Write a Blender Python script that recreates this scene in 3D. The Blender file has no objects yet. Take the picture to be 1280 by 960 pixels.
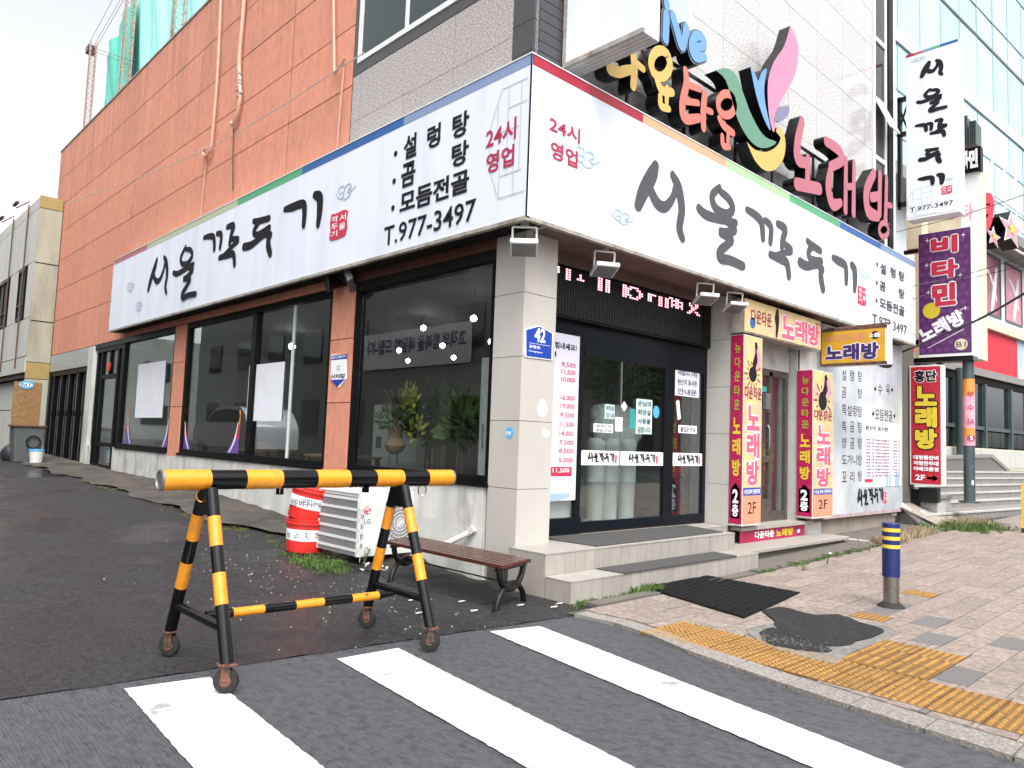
import bpy, math, random
from math import radians, sin, cos, pi, hypot, atan2, sqrt, floor
from mathutils import Vector, Matrix
random.seed(7)
SC = bpy.context.scene
COL = SC.collection

# ------------------------------------------------------------------ camera
YAW, PIT, ROL, FPX = radians(46.5246), radians(4.4102), radians(2.1211), 929.07
CAMP = Vector((5.5754, -5.4158, 1.5))
FW = Vector((-sin(YAW) * cos(PIT), cos(YAW) * cos(PIT), sin(PIT)))
_r0 = Vector((cos(YAW), sin(YAW), 0)); _u0 = _r0.cross(FW)
RT = _r0 * cos(ROL) + _u0 * sin(ROL)
UP = _u0 * cos(ROL) - _r0 * sin(ROL)
cam = bpy.data.cameras.new('camera'); camo = bpy.data.objects.new('camera', cam); COL.objects.link(camo)
cam.sensor_width = 36; cam.lens = 36 * FPX / 1280; cam.clip_end = 1500; cam.clip_start = .05
M = Matrix((RT, UP, -FW)).transposed().to_4x4(); M.translation = CAMP
camo.matrix_world = M
SC.camera = camo

# ------------------------------------------------------------------ world, sun, exposure
SUN_EL, SUN_AZ = radians(58), radians(60)          # azimuth: from +X towards +Y is negative below
sun_dir = Vector((cos(SUN_EL) * cos(radians(-28)), cos(SUN_EL) * sin(radians(-28)), sin(SUN_EL)))
w = bpy.data.worlds.new('World'); SC.world = w; w.use_nodes = True
nt = w.node_tree; bg = nt.nodes['Background']
sky = nt.nodes.new('ShaderNodeTexSky'); sky.sky_type = 'NISHITA'; sky.sun_disc = False
sky.sun_elevation = SUN_EL; sky.sun_rotation = atan2(sun_dir.x, sun_dir.y)
sky.air_density = 1.0; sky.dust_density = 4.0; sky.ozone_density = 1.0
bw = nt.nodes.new('ShaderNodeRGBToBW'); mx = nt.nodes.new('ShaderNodeMix'); mx.data_type = 'RGBA'
mx.inputs['Factor'].default_value = .96
tint = nt.nodes.new('ShaderNodeMix'); tint.data_type = 'RGBA'; tint.blend_type = 'MULTIPLY'; tint.inputs['Factor'].default_value = 1
tint.inputs[7].default_value = (.99, 1.0, 1.03, 1)
nt.links.new(sky.outputs[0], bw.inputs[0]); nt.links.new(sky.outputs[0], mx.inputs[6]); nt.links.new(bw.outputs[0], tint.inputs[6])
nt.links.new(tint.outputs[2], mx.inputs[7]); nt.links.new(mx.outputs[2], bg.inputs[0])
bg.inputs[1].default_value = .15
sl = bpy.data.lights.new('sun', 'SUN'); sl.energy = .5; sl.angle = radians(24); sl.color = (1, .97, .93)
so = bpy.data.objects.new('sun', sl); COL.objects.link(so); so.location = (20, -20, 40)
so.rotation_euler = sun_dir.to_track_quat('Z', 'Y').to_euler()
SC.view_settings.view_transform = 'Standard'; SC.view_settings.look = 'None'
SC.view_settings.exposure = 1.82; SC.view_settings.gamma = 1
SC.cycles.max_bounces = 8; SC.cycles.transparent_max_bounces = 16

# ------------------------------------------------------------------ points from image pixels, cast from the camera onto planes of the place
def ray(x, y): return FW + RT * ((x - 640) / FPX) + UP * ((480 - y) / FPX)
def PX(x, y, X=0.0): d = ray(x, y); return CAMP + d * ((X - CAMP.x) / d.x)
def PY(x, y, Y=0.0): d = ray(x, y); return CAMP + d * ((Y - CAMP.y) / d.y)
def PZ(x, y, Z=0.0): d = ray(x, y); return CAMP + d * ((Z - CAMP.z) / d.z)
GD = Vector((.06545, .99786, 0)); GN = Vector((.99786, -.06545, 0)); GP0 = Vector((-2.5, 13, 0))
def PG(x, y, off=0.0): d = ray(x, y); return CAMP + d * ((GP0 + GN * off - CAMP).dot(GN) / d.dot(GN))

# ------------------------------------------------------------------ materials
MATS = {}
def srgb(h):
    h = h.lstrip('#'); c = [int(h[i:i + 2], 16) / 255 for i in (0, 2, 4)]
    return tuple((v / 12.92 if v <= .04045 else ((v + .055) / 1.055) ** 2.4) for v in c)
def mk(name, col, rough=.6, var=.12, scale=6, bump=0, bscale=60, metal=0, spec=.5, orand=0, stretch=None, col2=None, thr=None, roughvar=0, coat=0):
    """noise-varied principled material; col2 with thr = (lo, hi) lays stains of a second colour; stretch scales the noise axes"""
    m = bpy.data.materials.new(name); m.use_nodes = True; n = m.node_tree.nodes; L = m.node_tree.links
    b = n['Principled BSDF']; b.inputs['Roughness'].default_value = rough; b.inputs['Metallic'].default_value = metal
    b.inputs['Specular IOR Level'].default_value = spec
    if coat: b.inputs['Coat Weight'].default_value = coat; b.inputs['Coat Roughness'].default_value = .1
    g = n.new('ShaderNodeNewGeometry'); pos = g.outputs['Position']
    def mapped(st):
        mp = n.new('ShaderNodeMapping'); L.new(pos, mp.inputs['Vector']); mp.inputs['Scale'].default_value = st; return mp.outputs[0]
    p = mapped(stretch) if stretch else pos
    ns = n.new('ShaderNodeTexNoise'); ns.inputs['Scale'].default_value = scale; ns.inputs['Detail'].default_value = 5; L.new(p, ns.inputs['Vector'])
    r = n.new('ShaderNodeMapRange'); r.inputs[1].default_value = .3; r.inputs[2].default_value = .7
    r.inputs[3].default_value = 1 - var; r.inputs[4].default_value = 1 + var; L.new(ns.outputs['Fac'], r.inputs[0])
    cur = r.outputs[0]
    if orand:
        oi = n.new('ShaderNodeObjectInfo'); rr = n.new('ShaderNodeMapRange'); rr.inputs[3].default_value = 1 - orand; rr.inputs[4].default_value = 1 + orand
        L.new(oi.outputs['Random'], rr.inputs[0]); mu = n.new('ShaderNodeMath'); mu.operation = 'MULTIPLY'
        L.new(cur, mu.inputs[0]); L.new(rr.outputs[0], mu.inputs[1]); cur = mu.outputs[0]
    base = n.new('ShaderNodeRGB'); base.outputs[0].default_value = (*col[:3], 1); bo = base.outputs[0]
    if col2:
        n2 = n.new('ShaderNodeTexNoise'); n2.inputs['Scale'].default_value = scale * .6; n2.inputs['Detail'].default_value = 8; n2.inputs['Roughness'].default_value = .65
        of = n.new('ShaderNodeVectorMath'); of.operation = 'ADD'; of.inputs[1].default_value = (7.3, 2.1, 4.4); L.new(p, of.inputs[0]); L.new(of.outputs[0], n2.inputs['Vector'])
        rp = n.new('ShaderNodeMapRange'); rp.inputs[1].default_value, rp.inputs[2].default_value = thr or (.5, .65); L.new(n2.outputs['Fac'], rp.inputs[0])
        mc = n.new('ShaderNodeMix'); mc.data_type = 'RGBA'; L.new(rp.outputs[0], mc.inputs['Factor']); L.new(bo, mc.inputs[6]); mc.inputs[7].default_value = (*col2[:3], 1); bo = mc.outputs[2]
    vm = n.new('ShaderNodeVectorMath'); vm.operation = 'SCALE'; L.new(bo, vm.inputs[0]); L.new(cur, vm.inputs['Scale'])
    L.new(vm.outputs[0], b.inputs['Base Color'])
    if roughvar:
        n3 = n.new('ShaderNodeTexNoise'); n3.inputs['Scale'].default_value = scale * .35; n3.inputs['Detail'].default_value = 4; L.new(pos, n3.inputs['Vector'])
        r3 = n.new('ShaderNodeMapRange'); r3.inputs[1].default_value = .35; r3.inputs[2].default_value = .65
        r3.inputs[3].default_value = max(.05, rough - roughvar); r3.inputs[4].default_value = min(1, rough + roughvar)
        L.new(n3.outputs['Fac'], r3.inputs[0]); L.new(r3.outputs[0], b.inputs['Roughness'])
    if bump:
        nb = n.new('ShaderNodeTexNoise'); nb.inputs['Scale'].default_value = bscale; nb.inputs['Detail'].default_value = 3; L.new(pos, nb.inputs['Vector'])
        bp = n.new('ShaderNodeBump'); bp.inputs['Strength'].default_value = min(1, bump); bp.inputs['Distance'].default_value = .01
        L.new(nb.outputs['Fac'], bp.inputs['Height']); L.new(bp.outputs[0], b.inputs['Normal'])
    MATS[name] = m; return m
def emis(name, col, s):
    m = mk(name, col, .4, .02); b = m.node_tree.nodes['Principled BSDF']
    b.inputs['Emission Color'].default_value = (*col, 1); b.inputs['Emission Strength'].default_value = s; return m
def glass(name, tint, refl=1.0, rough=0.0, base=.0):
    m = bpy.data.materials.new(name); m.use_nodes = True; n = m.node_tree.nodes; L = m.node_tree.links
    n.remove(n['Principled BSDF']); o = n['Material Output']
    t = n.new('ShaderNodeBsdfTransparent'); t.inputs[0].default_value = (*tint, 1)
    g = n.new('ShaderNodeBsdfGlossy'); g.inputs['Roughness'].default_value = rough; g.inputs['Color'].default_value = (.95, 1, 1, 1)
    gm = n.new('ShaderNodeNewGeometry'); nz = n.new('ShaderNodeTexNoise'); nz.inputs['Scale'].default_value = .6; L.new(gm.outputs['Position'], nz.inputs['Vector'])
    bp = n.new('ShaderNodeBump'); bp.inputs['Strength'].default_value = .02; bp.inputs['Distance'].default_value = .05
    L.new(nz.outputs['Fac'], bp.inputs['Height']); L.new(bp.outputs[0], g.inputs['Normal'])
    f0 = n.new('ShaderNodeLayerWeight'); f0.inputs['Blend'].default_value = .5
    f = n.new('ShaderNodeMath'); f.operation = 'POWER'; f.inputs[1].default_value = 4.5; L.new(f0.outputs['Facing'], f.inputs[0])
    ma = n.new('ShaderNodeMath'); ma.operation = 'MULTIPLY_ADD'; ma.use_clamp = True; ma.inputs[1].default_value = .6 * refl; ma.inputs[2].default_value = .03 + base
    L.new(f.outputs[0], ma.inputs[0]); x = n.new('ShaderNodeMixShader'); L.new(ma.outputs[0], x.inputs[0])
    L.new(t.outputs[0], x.inputs[1]); L.new(g.outputs[0], x.inputs[2]); L.new(x.outputs[0], o.inputs[0]); MATS[name] = m; return m

mk('orange_paint', (.60, .245, .155), .88, .10, 9, .8, 80, orand=.05, stretch=(1, 1, .6), col2=(.46, .195, .13), thr=(.52, .78))
mk('orange_groove', (.10, .035, .02), .9)
mk('plaster', (.50, .49, .45), .85, .14, 4, .5, 50, stretch=(1, 1, .25), col2=(.22, .21, .18), thr=(.52, .72))
mk('apron_concrete', (.062, .053, .043), .9, .3, 3, .8, 40, col2=(.032, .028, .022), thr=(.45, .62))
mk('concrete', (.105, .093, .078), .9, .16, 3, .6, 60, col2=(.10, .09, .075), thr=(.48, .66))
mk('concrete_light', (.42, .41, .39), .85, .12, 4, .4, 60, col2=(.25, .24, .21), thr=(.55, .75))
mk('base_brown', (.27, .23, .19), .9, .15, 3, .4, 60, stretch=(1, 1, .4), col2=(.14, .12, .1), thr=(.5, .75))
mk('pillar_tile', (.43, .405, .365), .45, .05, 2.5, .05, 30, orand=.025, stretch=(1, 1, .35), col2=(.42, .39, .35), thr=(.55, .8))
mk('tile_grout', (.07, .065, .06), .9)
mk('granite_light', (.33, .30, .28), .25, .55, 42, .05, 120, orand=.05, spec=.6)
mk('granite_white', (.46, .44, .425), .10, .45, 40, 0, 60, orand=.06, spec=1.0)
mk('granite_dark', (.045, .042, .045), .25, .35, 80, .05, 100, spec=.5)
mk('granite_mid', (.16, .15, .145), .3, .2, 60, .05, 100, col2=(.07, .065, .065), thr=(.5, .6))
mk('step_tile', (.30, .278, .245), .5, .10, 6, .1, 60, orand=.05, stretch=(1, 1, .4), col2=(.27, .25, .22), thr=(.56, .75))
mk('black_frame', (.004, .0045, .005), .4, .2, 8, .1, 40, spec=.12)
mk('door_brown', (.10, .085, .07), .4, .2, 8, metal=.4)
mk('wet_soil', (.016, .014, .012), .7, .5, 12, 1, 40)
mk('navy_frame', (.005, .007, .010), .35, .15, 8, spec=.15)
mk('black_metal', (.006, .006, .006), .3, .25, 20, .15, 60, spec=.35)
mk('grey_metal', (.20, .20, .20), .45, .12, 12, metal=.6)
mk('steel', (.32, .31, .29), .28, .12, 20, metal=1)
mk('rust', (.13, .055, .03), .8, .35, 25, .4, 90, col2=(.04, .03, .028), thr=(.45, .6))
mk('white_metal', (.66, .66, .64), .4, .05, 8)
mk('sign_white', (.66, .68, .74), .45, .05, 2.5, stretch=(1, 1, .10), col2=(.53, .57, .65), thr=(.50, .75))
mk('sign_silver', (.42, .46, .50), .3, .10, 1.5, col2=(.60, .62, .64), thr=(.4, .6), metal=.2)
mk('hem_print', (.40, .30, .30), .6, .3, 12)
mk('sign_edge', (.30, .28, .24), .7, .2, 8, .2, 60, col2=(.16, .10, .07), thr=(.5, .7))
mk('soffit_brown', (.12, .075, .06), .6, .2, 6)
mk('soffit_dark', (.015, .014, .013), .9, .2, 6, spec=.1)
mk('ink', (.010, .010, .012), .7, .1, 10, spec=.2)
mk('ink_grey', (.055, .057, .062), .6, .1, 10)
mk('red_print', (.50, .02, .06), .5, .05)
mk('crimson', (.36, .015, .055), .5, .05)
for nm, c in (('band_red', 'b5203a'), ('band_orange', 'e2b28c'), ('band_lime', 'b4dfa4'), ('band_green', '58b07f'), ('band_blue', '2c65ab'), ('band_greyblue', '8aa0c4'),
              ('band_pink', 'c06a72'), ('band_pale', 'c2cca8'), ('cloud_blue', 'b4cfe0'), ('lattice_blue', 'ccdae6')):
    mk(nm, tuple(v * .72 for v in srgb(c)), .5, .04)
mk('paint_yellow', (.64, .235, .010), .36, .12, 22, .15, 60, coat=.15, col2=(.10, .05, .02), thr=(.655, .69))
mk('paint_black', (.003, .003, .0035), .22, .2, 14, .12, 60, spec=.3)
mk('rubber', (.012, .010, .009), .8, .2, 20, .2, 60)
mk('wood_bench', (.055, .017, .011), .25, .35, 10, .25, 80, stretch=(1.2, 12, 12), col2=(.16, .06, .04), thr=(.55, .75), spec=.6)
mk('plastic_white', (.62, .62, .60), .4, .05, 8)
mk('ac_white', (.58, .58, .56), .45, .06, 5, col2=(.42, .41, .38), thr=(.6, .8))
mk('ac_fin', (.16, .16, .165), .5, .15, 40)
mk('bucket_red', (.62, .028, .02), .35, .08, 6, coat=.1)
mk('lg_red', (.42, .01, .05), .4, .05)
mk('navy_blue', (.008, .016, .10), .4, .08, 20)
mk('yellow_band', (.75, .48, .05), .4, .08, 20)
mk('plate_blue', (.012, .045, .30), .35, .03)
mk('pure_white', (.80, .80, .80), .45, .03)
mk('sticker_blue', (.08, .38, .62), .4, .03)
mk('paper', (.70, .71, .74), .6, .04, 3)
mk('paper_lilac', (.66, .64, .74), .6, .04, 3)
mk('teal', (.03, .28, .24), .5, .05)
mk('paper_mint', (.52, .66, .62), .6, .04)
mk('leaf', (.10, .17, .04), .6, .4, 9, orand=.2)
mk('leaf_dark', (.05, .10, .035), .5, .4, 9)
mk('leaf_yellow', (.42, .42, .07), .6, .4, 9)
mk('grass', (.055, .10, .014), .8, .4, 12)
mk('dry_grass', (.28, .22, .13), .9, .3, 12)
mk('moss', (.085, .10, .02), .95, .4, 12, .6, 60)
mk('tactile_top', (.28, .145, .03), .75, .25, 12, .3, 90, orand=.08)  # lighter domes: dirt in the gaps, plus relief shading put into the colour
mk('tactile', (.14, .068, .016), .85, .2, 10, .4, 90, orand=.08, col2=(.17, .095, .03), thr=(.5, .7))
mk('paver', (.235, .187, .157), .85, .32, 26, .8, 150, orand=.12, col2=(.14, .12, .105), thr=(.5, .72))
mk('paver_grey', (.115, .107, .102), .85, .14, 40, .3, 120, orand=.08)
mk('joint', (.06, .052, .042), .95, .3, 30, .3, 100, col2=(.08, .09, .03), thr=(.5, .7))
mk('kerb_stone', (.20, .18, .16), .9, .45, 60, .5, 110, orand=.06)
mk('mat_rubber', (.010, .010, .010), .9, .3, 60, .5, 150, spec=.15)
mk('mat_grey', (.055, .053, .050), .95, .4, 80, .8, 200)
mk('patch_asphalt', (.014, .014, .015), .85, .6, 34, .6, 90, spec=.3, col2=(.03, .03, .032), thr=(.56, .64))
mk('patch_concrete', (.15, .14, .125), .9, .35, 20, .6, 80)
mk('litter', (.62, .58, .52), .8, .3, 20)
mk('canvas_yellow', (.55, .30, .02), .5, .1, 5, col2=(.35, .22, .05), thr=(.55, .7))
mk('cream', (.62, .56, .40), .5, .08, 3)
mk('karaoke_cream', (.62, .46, .20), .5, .10, 4, col2=(.60, .36, .24), thr=(.45, .6))
mk('karaoke_pink', (.60, .10, .17), .5, .08)
mk('karaoke_magenta', (.36, .005, .06), .45, .08)
mk('salmon', (.62, .26, .15), .5, .08)
mk('magenta_dark', (.20, .02, .05), .5, .1)
mk('letter_yellow', (.62, .47, .03), .5, .06)
mk('letter_green', (.28, .36, .03), .5, .06)
mk('purple_print', (.085, .018, .10), .45, .12, 14)
mk('purple_light', (.13, .035, .15), .45, .1)
mk('sign_red', (.42, .01, .025), .45, .12, 30)
mk('indigo', (.035, .018, .11), .45, .05)
mk('star_pink', (.55, .25, .32), .5, .05)
mk('ch_yellow', tuple(v * .62 for v in srgb('f0c86c')), .5, .04); mk('ch_coral', tuple(v * .62 for v in srgb('ee8270')), .5, .04); mk('ch_pink', tuple(v * .62 for v in srgb('cf7585')), .5, .04)
mk('ch_leafpink', tuple(v * .62 for v in srgb('f09abb')), .5, .04); mk('ch_green', tuple(v * .62 for v in srgb('6ea488')), .5, .04); mk('ch_blue', tuple(v * .62 for v in srgb('7cb0e6')), .5, .04); mk('ch_greyblue', tuple(v * .62 for v in srgb('8f90ac')), .5, .04)
mk('ch_outline', tuple(v * .62 for v in srgb('7d8894')), .5, .04)
mk('ch_side', (.004, .004, .005), .4, .1, spec=.15)
mk('cable', (.02, .02, .022), .5, .1)
mk('white_cable', (.55, .52, .48), .5, .1)
mk('pvc_white', (.75, .76, .78), .35, .04)
mk('pipe_beige', (.52, .30, .21), .5, .08)
mk('interior_wall', (.42, .42, .40), .8, .05, 2)
mk('interior_dark', (.07, .07, .07), .8, .1, 2)
mk('interior_floor', (.14, .12, .10), .5, .1, 2)
mk('interior_wood', (.30, .20, .11), .5, .2, 5, stretch=(1, 8, 1))
mk('fridge', (.55, .60, .58), .3, .03)
mk('wicker', (.30, .21, .13), .8, .3, 40, .8, 90)
mk('trunk', (.16, .11, .07), .9, .2, 10, .4, 50)
mk('sack', (.50, .54, .53), .6, .1, 6, .3, 8)
mk('bin_black', (.02, .022, .026), .5, .1)
mk('bin_grey', (.08, .085, .085), .6, .1, 6)
mk('upper_glass', (.012, .03, .028), .06, .05, 1, spec=.6)
mk('stand_yellow', (.62, .40, .04), .5, .05)
mk('plywood', (.24, .135, .05), .75, .25, 3, .2, 40, stretch=(3, 3, 9), col2=(.20, .10, .035), thr=(.5, .65))
mk('panel_white', (.46, .455, .41), .6, .06, 3, orand=.03, stretch=(1, 1, .2), col2=(.42, .40, .34), thr=(.6, .8))
mk('panel_cream', (.33, .32, .24), .6, .10, 3, orand=.03, stretch=(1, 1, .2), col2=(.22, .21, .16), thr=(.5, .7))
mk('panel_olive', (.30, .22, .07), .6, .1, 3)
mk('gate_slat', (.20, .205, .21), .35, .12, 6, orand=.2, metal=.5)
mk('lintel_metal', (.42, .43, .43), .35, .1, 6, .5, 6, metal=.4)
mk('net_backlit', (.30, .66, .60), .8, .15, 6)  # paler copy of the net green: light through the cloth put into its colour
mk('mullion_teal', (.20, .30, .32), .4, .1)
mk('net_green', (.10, .42, .33), .8, .15, 6)
mk('mast', (.42, .27, .21), .7, .15, 20, col2=(.16, .07, .05), thr=(.5, .65))
mk('mullion_white', (.72, .75, .76), .4, .04)
mk('mullion_dark', (.05, .07, .075), .4, .1)
mk('dark_void', (.012, .012, .013), .9, .1)
mk('banner_red', (.60, .012, .03), .6, .06, 3)
mk('poster_pink', (.72, .30, .38), .6, .12, 3)
mk('canopy_grey', (.22, .21, .20), .6, .1, 4)
mk('stair_stone', (.22, .205, .185), .8, .14, 8, .4, 80, col2=(.20, .19, .17), thr=(.52, .7))
mk('car_paint', (.45, .46, .48), .25, .03, 4, coat=.6)
mk('car_glass', (.01, .012, .014), .05, .02)
mk('opposite_wall', (.20, .205, .19), .8, .15, 1)
mk('opposite_brick', (.13, .10, .085), .85, .15, 1)
mk('gradient_orange', (.65, .25, .05), .5, .05); mk('gradient_red', (.45, .03, .06), .5, .05); mk('gradient_purple', (.14, .06, .28), .5, .05)
mk('banner_cloth', (.62, .62, .64), .8, .04)
emis('lamp_glow', (1, .98, .95), 12.0)
emis('led_pink', (1.0, .45, .55), .7)
mk('led_off', (.012, .012, .012), .5, .1)
glass('window_glass', (.92, .94, .93), 1.1, base=.09)
glass('door_glass', (.93, .95, .94), 1.1, base=.08)
glass('pane_clear', (.7, .85, .85), 1.4, base=.05)

def grime():
    m = MATS['orange_paint']; n = m.node_tree.nodes; L = m.node_tree.links; b = n['Principled BSDF']; src = b.inputs['Base Color'].links[0].from_socket
    g = n.new('ShaderNodeNewGeometry'); mp = n.new('ShaderNodeMapping'); mp.inputs['Scale'].default_value = (3.0, 1, .22); L.new(g.outputs['Position'], mp.inputs[0])
    a = n.new('ShaderNodeTexNoise'); a.inputs['Scale'].default_value = 1.3; a.inputs['Detail'].default_value = 6; a.inputs['Roughness'].default_value = .7; L.new(mp.outputs[0], a.inputs['Vector'])
    r = n.new('ShaderNodeMapRange'); r.inputs[1].default_value = .42; r.inputs[2].default_value = .66; L.new(a.outputs['Fac'], r.inputs[0])
    sx = n.new('ShaderNodeSeparateXYZ'); L.new(g.outputs['Position'], sx.inputs[0]); z = n.new('ShaderNodeMapRange'); z.inputs[1].default_value = 7.6; z.inputs[2].default_value = 10.4; z.inputs[3].default_value = .10; z.inputs[4].default_value = .6; L.new(sx.outputs[2], z.inputs[0])
    mu = n.new('ShaderNodeMath'); mu.operation = 'MULTIPLY'; L.new(r.outputs[0], mu.inputs[0]); L.new(z.outputs[0], mu.inputs[1])
    x = n.new('ShaderNodeMix'); x.data_type = 'RGBA'; L.new(mu.outputs[0], x.inputs['Factor']); L.new(src, x.inputs[6]); x.inputs[7].default_value = (.20, .115, .085, 1); L.new(x.outputs[2], b.inputs['Base Color'])
grime()
def curtain_glass():
    m = bpy.data.materials.new('curtain_glass'); m.use_nodes = True; b = m.node_tree.nodes['Principled BSDF']; n = m.node_tree.nodes; L = m.node_tree.links
    b.inputs['Base Color'].default_value = (.42, .80, .86, 1); b.inputs['Metallic'].default_value = .85; b.inputs['Roughness'].default_value = .06
    oi = n.new('ShaderNodeObjectInfo'); r = n.new('ShaderNodeValToRGB')
    r.color_ramp.elements[0].color = (.58, .84, .90, 1); r.color_ramp.elements[1].color = (.78, .97, .98, 1)
    L.new(oi.outputs['Random'], r.inputs[0]); L.new(r.outputs[0], b.inputs['Base Color'])
    MATS['curtain_glass'] = m
curtain_glass()

def asphalt(name, col, wet):
    m = mk(name, col, .62, .9, 26, 1.0, 80, col2=tuple(c * .55 for c in col), thr=(.5, .62)); n = m.node_tree.nodes; L = m.node_tree.links; b = n['Principled BSDF']
    g = n.new('ShaderNodeNewGeometry'); a = n.new('ShaderNodeTexNoise'); a.inputs['Scale'].default_value = .55; a.inputs['Detail'].default_value = 5; a.inputs['Roughness'].default_value = .6
    L.new(g.outputs['Position'], a.inputs['Vector'])
    r = n.new('ShaderNodeMapRange'); r.inputs[1].default_value = .40; r.inputs[2].default_value = .60; r.inputs[3].default_value = wet; r.inputs[4].default_value = .80
    L.new(a.outputs['Fac'], r.inputs[0]); L.new(r.outputs[0], b.inputs['Roughness']); return m
asphalt('asphalt_lane', (.0165, .015, .0165), .14)
asphalt('asphalt_far', (.05, .05, .052), .6)
def road_grey():
    m = mk('road_grey', (.062, .064, .069), .5, .18, 25, 0, col2=(.040, .042, .047), thr=(.48, .6)); n = m.node_tree.nodes; L = m.node_tree.links; b = n['Principled BSDF']
    g = n.new('ShaderNodeNewGeometry'); mp = n.new('ShaderNodeMapping'); mp.inputs['Rotation'].default_value = (0, 0, radians(-8)); mp.inputs['Scale'].default_value = (10, 70, 10); L.new(g.outputs['Position'], mp.inputs[0])
    a = n.new('ShaderNodeTexNoise'); a.inputs['Scale'].default_value = 1; a.inputs['Detail'].default_value = 3; L.new(mp.outputs[0], a.inputs['Vector'])
    bp = n.new('ShaderNodeBump'); bp.inputs['Strength'].default_value = 1; bp.inputs['Distance'].default_value = .02; L.new(a.outputs['Fac'], bp.inputs['Height']); L.new(bp.outputs[0], b.inputs['Normal'])
    m = mk('road_white', (.56, .56, .54), .6, .2, 5, .6, 60, col2=(.24, .24, .245), thr=(.60, .67))
road_grey()

# ------------------------------------------------------------------ mesh builder (world coordinates)
WP = {}                        # world position of every built object (nothing is rotated: turns are in the mesh)
def cr(pts, k=5):
    """Catmull-Rom through points of any dimension"""
    if len(pts) < 3: return [tuple(p) for p in pts]
    P = [pts[0]] + list(pts) + [pts[-1]]; out = []
    for i in range(1, len(P) - 2):
        for j in range(k):
            t = j / k; a, b, c, d = P[i - 1], P[i], P[i + 1], P[i + 2]
            out.append(tuple(.5 * (2 * b[q] + (c[q] - a[q]) * t + (2 * a[q] - 5 * b[q] + 4 * c[q] - d[q]) * t * t + (3 * b[q] - a[q] - 3 * c[q] + d[q]) * t ** 3) for q in range(len(b))))
    out.append(tuple(P[-2])); return out
class MB:
    def __init__(s): s.v = []; s.f = []; s.mi = []
    def face(s, pts, mi=0):
        n = len(s.v); s.v += [tuple(p) for p in pts]; s.f.append(tuple(range(n, n + len(pts)))); s.mi.append(mi); return s
    def obox(s, o, a, b, c, mi=0):
        o, a, b, c = Vector(o), Vector(a), Vector(b), Vector(c); n = len(s.v)
        if a.cross(b).dot(c) < 0: a, b = b, a
        s.v += [tuple(p) for p in (o, o + a, o + a + b, o + b, o + c, o + a + c, o + a + b + c, o + b + c)]
        for q in ((0, 3, 2, 1), (4, 5, 6, 7), (0, 1, 5, 4), (1, 2, 6, 5), (2, 3, 7, 6), (3, 0, 4, 7)): s.f.append(tuple(n + i for i in q)); s.mi.append(mi)
        return s
    def box(s, x0, x1, y0, y1, z0, z1, mi=0):
        x0, x1 = sorted((x0, x1)); y0, y1 = sorted((y0, y1)); z0, z1 = sorted((z0, z1))
        return s.obox((x0, y0, z0), (x1 - x0, 0, 0), (0, y1 - y0, 0), (0, 0, z1 - z0), mi)
    def prism(s, poly, vec, mf=0, ms=None):
        """poly (3-D points, counter-clockwise seen from +vec) extruded BACK by -vec; front face on poly"""
        ms = mf if ms is None else ms; poly = [Vector(p) for p in poly]; vec = Vector(vec)
        nrm = Vector((0, 0, 0))
        for i in range(len(poly)): nrm += poly[i].cross(poly[(i + 1) % len(poly)])
        if nrm.dot(vec) < 0: poly.reverse()
        s.face(poly, mf); s.face([p - vec for p in reversed(poly)], ms)
        for i in range(len(poly)):
            a, b = poly[i], poly[(i + 1) % len(poly)]; s.face((b, a, a - vec, b - vec), ms)
        return s
    def tube(s, pts, r, n=8, mi=0, caps=True):
        pts = [Vector(p) for p in pts]; rs = r if isinstance(r, (list, tuple)) else [r] * len(pts); base = len(s.v); prev = None
        for i, p in enumerate(pts):
            t = (pts[min(i + 1, len(pts) - 1)] - pts[max(i - 1, 0)]).normalized()
            a = t.cross(Vector((0, 0, 1)) if abs(t.z) < .95 else Vector((1, 0, 0))).normalized()
            if prev is not None: a = (prev - t * prev.dot(t)).normalized()
            prev = a; b = t.cross(a)
            for k in range(n): th = 2 * pi * k / n; s.v.append(tuple(p + (a * cos(th) + b * sin(th)) * rs[i]))
        for i in range(len(pts) - 1):
            for k in range(n):
                k2 = (k + 1) % n; s.f.append((base + i * n + k, base + i * n + k2, base + (i + 1) * n + k2, base + (i + 1) * n + k)); s.mi.append(mi)
        if caps:
            s.f.append(tuple(base + k for k in reversed(range(n)))); s.mi.append(mi)
            s.f.append(tuple(base + (len(pts) - 1) * n + k for k in range(n))); s.mi.append(mi)
        return s
    def lathe(s, c, prof, n=20, mi=0, ax=(0, 0, 1), sx=1.0):
        c = Vector(c); ax = Vector(ax).normalized(); a = ax.cross(Vector((0, 1, 0)) if abs(ax.y) < .9 else Vector((1, 0, 0))).normalized(); b = ax.cross(a); base = len(s.v)
        for r, h in prof:
            for k in range(n): th = 2 * pi * k / n; s.v.append(tuple(c + ax * h + (a * cos(th) * sx + b * sin(th)) * r))
        for i in range(len(prof) - 1):
            for k in range(n):
                k2 = (k + 1) % n; s.f.append((base + i * n + k, base + i * n + k2, base + (i + 1) * n + k2, base + (i + 1) * n + k)); s.mi.append(mi)
        if prof[0][0] > 1e-4: s.f.append(tuple(base + k for k in reversed(range(n)))); s.mi.append(mi)
        if prof[-1][0] > 1e-4: s.f.append(tuple(base + (len(prof) - 1) * n + k for k in range(n))); s.mi.append(mi)
        return s
    def ball(s, c, r, mi=0, n=12):
        return s.lathe(c, [(max(1e-5, r * sin(pi * i / 8)), -r * cos(pi * i / 8)) for i in range(9)], n, mi)
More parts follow.
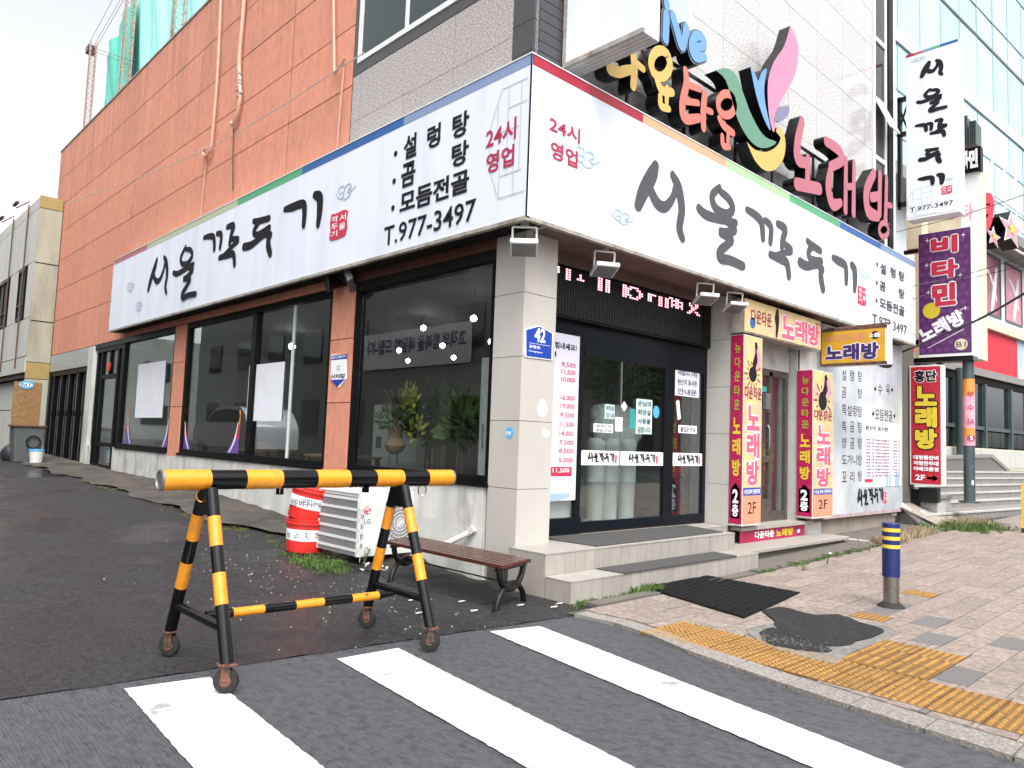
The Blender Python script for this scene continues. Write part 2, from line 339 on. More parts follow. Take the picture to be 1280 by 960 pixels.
    # ---- flat ribbons on a plane given by origin, u, v (unit vectors); depth > 0 extrudes backwards with side material
    def ribbon(s, pts, O, U, V, depth=0, mf=0, ms=0, lift=0, closed=False, cap=5, smooth=5, ramp=.00012):
        N = Vector(U).cross(Vector(V)); O = Vector(O) + N * lift; U = Vector(U); V = Vector(V)
        P = cr(pts, smooth) if smooth and not closed else list(pts)
        if closed and smooth:
            q = list(pts) ; q = [q[-2], q[-1]] + q + [q[0], q[1], q[2]]; c = cr(q, smooth); P = c[2 * smooth:-3 * smooth]
        n = len(P); Lp, Rp = [], []
        for i in range(n):
            a = P[(i - 1) % n] if closed else P[max(i - 1, 0)]; b = P[(i + 1) % n] if closed else P[min(i + 1, n - 1)]
            dx, dy = b[0] - a[0], b[1] - a[1]; l = hypot(dx, dy) or 1; nx, ny = -dy / l, dx / l; h = P[i][2] / 2
            Lp.append((P[i][0] + nx * h, P[i][1] + ny * h)); Rp.append((P[i][0] - nx * h, P[i][1] - ny * h))
        def w3(p, d=0, i=0): return O + U * p[0] + V * p[1] - N * (d - (i * ramp if d == 0 else 0))
        if closed:
            for i in range(n):
                j = (i + 1) % n; s.face((w3(Lp[i]), w3(Rp[i]), w3(Rp[j]), w3(Lp[j])), mf)
                if depth:
                    s.face((w3(Lp[j]), w3(Lp[j], depth), w3(Lp[i], depth), w3(Lp[i])), ms); s.face((w3(Rp[i]), w3(Rp[i], depth), w3(Rp[j], depth), w3(Rp[j])), ms)
            return s
        def capp(i, sgn):
            c = P[i]; h = c[2] / 2; a0, a1 = P[0 if i == 0 else n - 2], P[1 if i == 0 else n - 1]; th = atan2(a1[1] - a0[1], a1[0] - a0[0])
            if i == 0: return [(c[0] + h * cos(th + pi / 2 + pi * k / cap), c[1] + h * sin(th + pi / 2 + pi * k / cap)) for k in range(1, cap)]
            return [(c[0] + h * cos(th - pi / 2 + pi * k / cap), c[1] + h * sin(th - pi / 2 + pi * k / cap)) for k in range(1, cap)]
        c0 = capp(0, 1); c1 = capp(n - 1, 1); out = Lp[:1] + c0 + Rp + c1 + list(reversed(Lp[1:]))
        for i in range(n - 1): s.face((w3(Lp[i], 0, i), w3(Rp[i], 0, i), w3(Rp[i + 1], 0, i + 1), w3(Lp[i + 1], 0, i + 1)), mf)
        s.face([w3(Lp[0])] + [w3(q) for q in c0] + [w3(Rp[0])], mf); s.face([w3(Rp[-1], 0, n - 1)] + [w3(q, 0, n - 1) for q in c1] + [w3(Lp[-1], 0, n - 1)], mf)
        if depth:
            for i in range(len(out)):
                a, b = out[i], out[(i + 1) % len(out)]; s.face((w3(a), w3(a, depth), w3(b, depth), w3(b)), ms)
        return s
    def text(s, t, O, U, V, w, h, bold=.015, mi=0, lift=.003, keep=False):
        """lettering fitted to w x h with its lower left corner at O"""
        vs, fs, (W, H) = glyphs(t, bold); O = Vector(O) + Vector(U).cross(Vector(V)) * lift; U = Vector(U); V = Vector(V); sx, sy = w / W, h / H
        if keep: sx = sy = min(sx, sy)
        n = len(s.v); s.v += [tuple(O + U * (x * sx) + V * (y * sy)) for x, y in vs]
        for f in fs: s.f.append(tuple(n + i for i in f)); s.mi.append(mi)
        return s
    def build(s, name, mats, parent=None, smooth=False, label=None, kind=None, bevel=0):
        if isinstance(mats, str): mats = [mats]
        if not s.v: raise ValueError(name)
        n = len(s.v); c = Vector([(min(v[i] for v in s.v) + max(v[i] for v in s.v)) / 2 for i in range(3)]); c.z = min(v[2] for v in s.v)
        me = bpy.data.meshes.new(name); me.from_pydata([(v[0] - c.x, v[1] - c.y, v[2] - c.z) for v in s.v], [], s.f)
        for m in mats: me.materials.append(MATS[m])
        me.polygons.foreach_set('material_index', s.mi)
        if smooth:
            me.polygons.foreach_set('use_smooth', [True] * len(s.f))
        me.update()
        if smooth:
            try: me.set_sharp_from_angle(angle=radians(38))
            except Exception: pass
        o = bpy.data.objects.new(name, me); COL.objects.link(o); WP[o] = c
        if parent is not None: o.parent = parent; o.location = c - WP[parent]
        else: o.location = c
        if bevel:
            b = o.modifiers.new('bevel', 'BEVEL'); b.width = bevel; b.segments = 2; b.limit_method = 'ANGLE'; b.angle_limit = radians(40)
        if label: o['label'] = label
        if kind: o['kind'] = kind
        return o
_g = {}
def glyphs(t, bold):
    k = (t, bold)
    if k in _g: return _g[k]
    c = bpy.data.curves.new('t', 'FONT'); c.body = t; c.size = 1; c.offset = bold; c.resolution_u = 2
    o = bpy.data.objects.new('t', c); COL.objects.link(o); dg = bpy.context.evaluated_depsgraph_get(); me = o.evaluated_get(dg).to_mesh()
    vs = [(v.co.x, v.co.y) for v in me.vertices]; fs = [tuple(p.vertices) for p in me.polygons]
    x0 = min(v[0] for v in vs); y0 = min(v[1] for v in vs); x1 = max(v[0] for v in vs); y1 = max(v[1] for v in vs)
    bpy.data.objects.remove(o, do_unlink=True); bpy.data.curves.remove(c)
    _g[k] = ([(a - x0, b - y0) for a, b in vs], fs, (max(.01, x1 - x0), max(.01, y1 - y0))); return _g[k]
def tag(o, label, cat, group=None):
    o['label'] = label; o['category'] = cat
    if group: o['group'] = group
    return o
def thing(name, label, cat, loc, group=None):
    o = bpy.data.objects.new(name, None); COL.objects.link(o); o.location = loc; o.empty_display_size = .2; WP[o] = Vector(loc); return tag(o, label, cat, group)
def piece(src, name, parent, wloc, label=None):
    """another piece sharing src's mesh"""
    o = src.copy(); o.name = name; COL.objects.link(o); o.parent = parent; WP[o] = Vector(wloc); o.location = WP[o] - WP[parent]
    if 'label' in o and not label: del o['label']
    return o
def copy_thing(root, loc, label, group=None):
    r = root.copy(); COL.objects.link(r); r.location = loc; WP[r] = Vector(loc); r['label'] = label
    if group: r['group'] = group
    def rec(a, b):
        for ch in list(a.children):
            if ch.get('category'): continue
            c = ch.copy(); COL.objects.link(c); c.parent = b; WP[c] = WP[b] + c.location; rec(ch, c)
    rec(root, r); return r
XU, YU, ZU = Vector((1, 0, 0)), Vector((0, 1, 0)), Vector((0, 0, 1))
def itp(x, xs, ys):
    if x <= xs[0]: return ys[0]
    for i in range(1, len(xs)):
        if x <= xs[i]: return ys[i - 1] + (ys[i] - ys[i - 1]) * (x - xs[i - 1]) / (xs[i] - xs[i - 1])
    return ys[-1]
def gz(x, y):
    la = itp(x, [-60, -20, -14, -10, -7, -4, -1], [.6, .48, .36, .33, .25, .10, 0])
    return la * (1 if y < 1 else max(0, 2 - y)) + itp(y, [2, 10.7, 20, 60], [0, .15, .30, .6])
class Plane:
    """a wall plane: X const (looking towards -X, u = +Y) or Y const (looking towards +Y, u = +X) or the glass building's"""
    def __init__(s, kind, at): s.kind, s.at = kind, at; s.U = {'x': YU, 'y': XU, 'g': GD}[kind]; s.N = {'x': XU, 'y': -YU, 'g': GN}[kind]
    def p(s, x, y): return {'x': PX, 'y': PY, 'g': PG}[s.kind](x, y, s.at)
    def uv(s, x, y): q = s.p(x, y); return (q.dot(s.U), q.z)
    def pt(s, u, v):
        if s.kind == 'x': return Vector((s.at, u, v))
        if s.kind == 'y': return Vector((u, s.at, v))
        b = GP0 + GN * s.at; return b + GD * (u - b.dot(GD)) + ZU * v
    def O(s): return s.pt(0, 0)
def rect(pl, x0, ytop, ybot, x1):
    """u0, v0, u1, v1 from the photo column x0 (with its top and bottom) and the far column x1"""
    a = pl.uv(x0, ytop); b = pl.uv(x0, ybot); t = .5 * (ytop + ybot); vm = .5 * (a[1] + b[1])
    lo, y = None, t
    for _ in range(6): q = pl.uv(x1, y); y += (q[1] - vm) * 60
    return (a[0] + b[0]) / 2, b[1], pl.uv(x1, y)[0], a[1]
def put(mb, t, pl, r, mi=0, bold=.015, lift=.003, fat=0):
    u0, v0, u1, v1 = r; b = min(bold, .03); W, H = u1 - u0, v1 - v0
    if bold > .03 and not fat: fat = (bold - .02) * .9
    if not fat: mb.text(t, pl.pt(u0, v0), pl.U, ZU, W, H, b, mi, lift); return
    f = fat * min(H, W / max(1, len(t)))
    for k in range(8): a = pi * k / 4; mb.text(t, pl.pt(u0 + f * cos(a), v0 + f * sin(a)), pl.U, ZU, W, H, .02, mi, lift - .0016 + .0004 * k)
def panel(mb, pl, r, th, mf=0, ms=None):
    """slab whose front lies on the plane"""
    u0, v0, u1, v1 = r; mb.prism([pl.pt(u0, v0), pl.pt(u1, v0), pl.pt(u1, v1), pl.pt(u0, v1)], pl.N * th, mf, ms)

# ================================================================== the ground
def sheet(name, mat, ufn, nu, nv, dz, kind='structure', uvr=(0, 1, 0, 1)):
    mb = MB(); idx = {}
    for i in range(nu + 1):
        for j in range(nv + 1):
            x, y = ufn(i / nu, j / nv); idx[i, j] = len(mb.v); mb.v.append((x, y, gz(x, y) + dz))
    for i in range(nu):
        for j in range(nv):
            mb.f.append((idx[i, j], idx[i + 1, j], idx[i + 1, j + 1], idx[i, j + 1])); mb.mi.append(0)
    o = mb.build(name, mat, kind=kind)
    if o.data.polygons[0].normal.z < 0: o.data.flip_normals()
    return o
def warp(t, lo, hi, c, near):       # dense around c
    return lo + (hi - lo) * t
gxs = [-400, -150, -60, -40, -30, -24, -20, -17, -14, -12, -10, -8.5, -7, -5.5, -4, -3, -2, -1, 0, 1, 3, 6, 12, 30, 80, 200, 400]
gys = [-400, -150, -60, -25, -12, -6, -3, -1, 0, 1, 2, 4, 6, 8, 10.7, 14, 17, 20, 30, 45, 60, 150, 400]
mb = MB(); ix = {}
for i, x in enumerate(gxs):
    for j, y in enumerate(gys): ix[i, j] = len(mb.v); mb.v.append((x, y, gz(x, y) - .03))
for i in range(len(gxs) - 1):
    for j in range(len(gys) - 1): mb.f.append((ix[i, j], ix[i + 1, j], ix[i + 1, j + 1], ix[i, j + 1])); mb.mi.append(0)
mb.build('ground', 'asphalt_far', kind='structure')
# alley of dark wet asphalt, its edge along the crosswalk
def ed(y): return .69 + (1.16 - .69) * (y + 4.52) / 3.96
def lane_fn(u, v):
    y = -22 + 22.02 * (1 - (1 - v) ** 1.7); x1 = ed(max(y, -8)) if y < -.45 else ed(-.45); t = u * u; x1 += .010 * sin(y * 9.1) + .008 * sin(y * 23 + 1) + .006 * sin(y * 41)
    return x1 - 42 * t, y
sheet('alley', 'asphalt_lane', lane_fn, 40, 150, 0)
# grey coated road with the crosswalk
def road_fn(u, v):
    y = -22 + 22.0 * v; x0 = ed(max(y, -8)) if y < -.45 else ed(-.45)
    return x0 + (40 - x0) * u, y
sheet('road', 'road_grey', road_fn, 6, 40, -.004)
mb = MB()
for q in (((154.7, 861.5), (240.6, 960), (404.6, 960), (262, 846.7)), ((421, 824.3), (658.9, 960), (793, 960), (497.6, 810.6)), ((612, 790), (1016, 960), (1127, 960), (674.5, 783))):
    a, b, c, d = [PZ(x, y, 0) for x, y in q]
    if a.x < 1.2:
        pass
    e1 = (b - a).normalized(); e2 = (c - d).normalized(); L = 4.6
    m = MB(); n = 24; A = [a + e1 * L * k / n for k in range(n + 1)]; B = [d + e2 * L * k / n for k in range(n + 1)]
    rnd = random.Random(int(q[0][0]))
    e3 = Vector((-e1.y, e1.x, 0)); n = 160; A = [a + e1 * L * k / n + e3 * rnd.uniform(-.004, .004) for k in range(n + 1)]; B = [d + e2 * L * k / n + e3 * rnd.uniform(-.004, .004) for k in range(n + 1)]
    for k in range(n):
        m.face([(p.x, p.y, .004) for p in (A[k], A[k + 1], B[k + 1], B[k])])
    m.build('crosswalk_stripe', 'road_white', kind='structure')

# concrete apron along the restaurant wall
def apron_fn(u, v):
    x = -2.2 - 19.5 * u; w_ = .30 + .80 * min(1, u * 5) + .10 * sin(x * 2.1) + .05 * sin(x * 5.7)
    return x, .02 - w_ * (1 - v)
o = sheet('apron', 'apron_concrete', apron_fn, 60, 4, .012)
for v in o.data.vertices:
    wy = v.co.y + WP[o].y; wx = v.co.x + WP[o].x; v.co.z += .10 * max(0, 1 + wy / 1.2) * min(1, (-wx - 2) / 3) + .012 * sin(wx * 9) * cos(wy * 14)
# moss and mud along the asphalt edge
def tuft(mb, x, y, z, h, r, n, rnd, mi=0):
    for _ in range(n):
        a = rnd.uniform(0, 2 * pi); d = r * sqrt(rnd.random()); bx, by = x + d * cos(a), y + d * sin(a); hh = h * rnd.uniform(.4, 1); la = rnd.uniform(0, 2 * pi); ln = hh * rnd.uniform(.2, .7)
        wx, wy = .006 * cos(la + 1.57), .006 * sin(la + 1.57); tx, ty = bx + ln * cos(la), by + ln * sin(la)
        mb.face(((bx - wx, by - wy, z), (bx + wx, by + wy, z), ((bx + tx) / 2 + wx * .7, (by + ty) / 2 + wy * .7, z + hh * .65), (tx, ty, z + hh)), mi)
R1 = random.Random(3)
mb = MB()
for _ in range(46):
    x = R1.uniform(-6.2, -2.0); y = -.62 - .35 * R1.random() - (.25 if x < -4 else 0) * R1.random(); tuft(mb, x, y, gz(x, y), .03, .09, 26, R1)
for _ in range(16):
    x = R1.uniform(-12, -6); y = -1.05 - .2 * R1.random(); tuft(mb, x, y, gz(x, y), .03, .08, 14, R1)
mb.build('moss', 'moss', kind='stuff', label='low dark moss along the edge of the alley asphalt')
mb = MB()
for _ in range(80):
    x = -2.05 + .42 * R1.gauss(0, .7); y = -1.06 + .14 * R1.gauss(0, .8); tuft(mb, x, y, gz(x, y), .035, .07, 30, R1)
mb.build('grass', 'grass', kind='stuff', label='bright green moss and grass in front of the air conditioner')
mb = MB()
for _ in range(230):
    x = R1.gauss(-1.2, 1.5); y = R1.gauss(-1.75, .55)
    if y > -1.0 or x > 1.1: continue
    z = gz(x, y) + .001; a = R1.uniform(0, pi); l = R1.uniform(.004, .015); wdt = l * R1.uniform(.2, .6); c, s_ = cos(a), sin(a)
    mb.obox((x, y, z), (l * c, l * s_, 0), (-wdt * s_, wdt * c, 0), (0, 0, .004))
for x, y in ((.35, -1.5), (.55, -1.05), (-.1, -1.25), (.2, -.9), (.85, -.35), (.78, -.2), (.62, -.55)):
    mb.obox((x, y, gz(x, y) + .002), (.05, .02, .01), (-.015, .04, 0), (0, 0, .006))
mb.build('litter', 'litter', kind='stuff', label='pale petals and paper scraps scattered on the wet asphalt')

def soil_fn(u, v): return -1.9 + 2.3 * u, -.80 + .02 * sin(u * 9) + (.80 - .25 * u) * v
o = sheet('soil', 'wet_soil', soil_fn, 30, 10, .004)
for v in o.data.vertices: wx, wy = v.co.x + WP[o].x, v.co.y + WP[o].y; v.co.z += max(0, .07 * (wy + .8)) * (1 + .5 * sin(wx * 11) * cos(wy * 13)) * min(1, max(0, (.35 - wx) * 2))
# ---------------- sidewalk: joint bed, kerb stones, pavers, tactile tiles
KA = [(1.18, -.42), (1.45, -.36), (1.87, -.39), (2.41, -.58), (3.11, -.72), (3.90, -.84), (4.6, -.90), (6.0, -1.0), (9, -1.2)]
def kerb_y(x): return itp(x, [p[0] for p in KA], [p[1] for p in KA])
def walk_fn(u, v):
    x = 1.1 + 8 * u; y0 = kerb_y(x); return x, y0 + (.0 + 44 * v * v * v + .9 * v) if v else y0
sheet('sidewalk', 'joint', walk_fn, 24, 60, .010)
def gutter_fn(u, v): return .0 + 1.12 * u, -.25 + 11.6 * v
sheet('pavement_edge', 'concrete', gutter_fn, 6, 30, -.006)
# kerb stones
kt = thing('kerb', 'speckled granite kerb stones edging the sidewalk along the crosswalk', 'kerb', (1.2, -.4, 0))
n = 13
for k in range(n):
    xa = 1.2 + k * .42; xb = xa + .412; wd = itp(xa, [1.2, 2.4, 4.5], [.16, .2, .24])
    pa = [(xa, kerb_y(xa)), (xb, kerb_y(xb)), (xb, kerb_y(xb) + wd), (xa, kerb_y(xa) + wd)]
    m = MB(); m.prism([(x, y, gz(x, y) + .024) for x, y in pa], (0, 0, .06)); m.build('kerb_stone', 'kerb_stone', kt, bevel=.006)
# edge stone between the pavers and the gutter by the building
m = MB()
for k in range(11): m.box(.98, 1.12, .0 + k * 1.0, .0 + k * 1.0 + .985, -.03 + gz(1, k + .5), gz(1, k + .5) + .035)
m.build('edge_stone', 'concrete', kt, label='long flat concrete edging between pavers and gutter')
# tactile tiles
def ta(x): return .16 - (x - 1.92) * .030
tp = thing('tactile_paving', 'ochre tactile tiles with raised domes along the kerb and towards the bollard', 'tactile paving', (3.2, -.2, 0))
dome = MB(); s_ = .292
dome.box(-s_ / 2, s_ / 2, -s_ / 2, s_ / 2, -.02, 0)
for i in range(6):
    for j in range(6):
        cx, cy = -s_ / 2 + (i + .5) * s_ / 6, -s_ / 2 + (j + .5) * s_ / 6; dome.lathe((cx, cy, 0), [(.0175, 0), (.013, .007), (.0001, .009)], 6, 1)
bar = MB(); bar.box(-s_ / 2, s_ / 2, -s_ / 2, s_ / 2, -.02, 0)
for i in range(4):
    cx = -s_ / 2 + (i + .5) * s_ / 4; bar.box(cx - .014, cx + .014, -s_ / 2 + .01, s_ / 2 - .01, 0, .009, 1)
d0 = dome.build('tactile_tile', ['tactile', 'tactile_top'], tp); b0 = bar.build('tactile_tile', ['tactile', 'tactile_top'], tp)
def tile(src, x, y, first=[]):
    z = gz(x, y) + .022 - .0
    if src not in first: first.append(src); o = src; o.location = Vector((x, y, z - .02)) - WP[tp]; WP[o] = Vector((x, y, z - .02)); return o
    return piece(src, 'tactile_tile', tp, (x, y, z - .02))
TACT = []
for k in range(9):
    for r in range(2):
        x = 2.07 + k * .300; y = ta(x) - .15 - r * .3 - .0; tile(d0, x, y); TACT.append((x, y))
for r in range(2):
    for k in range(2):
        x = 3.40 + k * .3; y = ta(x) + .155 + r * .3; tile(b0, x, y); TACT.append((x, y))
for k in range(2): x = 3.40 + k * .3; y = ta(x) + .755; tile(d0, x, y); TACT.append((x, y))
for x, y in ((2.86, 1.80), (2.78, 3.33)): tile(d0, x, y); TACT.append((x, y))
# pavers
BOLL = (2.81, 2.42)
MATQ = [(.835, 1.063), (.66, 2.30), (1.962, 2.271), (2.199, .694)]
pavs = []
pw, pl_ = .225, .45
rnd = random.Random(11)
for i in range(34):
    x = 1.25 + pw * i
    for j in range(-3, 46):
        y = -.9 + j * pl_ + (i % 2) * pl_ * .5 + .05 * sin(i * 7.1)
        xa, xb, ya, yb = x - pw / 2, x + pw / 2, y - pl_ / 2, y + pl_ / 2
        lo = max(kerb_y(xa), kerb_y(xb)) + itp(x, [1.2, 2.4, 4.5], [.17, .21, .25])
        if yb < lo + .04: continue
        ya = max(ya, lo)
        pieces = [(xa, xb, ya, yb)]
        def clip(ps, X0, X1, Y0, Y1):
            out = []
            for a, b, c, d in ps:
                if b <= X0 or a >= X1 or d <= Y0 or c >= Y1: out.append((a, b, c, d)); continue
                if a < X0: out.append((a, X0, c, d))
                if b > X1: out.append((X1, b, c, d))
                a2, b2 = max(a, X0), min(b, X1)
                if c < Y0: out.append((a2, b2, c, Y0))
                if d > Y1: out.append((a2, b2, Y1, d))
            return out
        ps = pieces
        if 1.6 < x < 5.0 and y < 1.6:
            for tx, ty in TACT[:18]: ps = clip(ps, tx - .15, tx + .15, ty - .15, ty + .15)
            for tx, ty in TACT[18:24]: ps = clip(ps, tx - .15, tx + .15, ty - .15, ty + .15)
        for tx, ty in TACT[24:]: ps = clip(ps, tx - .15, tx + .15, ty - .15, ty + .15)
        for a, b, c, d in ps:
            if b - a < .03 or d - c < .03: continue
            pavs.append((a, b, c, d, i, j))
def pdist(p): return hypot((p[0] + p[1]) / 2 - CAMP.x, (p[2] + p[3]) / 2 - CAMP.y)
def inview(p):
    q = Vector(((p[0] + p[1]) / 2, (p[2] + p[3]) / 2, 0)) - CAMP; w_ = q.dot(FW)
    if w_ <= .5: return False
    return -30 < 640 + FPX * q.dot(RT) / w_ < 1310 and 480 - FPX * q.dot(UP) / w_ < 990
pavs = [p for p in pavs if (p[1] < 5.2 + .16 * p[2] + 3)]
vis = sorted([p for p in pavs if inview(p)], key=pdist); oth = [p for p in pavs if not inview(p)]
pv = thing('paving', 'pinkish concrete sidewalk pavers laid in long rows in front of the shops', 'paving', (3, 3, 0))
GREY = {(3.12, 2.05), (2.9, 2.2), (2.9, 2.6), (3.35, 2.1), (3.52, 1.5), (3.93, 1.6), (3.95, .45), (3.15, 2.5), (4.05, -.62)}
def pslab(mb, p, mi=0):
    a, b, c, d, i, j = p; g_ = .0035; t = .004 * ((hash((i * 31 + j * 17)) % 100) / 100 - .5); x, y = (a + b) / 2, (c + d) / 2
    z00, z10, z11, z01 = [gz(*q) + .022 + t for q in ((a, c), (b, c), (b, d), (a, d))]
    a, b, c, d = a + g_, b - g_, c + g_, d - g_
    mb.face(((a, c, z00), (b, c, z10), (b, d, z11), (a, d, z01)), mi)
    for (p0, q0), (p1, q1) in (((a, c, z00), (b, c, z10)), ((b, c, z10), (b, d, z11)), ((b, d, z11), (a, d, z01)), ((a, d, z01), (a, c, z00))) if 0 else (): pass
    P = [(a, c, z00), (b, c, z10), (b, d, z11), (a, d, z01)]
    for k in range(4):
        u, v = P[k], P[(k + 1) % 4]; mb.face((u, (u[0], u[1], u[2] - .03), (v[0], v[1], v[2] - .03), v), mi)
for p in vis[:290]:
    x, y = (p[0] + p[1]) / 2, (p[2] + p[3]) / 2; grey = any(abs(x - gx) < .115 and abs(y - gy) < .2 for gx, gy in GREY)
    m = MB(); pslab(m, p); m.build('paver', 'paver_grey' if grey else 'paver', pv, label='dark grey replacement paver' if grey else None)
m = MB(); rn = random.Random(5)
for p in vis[290:] + oth: pslab(m, p, 1 if rn.random() < .06 else 0)
m.build('far_pavers', ['paver', 'paver_grey'], pv, kind='stuff')
# tarmac patch in the pavers
def blob(name, pts, mat, dz, th, label=None, kind='structure', n=4, rough=.015):
    P = cr([(*p, 0) for p in pts] + [(*pts[0], 0)], n); rr = random.Random(len(pts)); P = [(x + rr.uniform(-rough, rough), y + rr.uniform(-rough, rough)) for x, y, _ in P[:-1]]
    m = MB(); m.prism([(x, y, gz(x, y) + dz) for x, y in P], (0, 0, th)); return m.build(name, mat, kind=kind, label=label)
def pxy(pts): return [tuple(PZ(660 + x / 2.0645, 640 + y / 2.0645, .03))[:2] for x, y in pts]
blob('concrete_patch', pxy([(560, 300), (598, 335), (700, 368), (788, 388), (835, 360), (930, 325), (945, 306), (880, 285), (700, 300), (640, 285)]), 'patch_concrete', .0275, .02, n=2)
blob('tarmac_patch', pxy([(606, 256), (650, 246), (700, 256), (742, 266), (800, 266), (860, 286), (921, 304), (905, 318), (850, 334), (800, 346), (745, 342), (700, 326), (655, 312), (640, 296), (642, 284), (622, 270)]), 'patch_asphalt', .036, .02, n=2, rough=.02)
blob('gravel_patch', pxy([(598, 312), (640, 300), (700, 324), (745, 340), (782, 352), (768, 363), (700, 356), (640, 344), (612, 330)]), 'patch_asphalt', .034, .02, n=2, rough=.03)
m = MB(); rr = random.Random(9)
for _ in range(150):
    q = PZ(660 + rr.uniform(598, 790) / 2.0645, 640 + 0, .03) if False else None; tt = rr.random(); q = PZ(660 + (600 + 175 * tt) / 2.0645, 640 + (320 + 34 * tt + rr.gauss(0, 6)) / 2.0645, .03); x, y = q.x, q.y; s = rr.uniform(.005, .014); m.obox((x, y, .03), (s, s * .4, 0), (-s * .4, s, 0), (0, 0, s * .7))
m.build('gravel', 'concrete', kind='stuff', label='loose grey gravel at the edge of the tarmac patch')
# green at the foot of the steps and along the gutter
mb = MB()
for (x0, y0, n_, h, r) in ((.95, .05, 14, .05, .07), (.97, .45, 10, .04, .06), (.96, 1.02, 30, .10, .07), (.93, .75, 10, .04, .05), (1.16, .1, 8, .03, .04)):
    for _ in range(n_): tuft(mb, x0 + R1.gauss(0, r * .5), y0 + R1.gauss(0, r * 1.6), gz(x0, y0) + .0, h, .04, 18, R1)
for _ in range(120):
    y = R1.uniform(2.9, 7.8); tuft(mb, 1.13 + R1.gauss(0, .03), y, gz(1, y) + .03, .035, .04, 12, R1)
mb.build('grass', 'grass', kind='stuff', label='green weeds sprouting along the foot of the tiled steps and the gutter')
mb = MB()
for _ in range(150): y = R1.uniform(6.8, 9.2); x = 1.05 + R1.gauss(0, .10); tuft(mb, x, y, gz(x, y) + .03, .16, .06, 7, R1)
mb.build('dry_grass', 'dry_grass', kind='stuff', label='dry reddish stalks in the gutter behind the bollard')
mb = MB()
for _ in range(300): a = R1.gauss(0, 1); b = R1.gauss(0, 1); x, y = 1.15 + a * .28, 11.0 + b * .55; tuft(mb, x, y, gz(x, y) + .02, .10, .08, 14, R1)
for _ in range(60): x, y = 2.1 + R1.gauss(0, .2), 14 + R1.gauss(0, .9); tuft(mb, x, y, gz(x, y) + .02, .10, .08, 12, R1)
mb.build('grass', 'grass', kind='stuff', label='thick green grass clump by the white drain pipe')
mb = MB()
for _ in range(70): x, y = 1.1 + R1.gauss(0, .22), 11.3 + R1.gauss(0, .4); tuft(mb, x, y, gz(x, y) + .02, .22, .05, 3, R1)
mb.build('dry_grass', 'dry_grass', kind='stuff', label='pale dry stalks standing in the grass clump by the drain pipe')
def slope_fn(u, v): return -.1 + 1.2 * u, 10.6 + 1.6 * v
o = sheet('soil_bank', 'base_brown', slope_fn, 8, 8, .02)
for v in o.data.vertices: v.co.z += max(0, .35 - (v.co.x + WP[o].x) * .42)

# ================================================================== restaurant building
B = thing('restaurant_building', 'corner restaurant building clad in orange panels and pale granite with dark shop windows', 'building', (0, 0, 0))
bb = MB()
TOPZ, LEFTX, ENDY = 10.38, -22.0, 10.6
# structural backing behind the skin (30 mm deep joints)
m = MB(); m.box(LEFTX, -3.78, .0065, .3, 3.63, TOPZ - .02); m.box(-3.779, -.34, .0065, .3, 3.63, 13.5); m.build('wall', 'orange_groove', B)
m = MB(); m.box(-.3, -.0065, 0.5, ENDY, 3.81, 14.5); m.build('wall', 'tile_grout', B)
m = MB(); m.box(LEFTX, -.4, 11, 11.3, 0, TOPZ - .1); m.box(LEFTX, LEFTX + .3, .3, 11, 0, TOPZ - .1); m.box(LEFTX + .3, -3.8, .3, 11, TOPZ - .3, TOPZ - .1); m.build('rear_wall', 'orange_paint', B)
m = MB(); m.box(-3.8, -.3, .3, ENDY, 13.4, 13.5); m.box(-3.8, -.04, ENDY - .02, ENDY, .3, 13.5); m.build('rear_wall', 'granite_mid', B)
# orange panels
vx = [-22.0, -20.15, -18.10, -16.05, -13.98, -11.90, -9.84, -7.79, -5.74, -3.76]; vz = [3.62, 4.68, 5.64, 6.60, 7.53, 8.45, 9.38, TOPZ]
for i in range(len(vx) - 1):
    for j in range(len(vz) - 1):
        m = MB(); o_ = .004 * (random.random() - .5)
        m.box(vx[i] + .013, vx[i + 1] - .013, 0 + o_, .05, vz[j] + .008, vz[j + 1] - .008); m.build('panel', 'orange_paint', B)
m = MB(); m.box(LEFTX - .03, -3.77, -.02, .3, TOPZ + .002, TOPZ + .05); m.build('coping', 'sign_edge', B)
# pale granite on the alley side
gx = [-3.745, -3.52, -2.45, -1.39, -.335]; gzs = [5.3, 6.02, 6.71]
for i in range(4):
    for j in range(2):
        m = MB(); m.box(gx[i] + .004, gx[i + 1] - .004, 0, .03, gzs[j] + .003, gzs[j + 1] - .003); m.build('granite_tile', 'granite_light', B)
for (a, b) in ((-.90, -.335),):
    for z in (6.71, 7.42, 8.13, 8.84): m = MB(); m.box(a + .003, b - .003, 0, .03, z + .003, z + .707); m.build('granite_tile', 'granite_light', B)
m = MB(); m.box(-3.745, -3.63, -.004, .03, 6.716, 9.5); m.box(-3.627, -.905, -.004, .03, 6.716, 6.87); m.build('dark_band', 'granite_dark', B)
wn = MB(); wn.box(-3.625, -3.53, -.02, .06, 6.875, 9.4); wn.box(-3.53, -.905, -.02, .06, 6.875, 6.95); wn.box(-2.46, -2.38, -.015, .06, 6.95, 9.4); wn.box(-3.50, -3.46, .0, .05, 6.95, 9.4)
wf = wn.build('window', 'white_metal', B, label='upper window with pale aluminium frame on the alley side')
m = MB(); m.box(-3.53, -.905, -.006, .003, 6.95, 9.4); m.build('pane', 'upper_glass', wf)
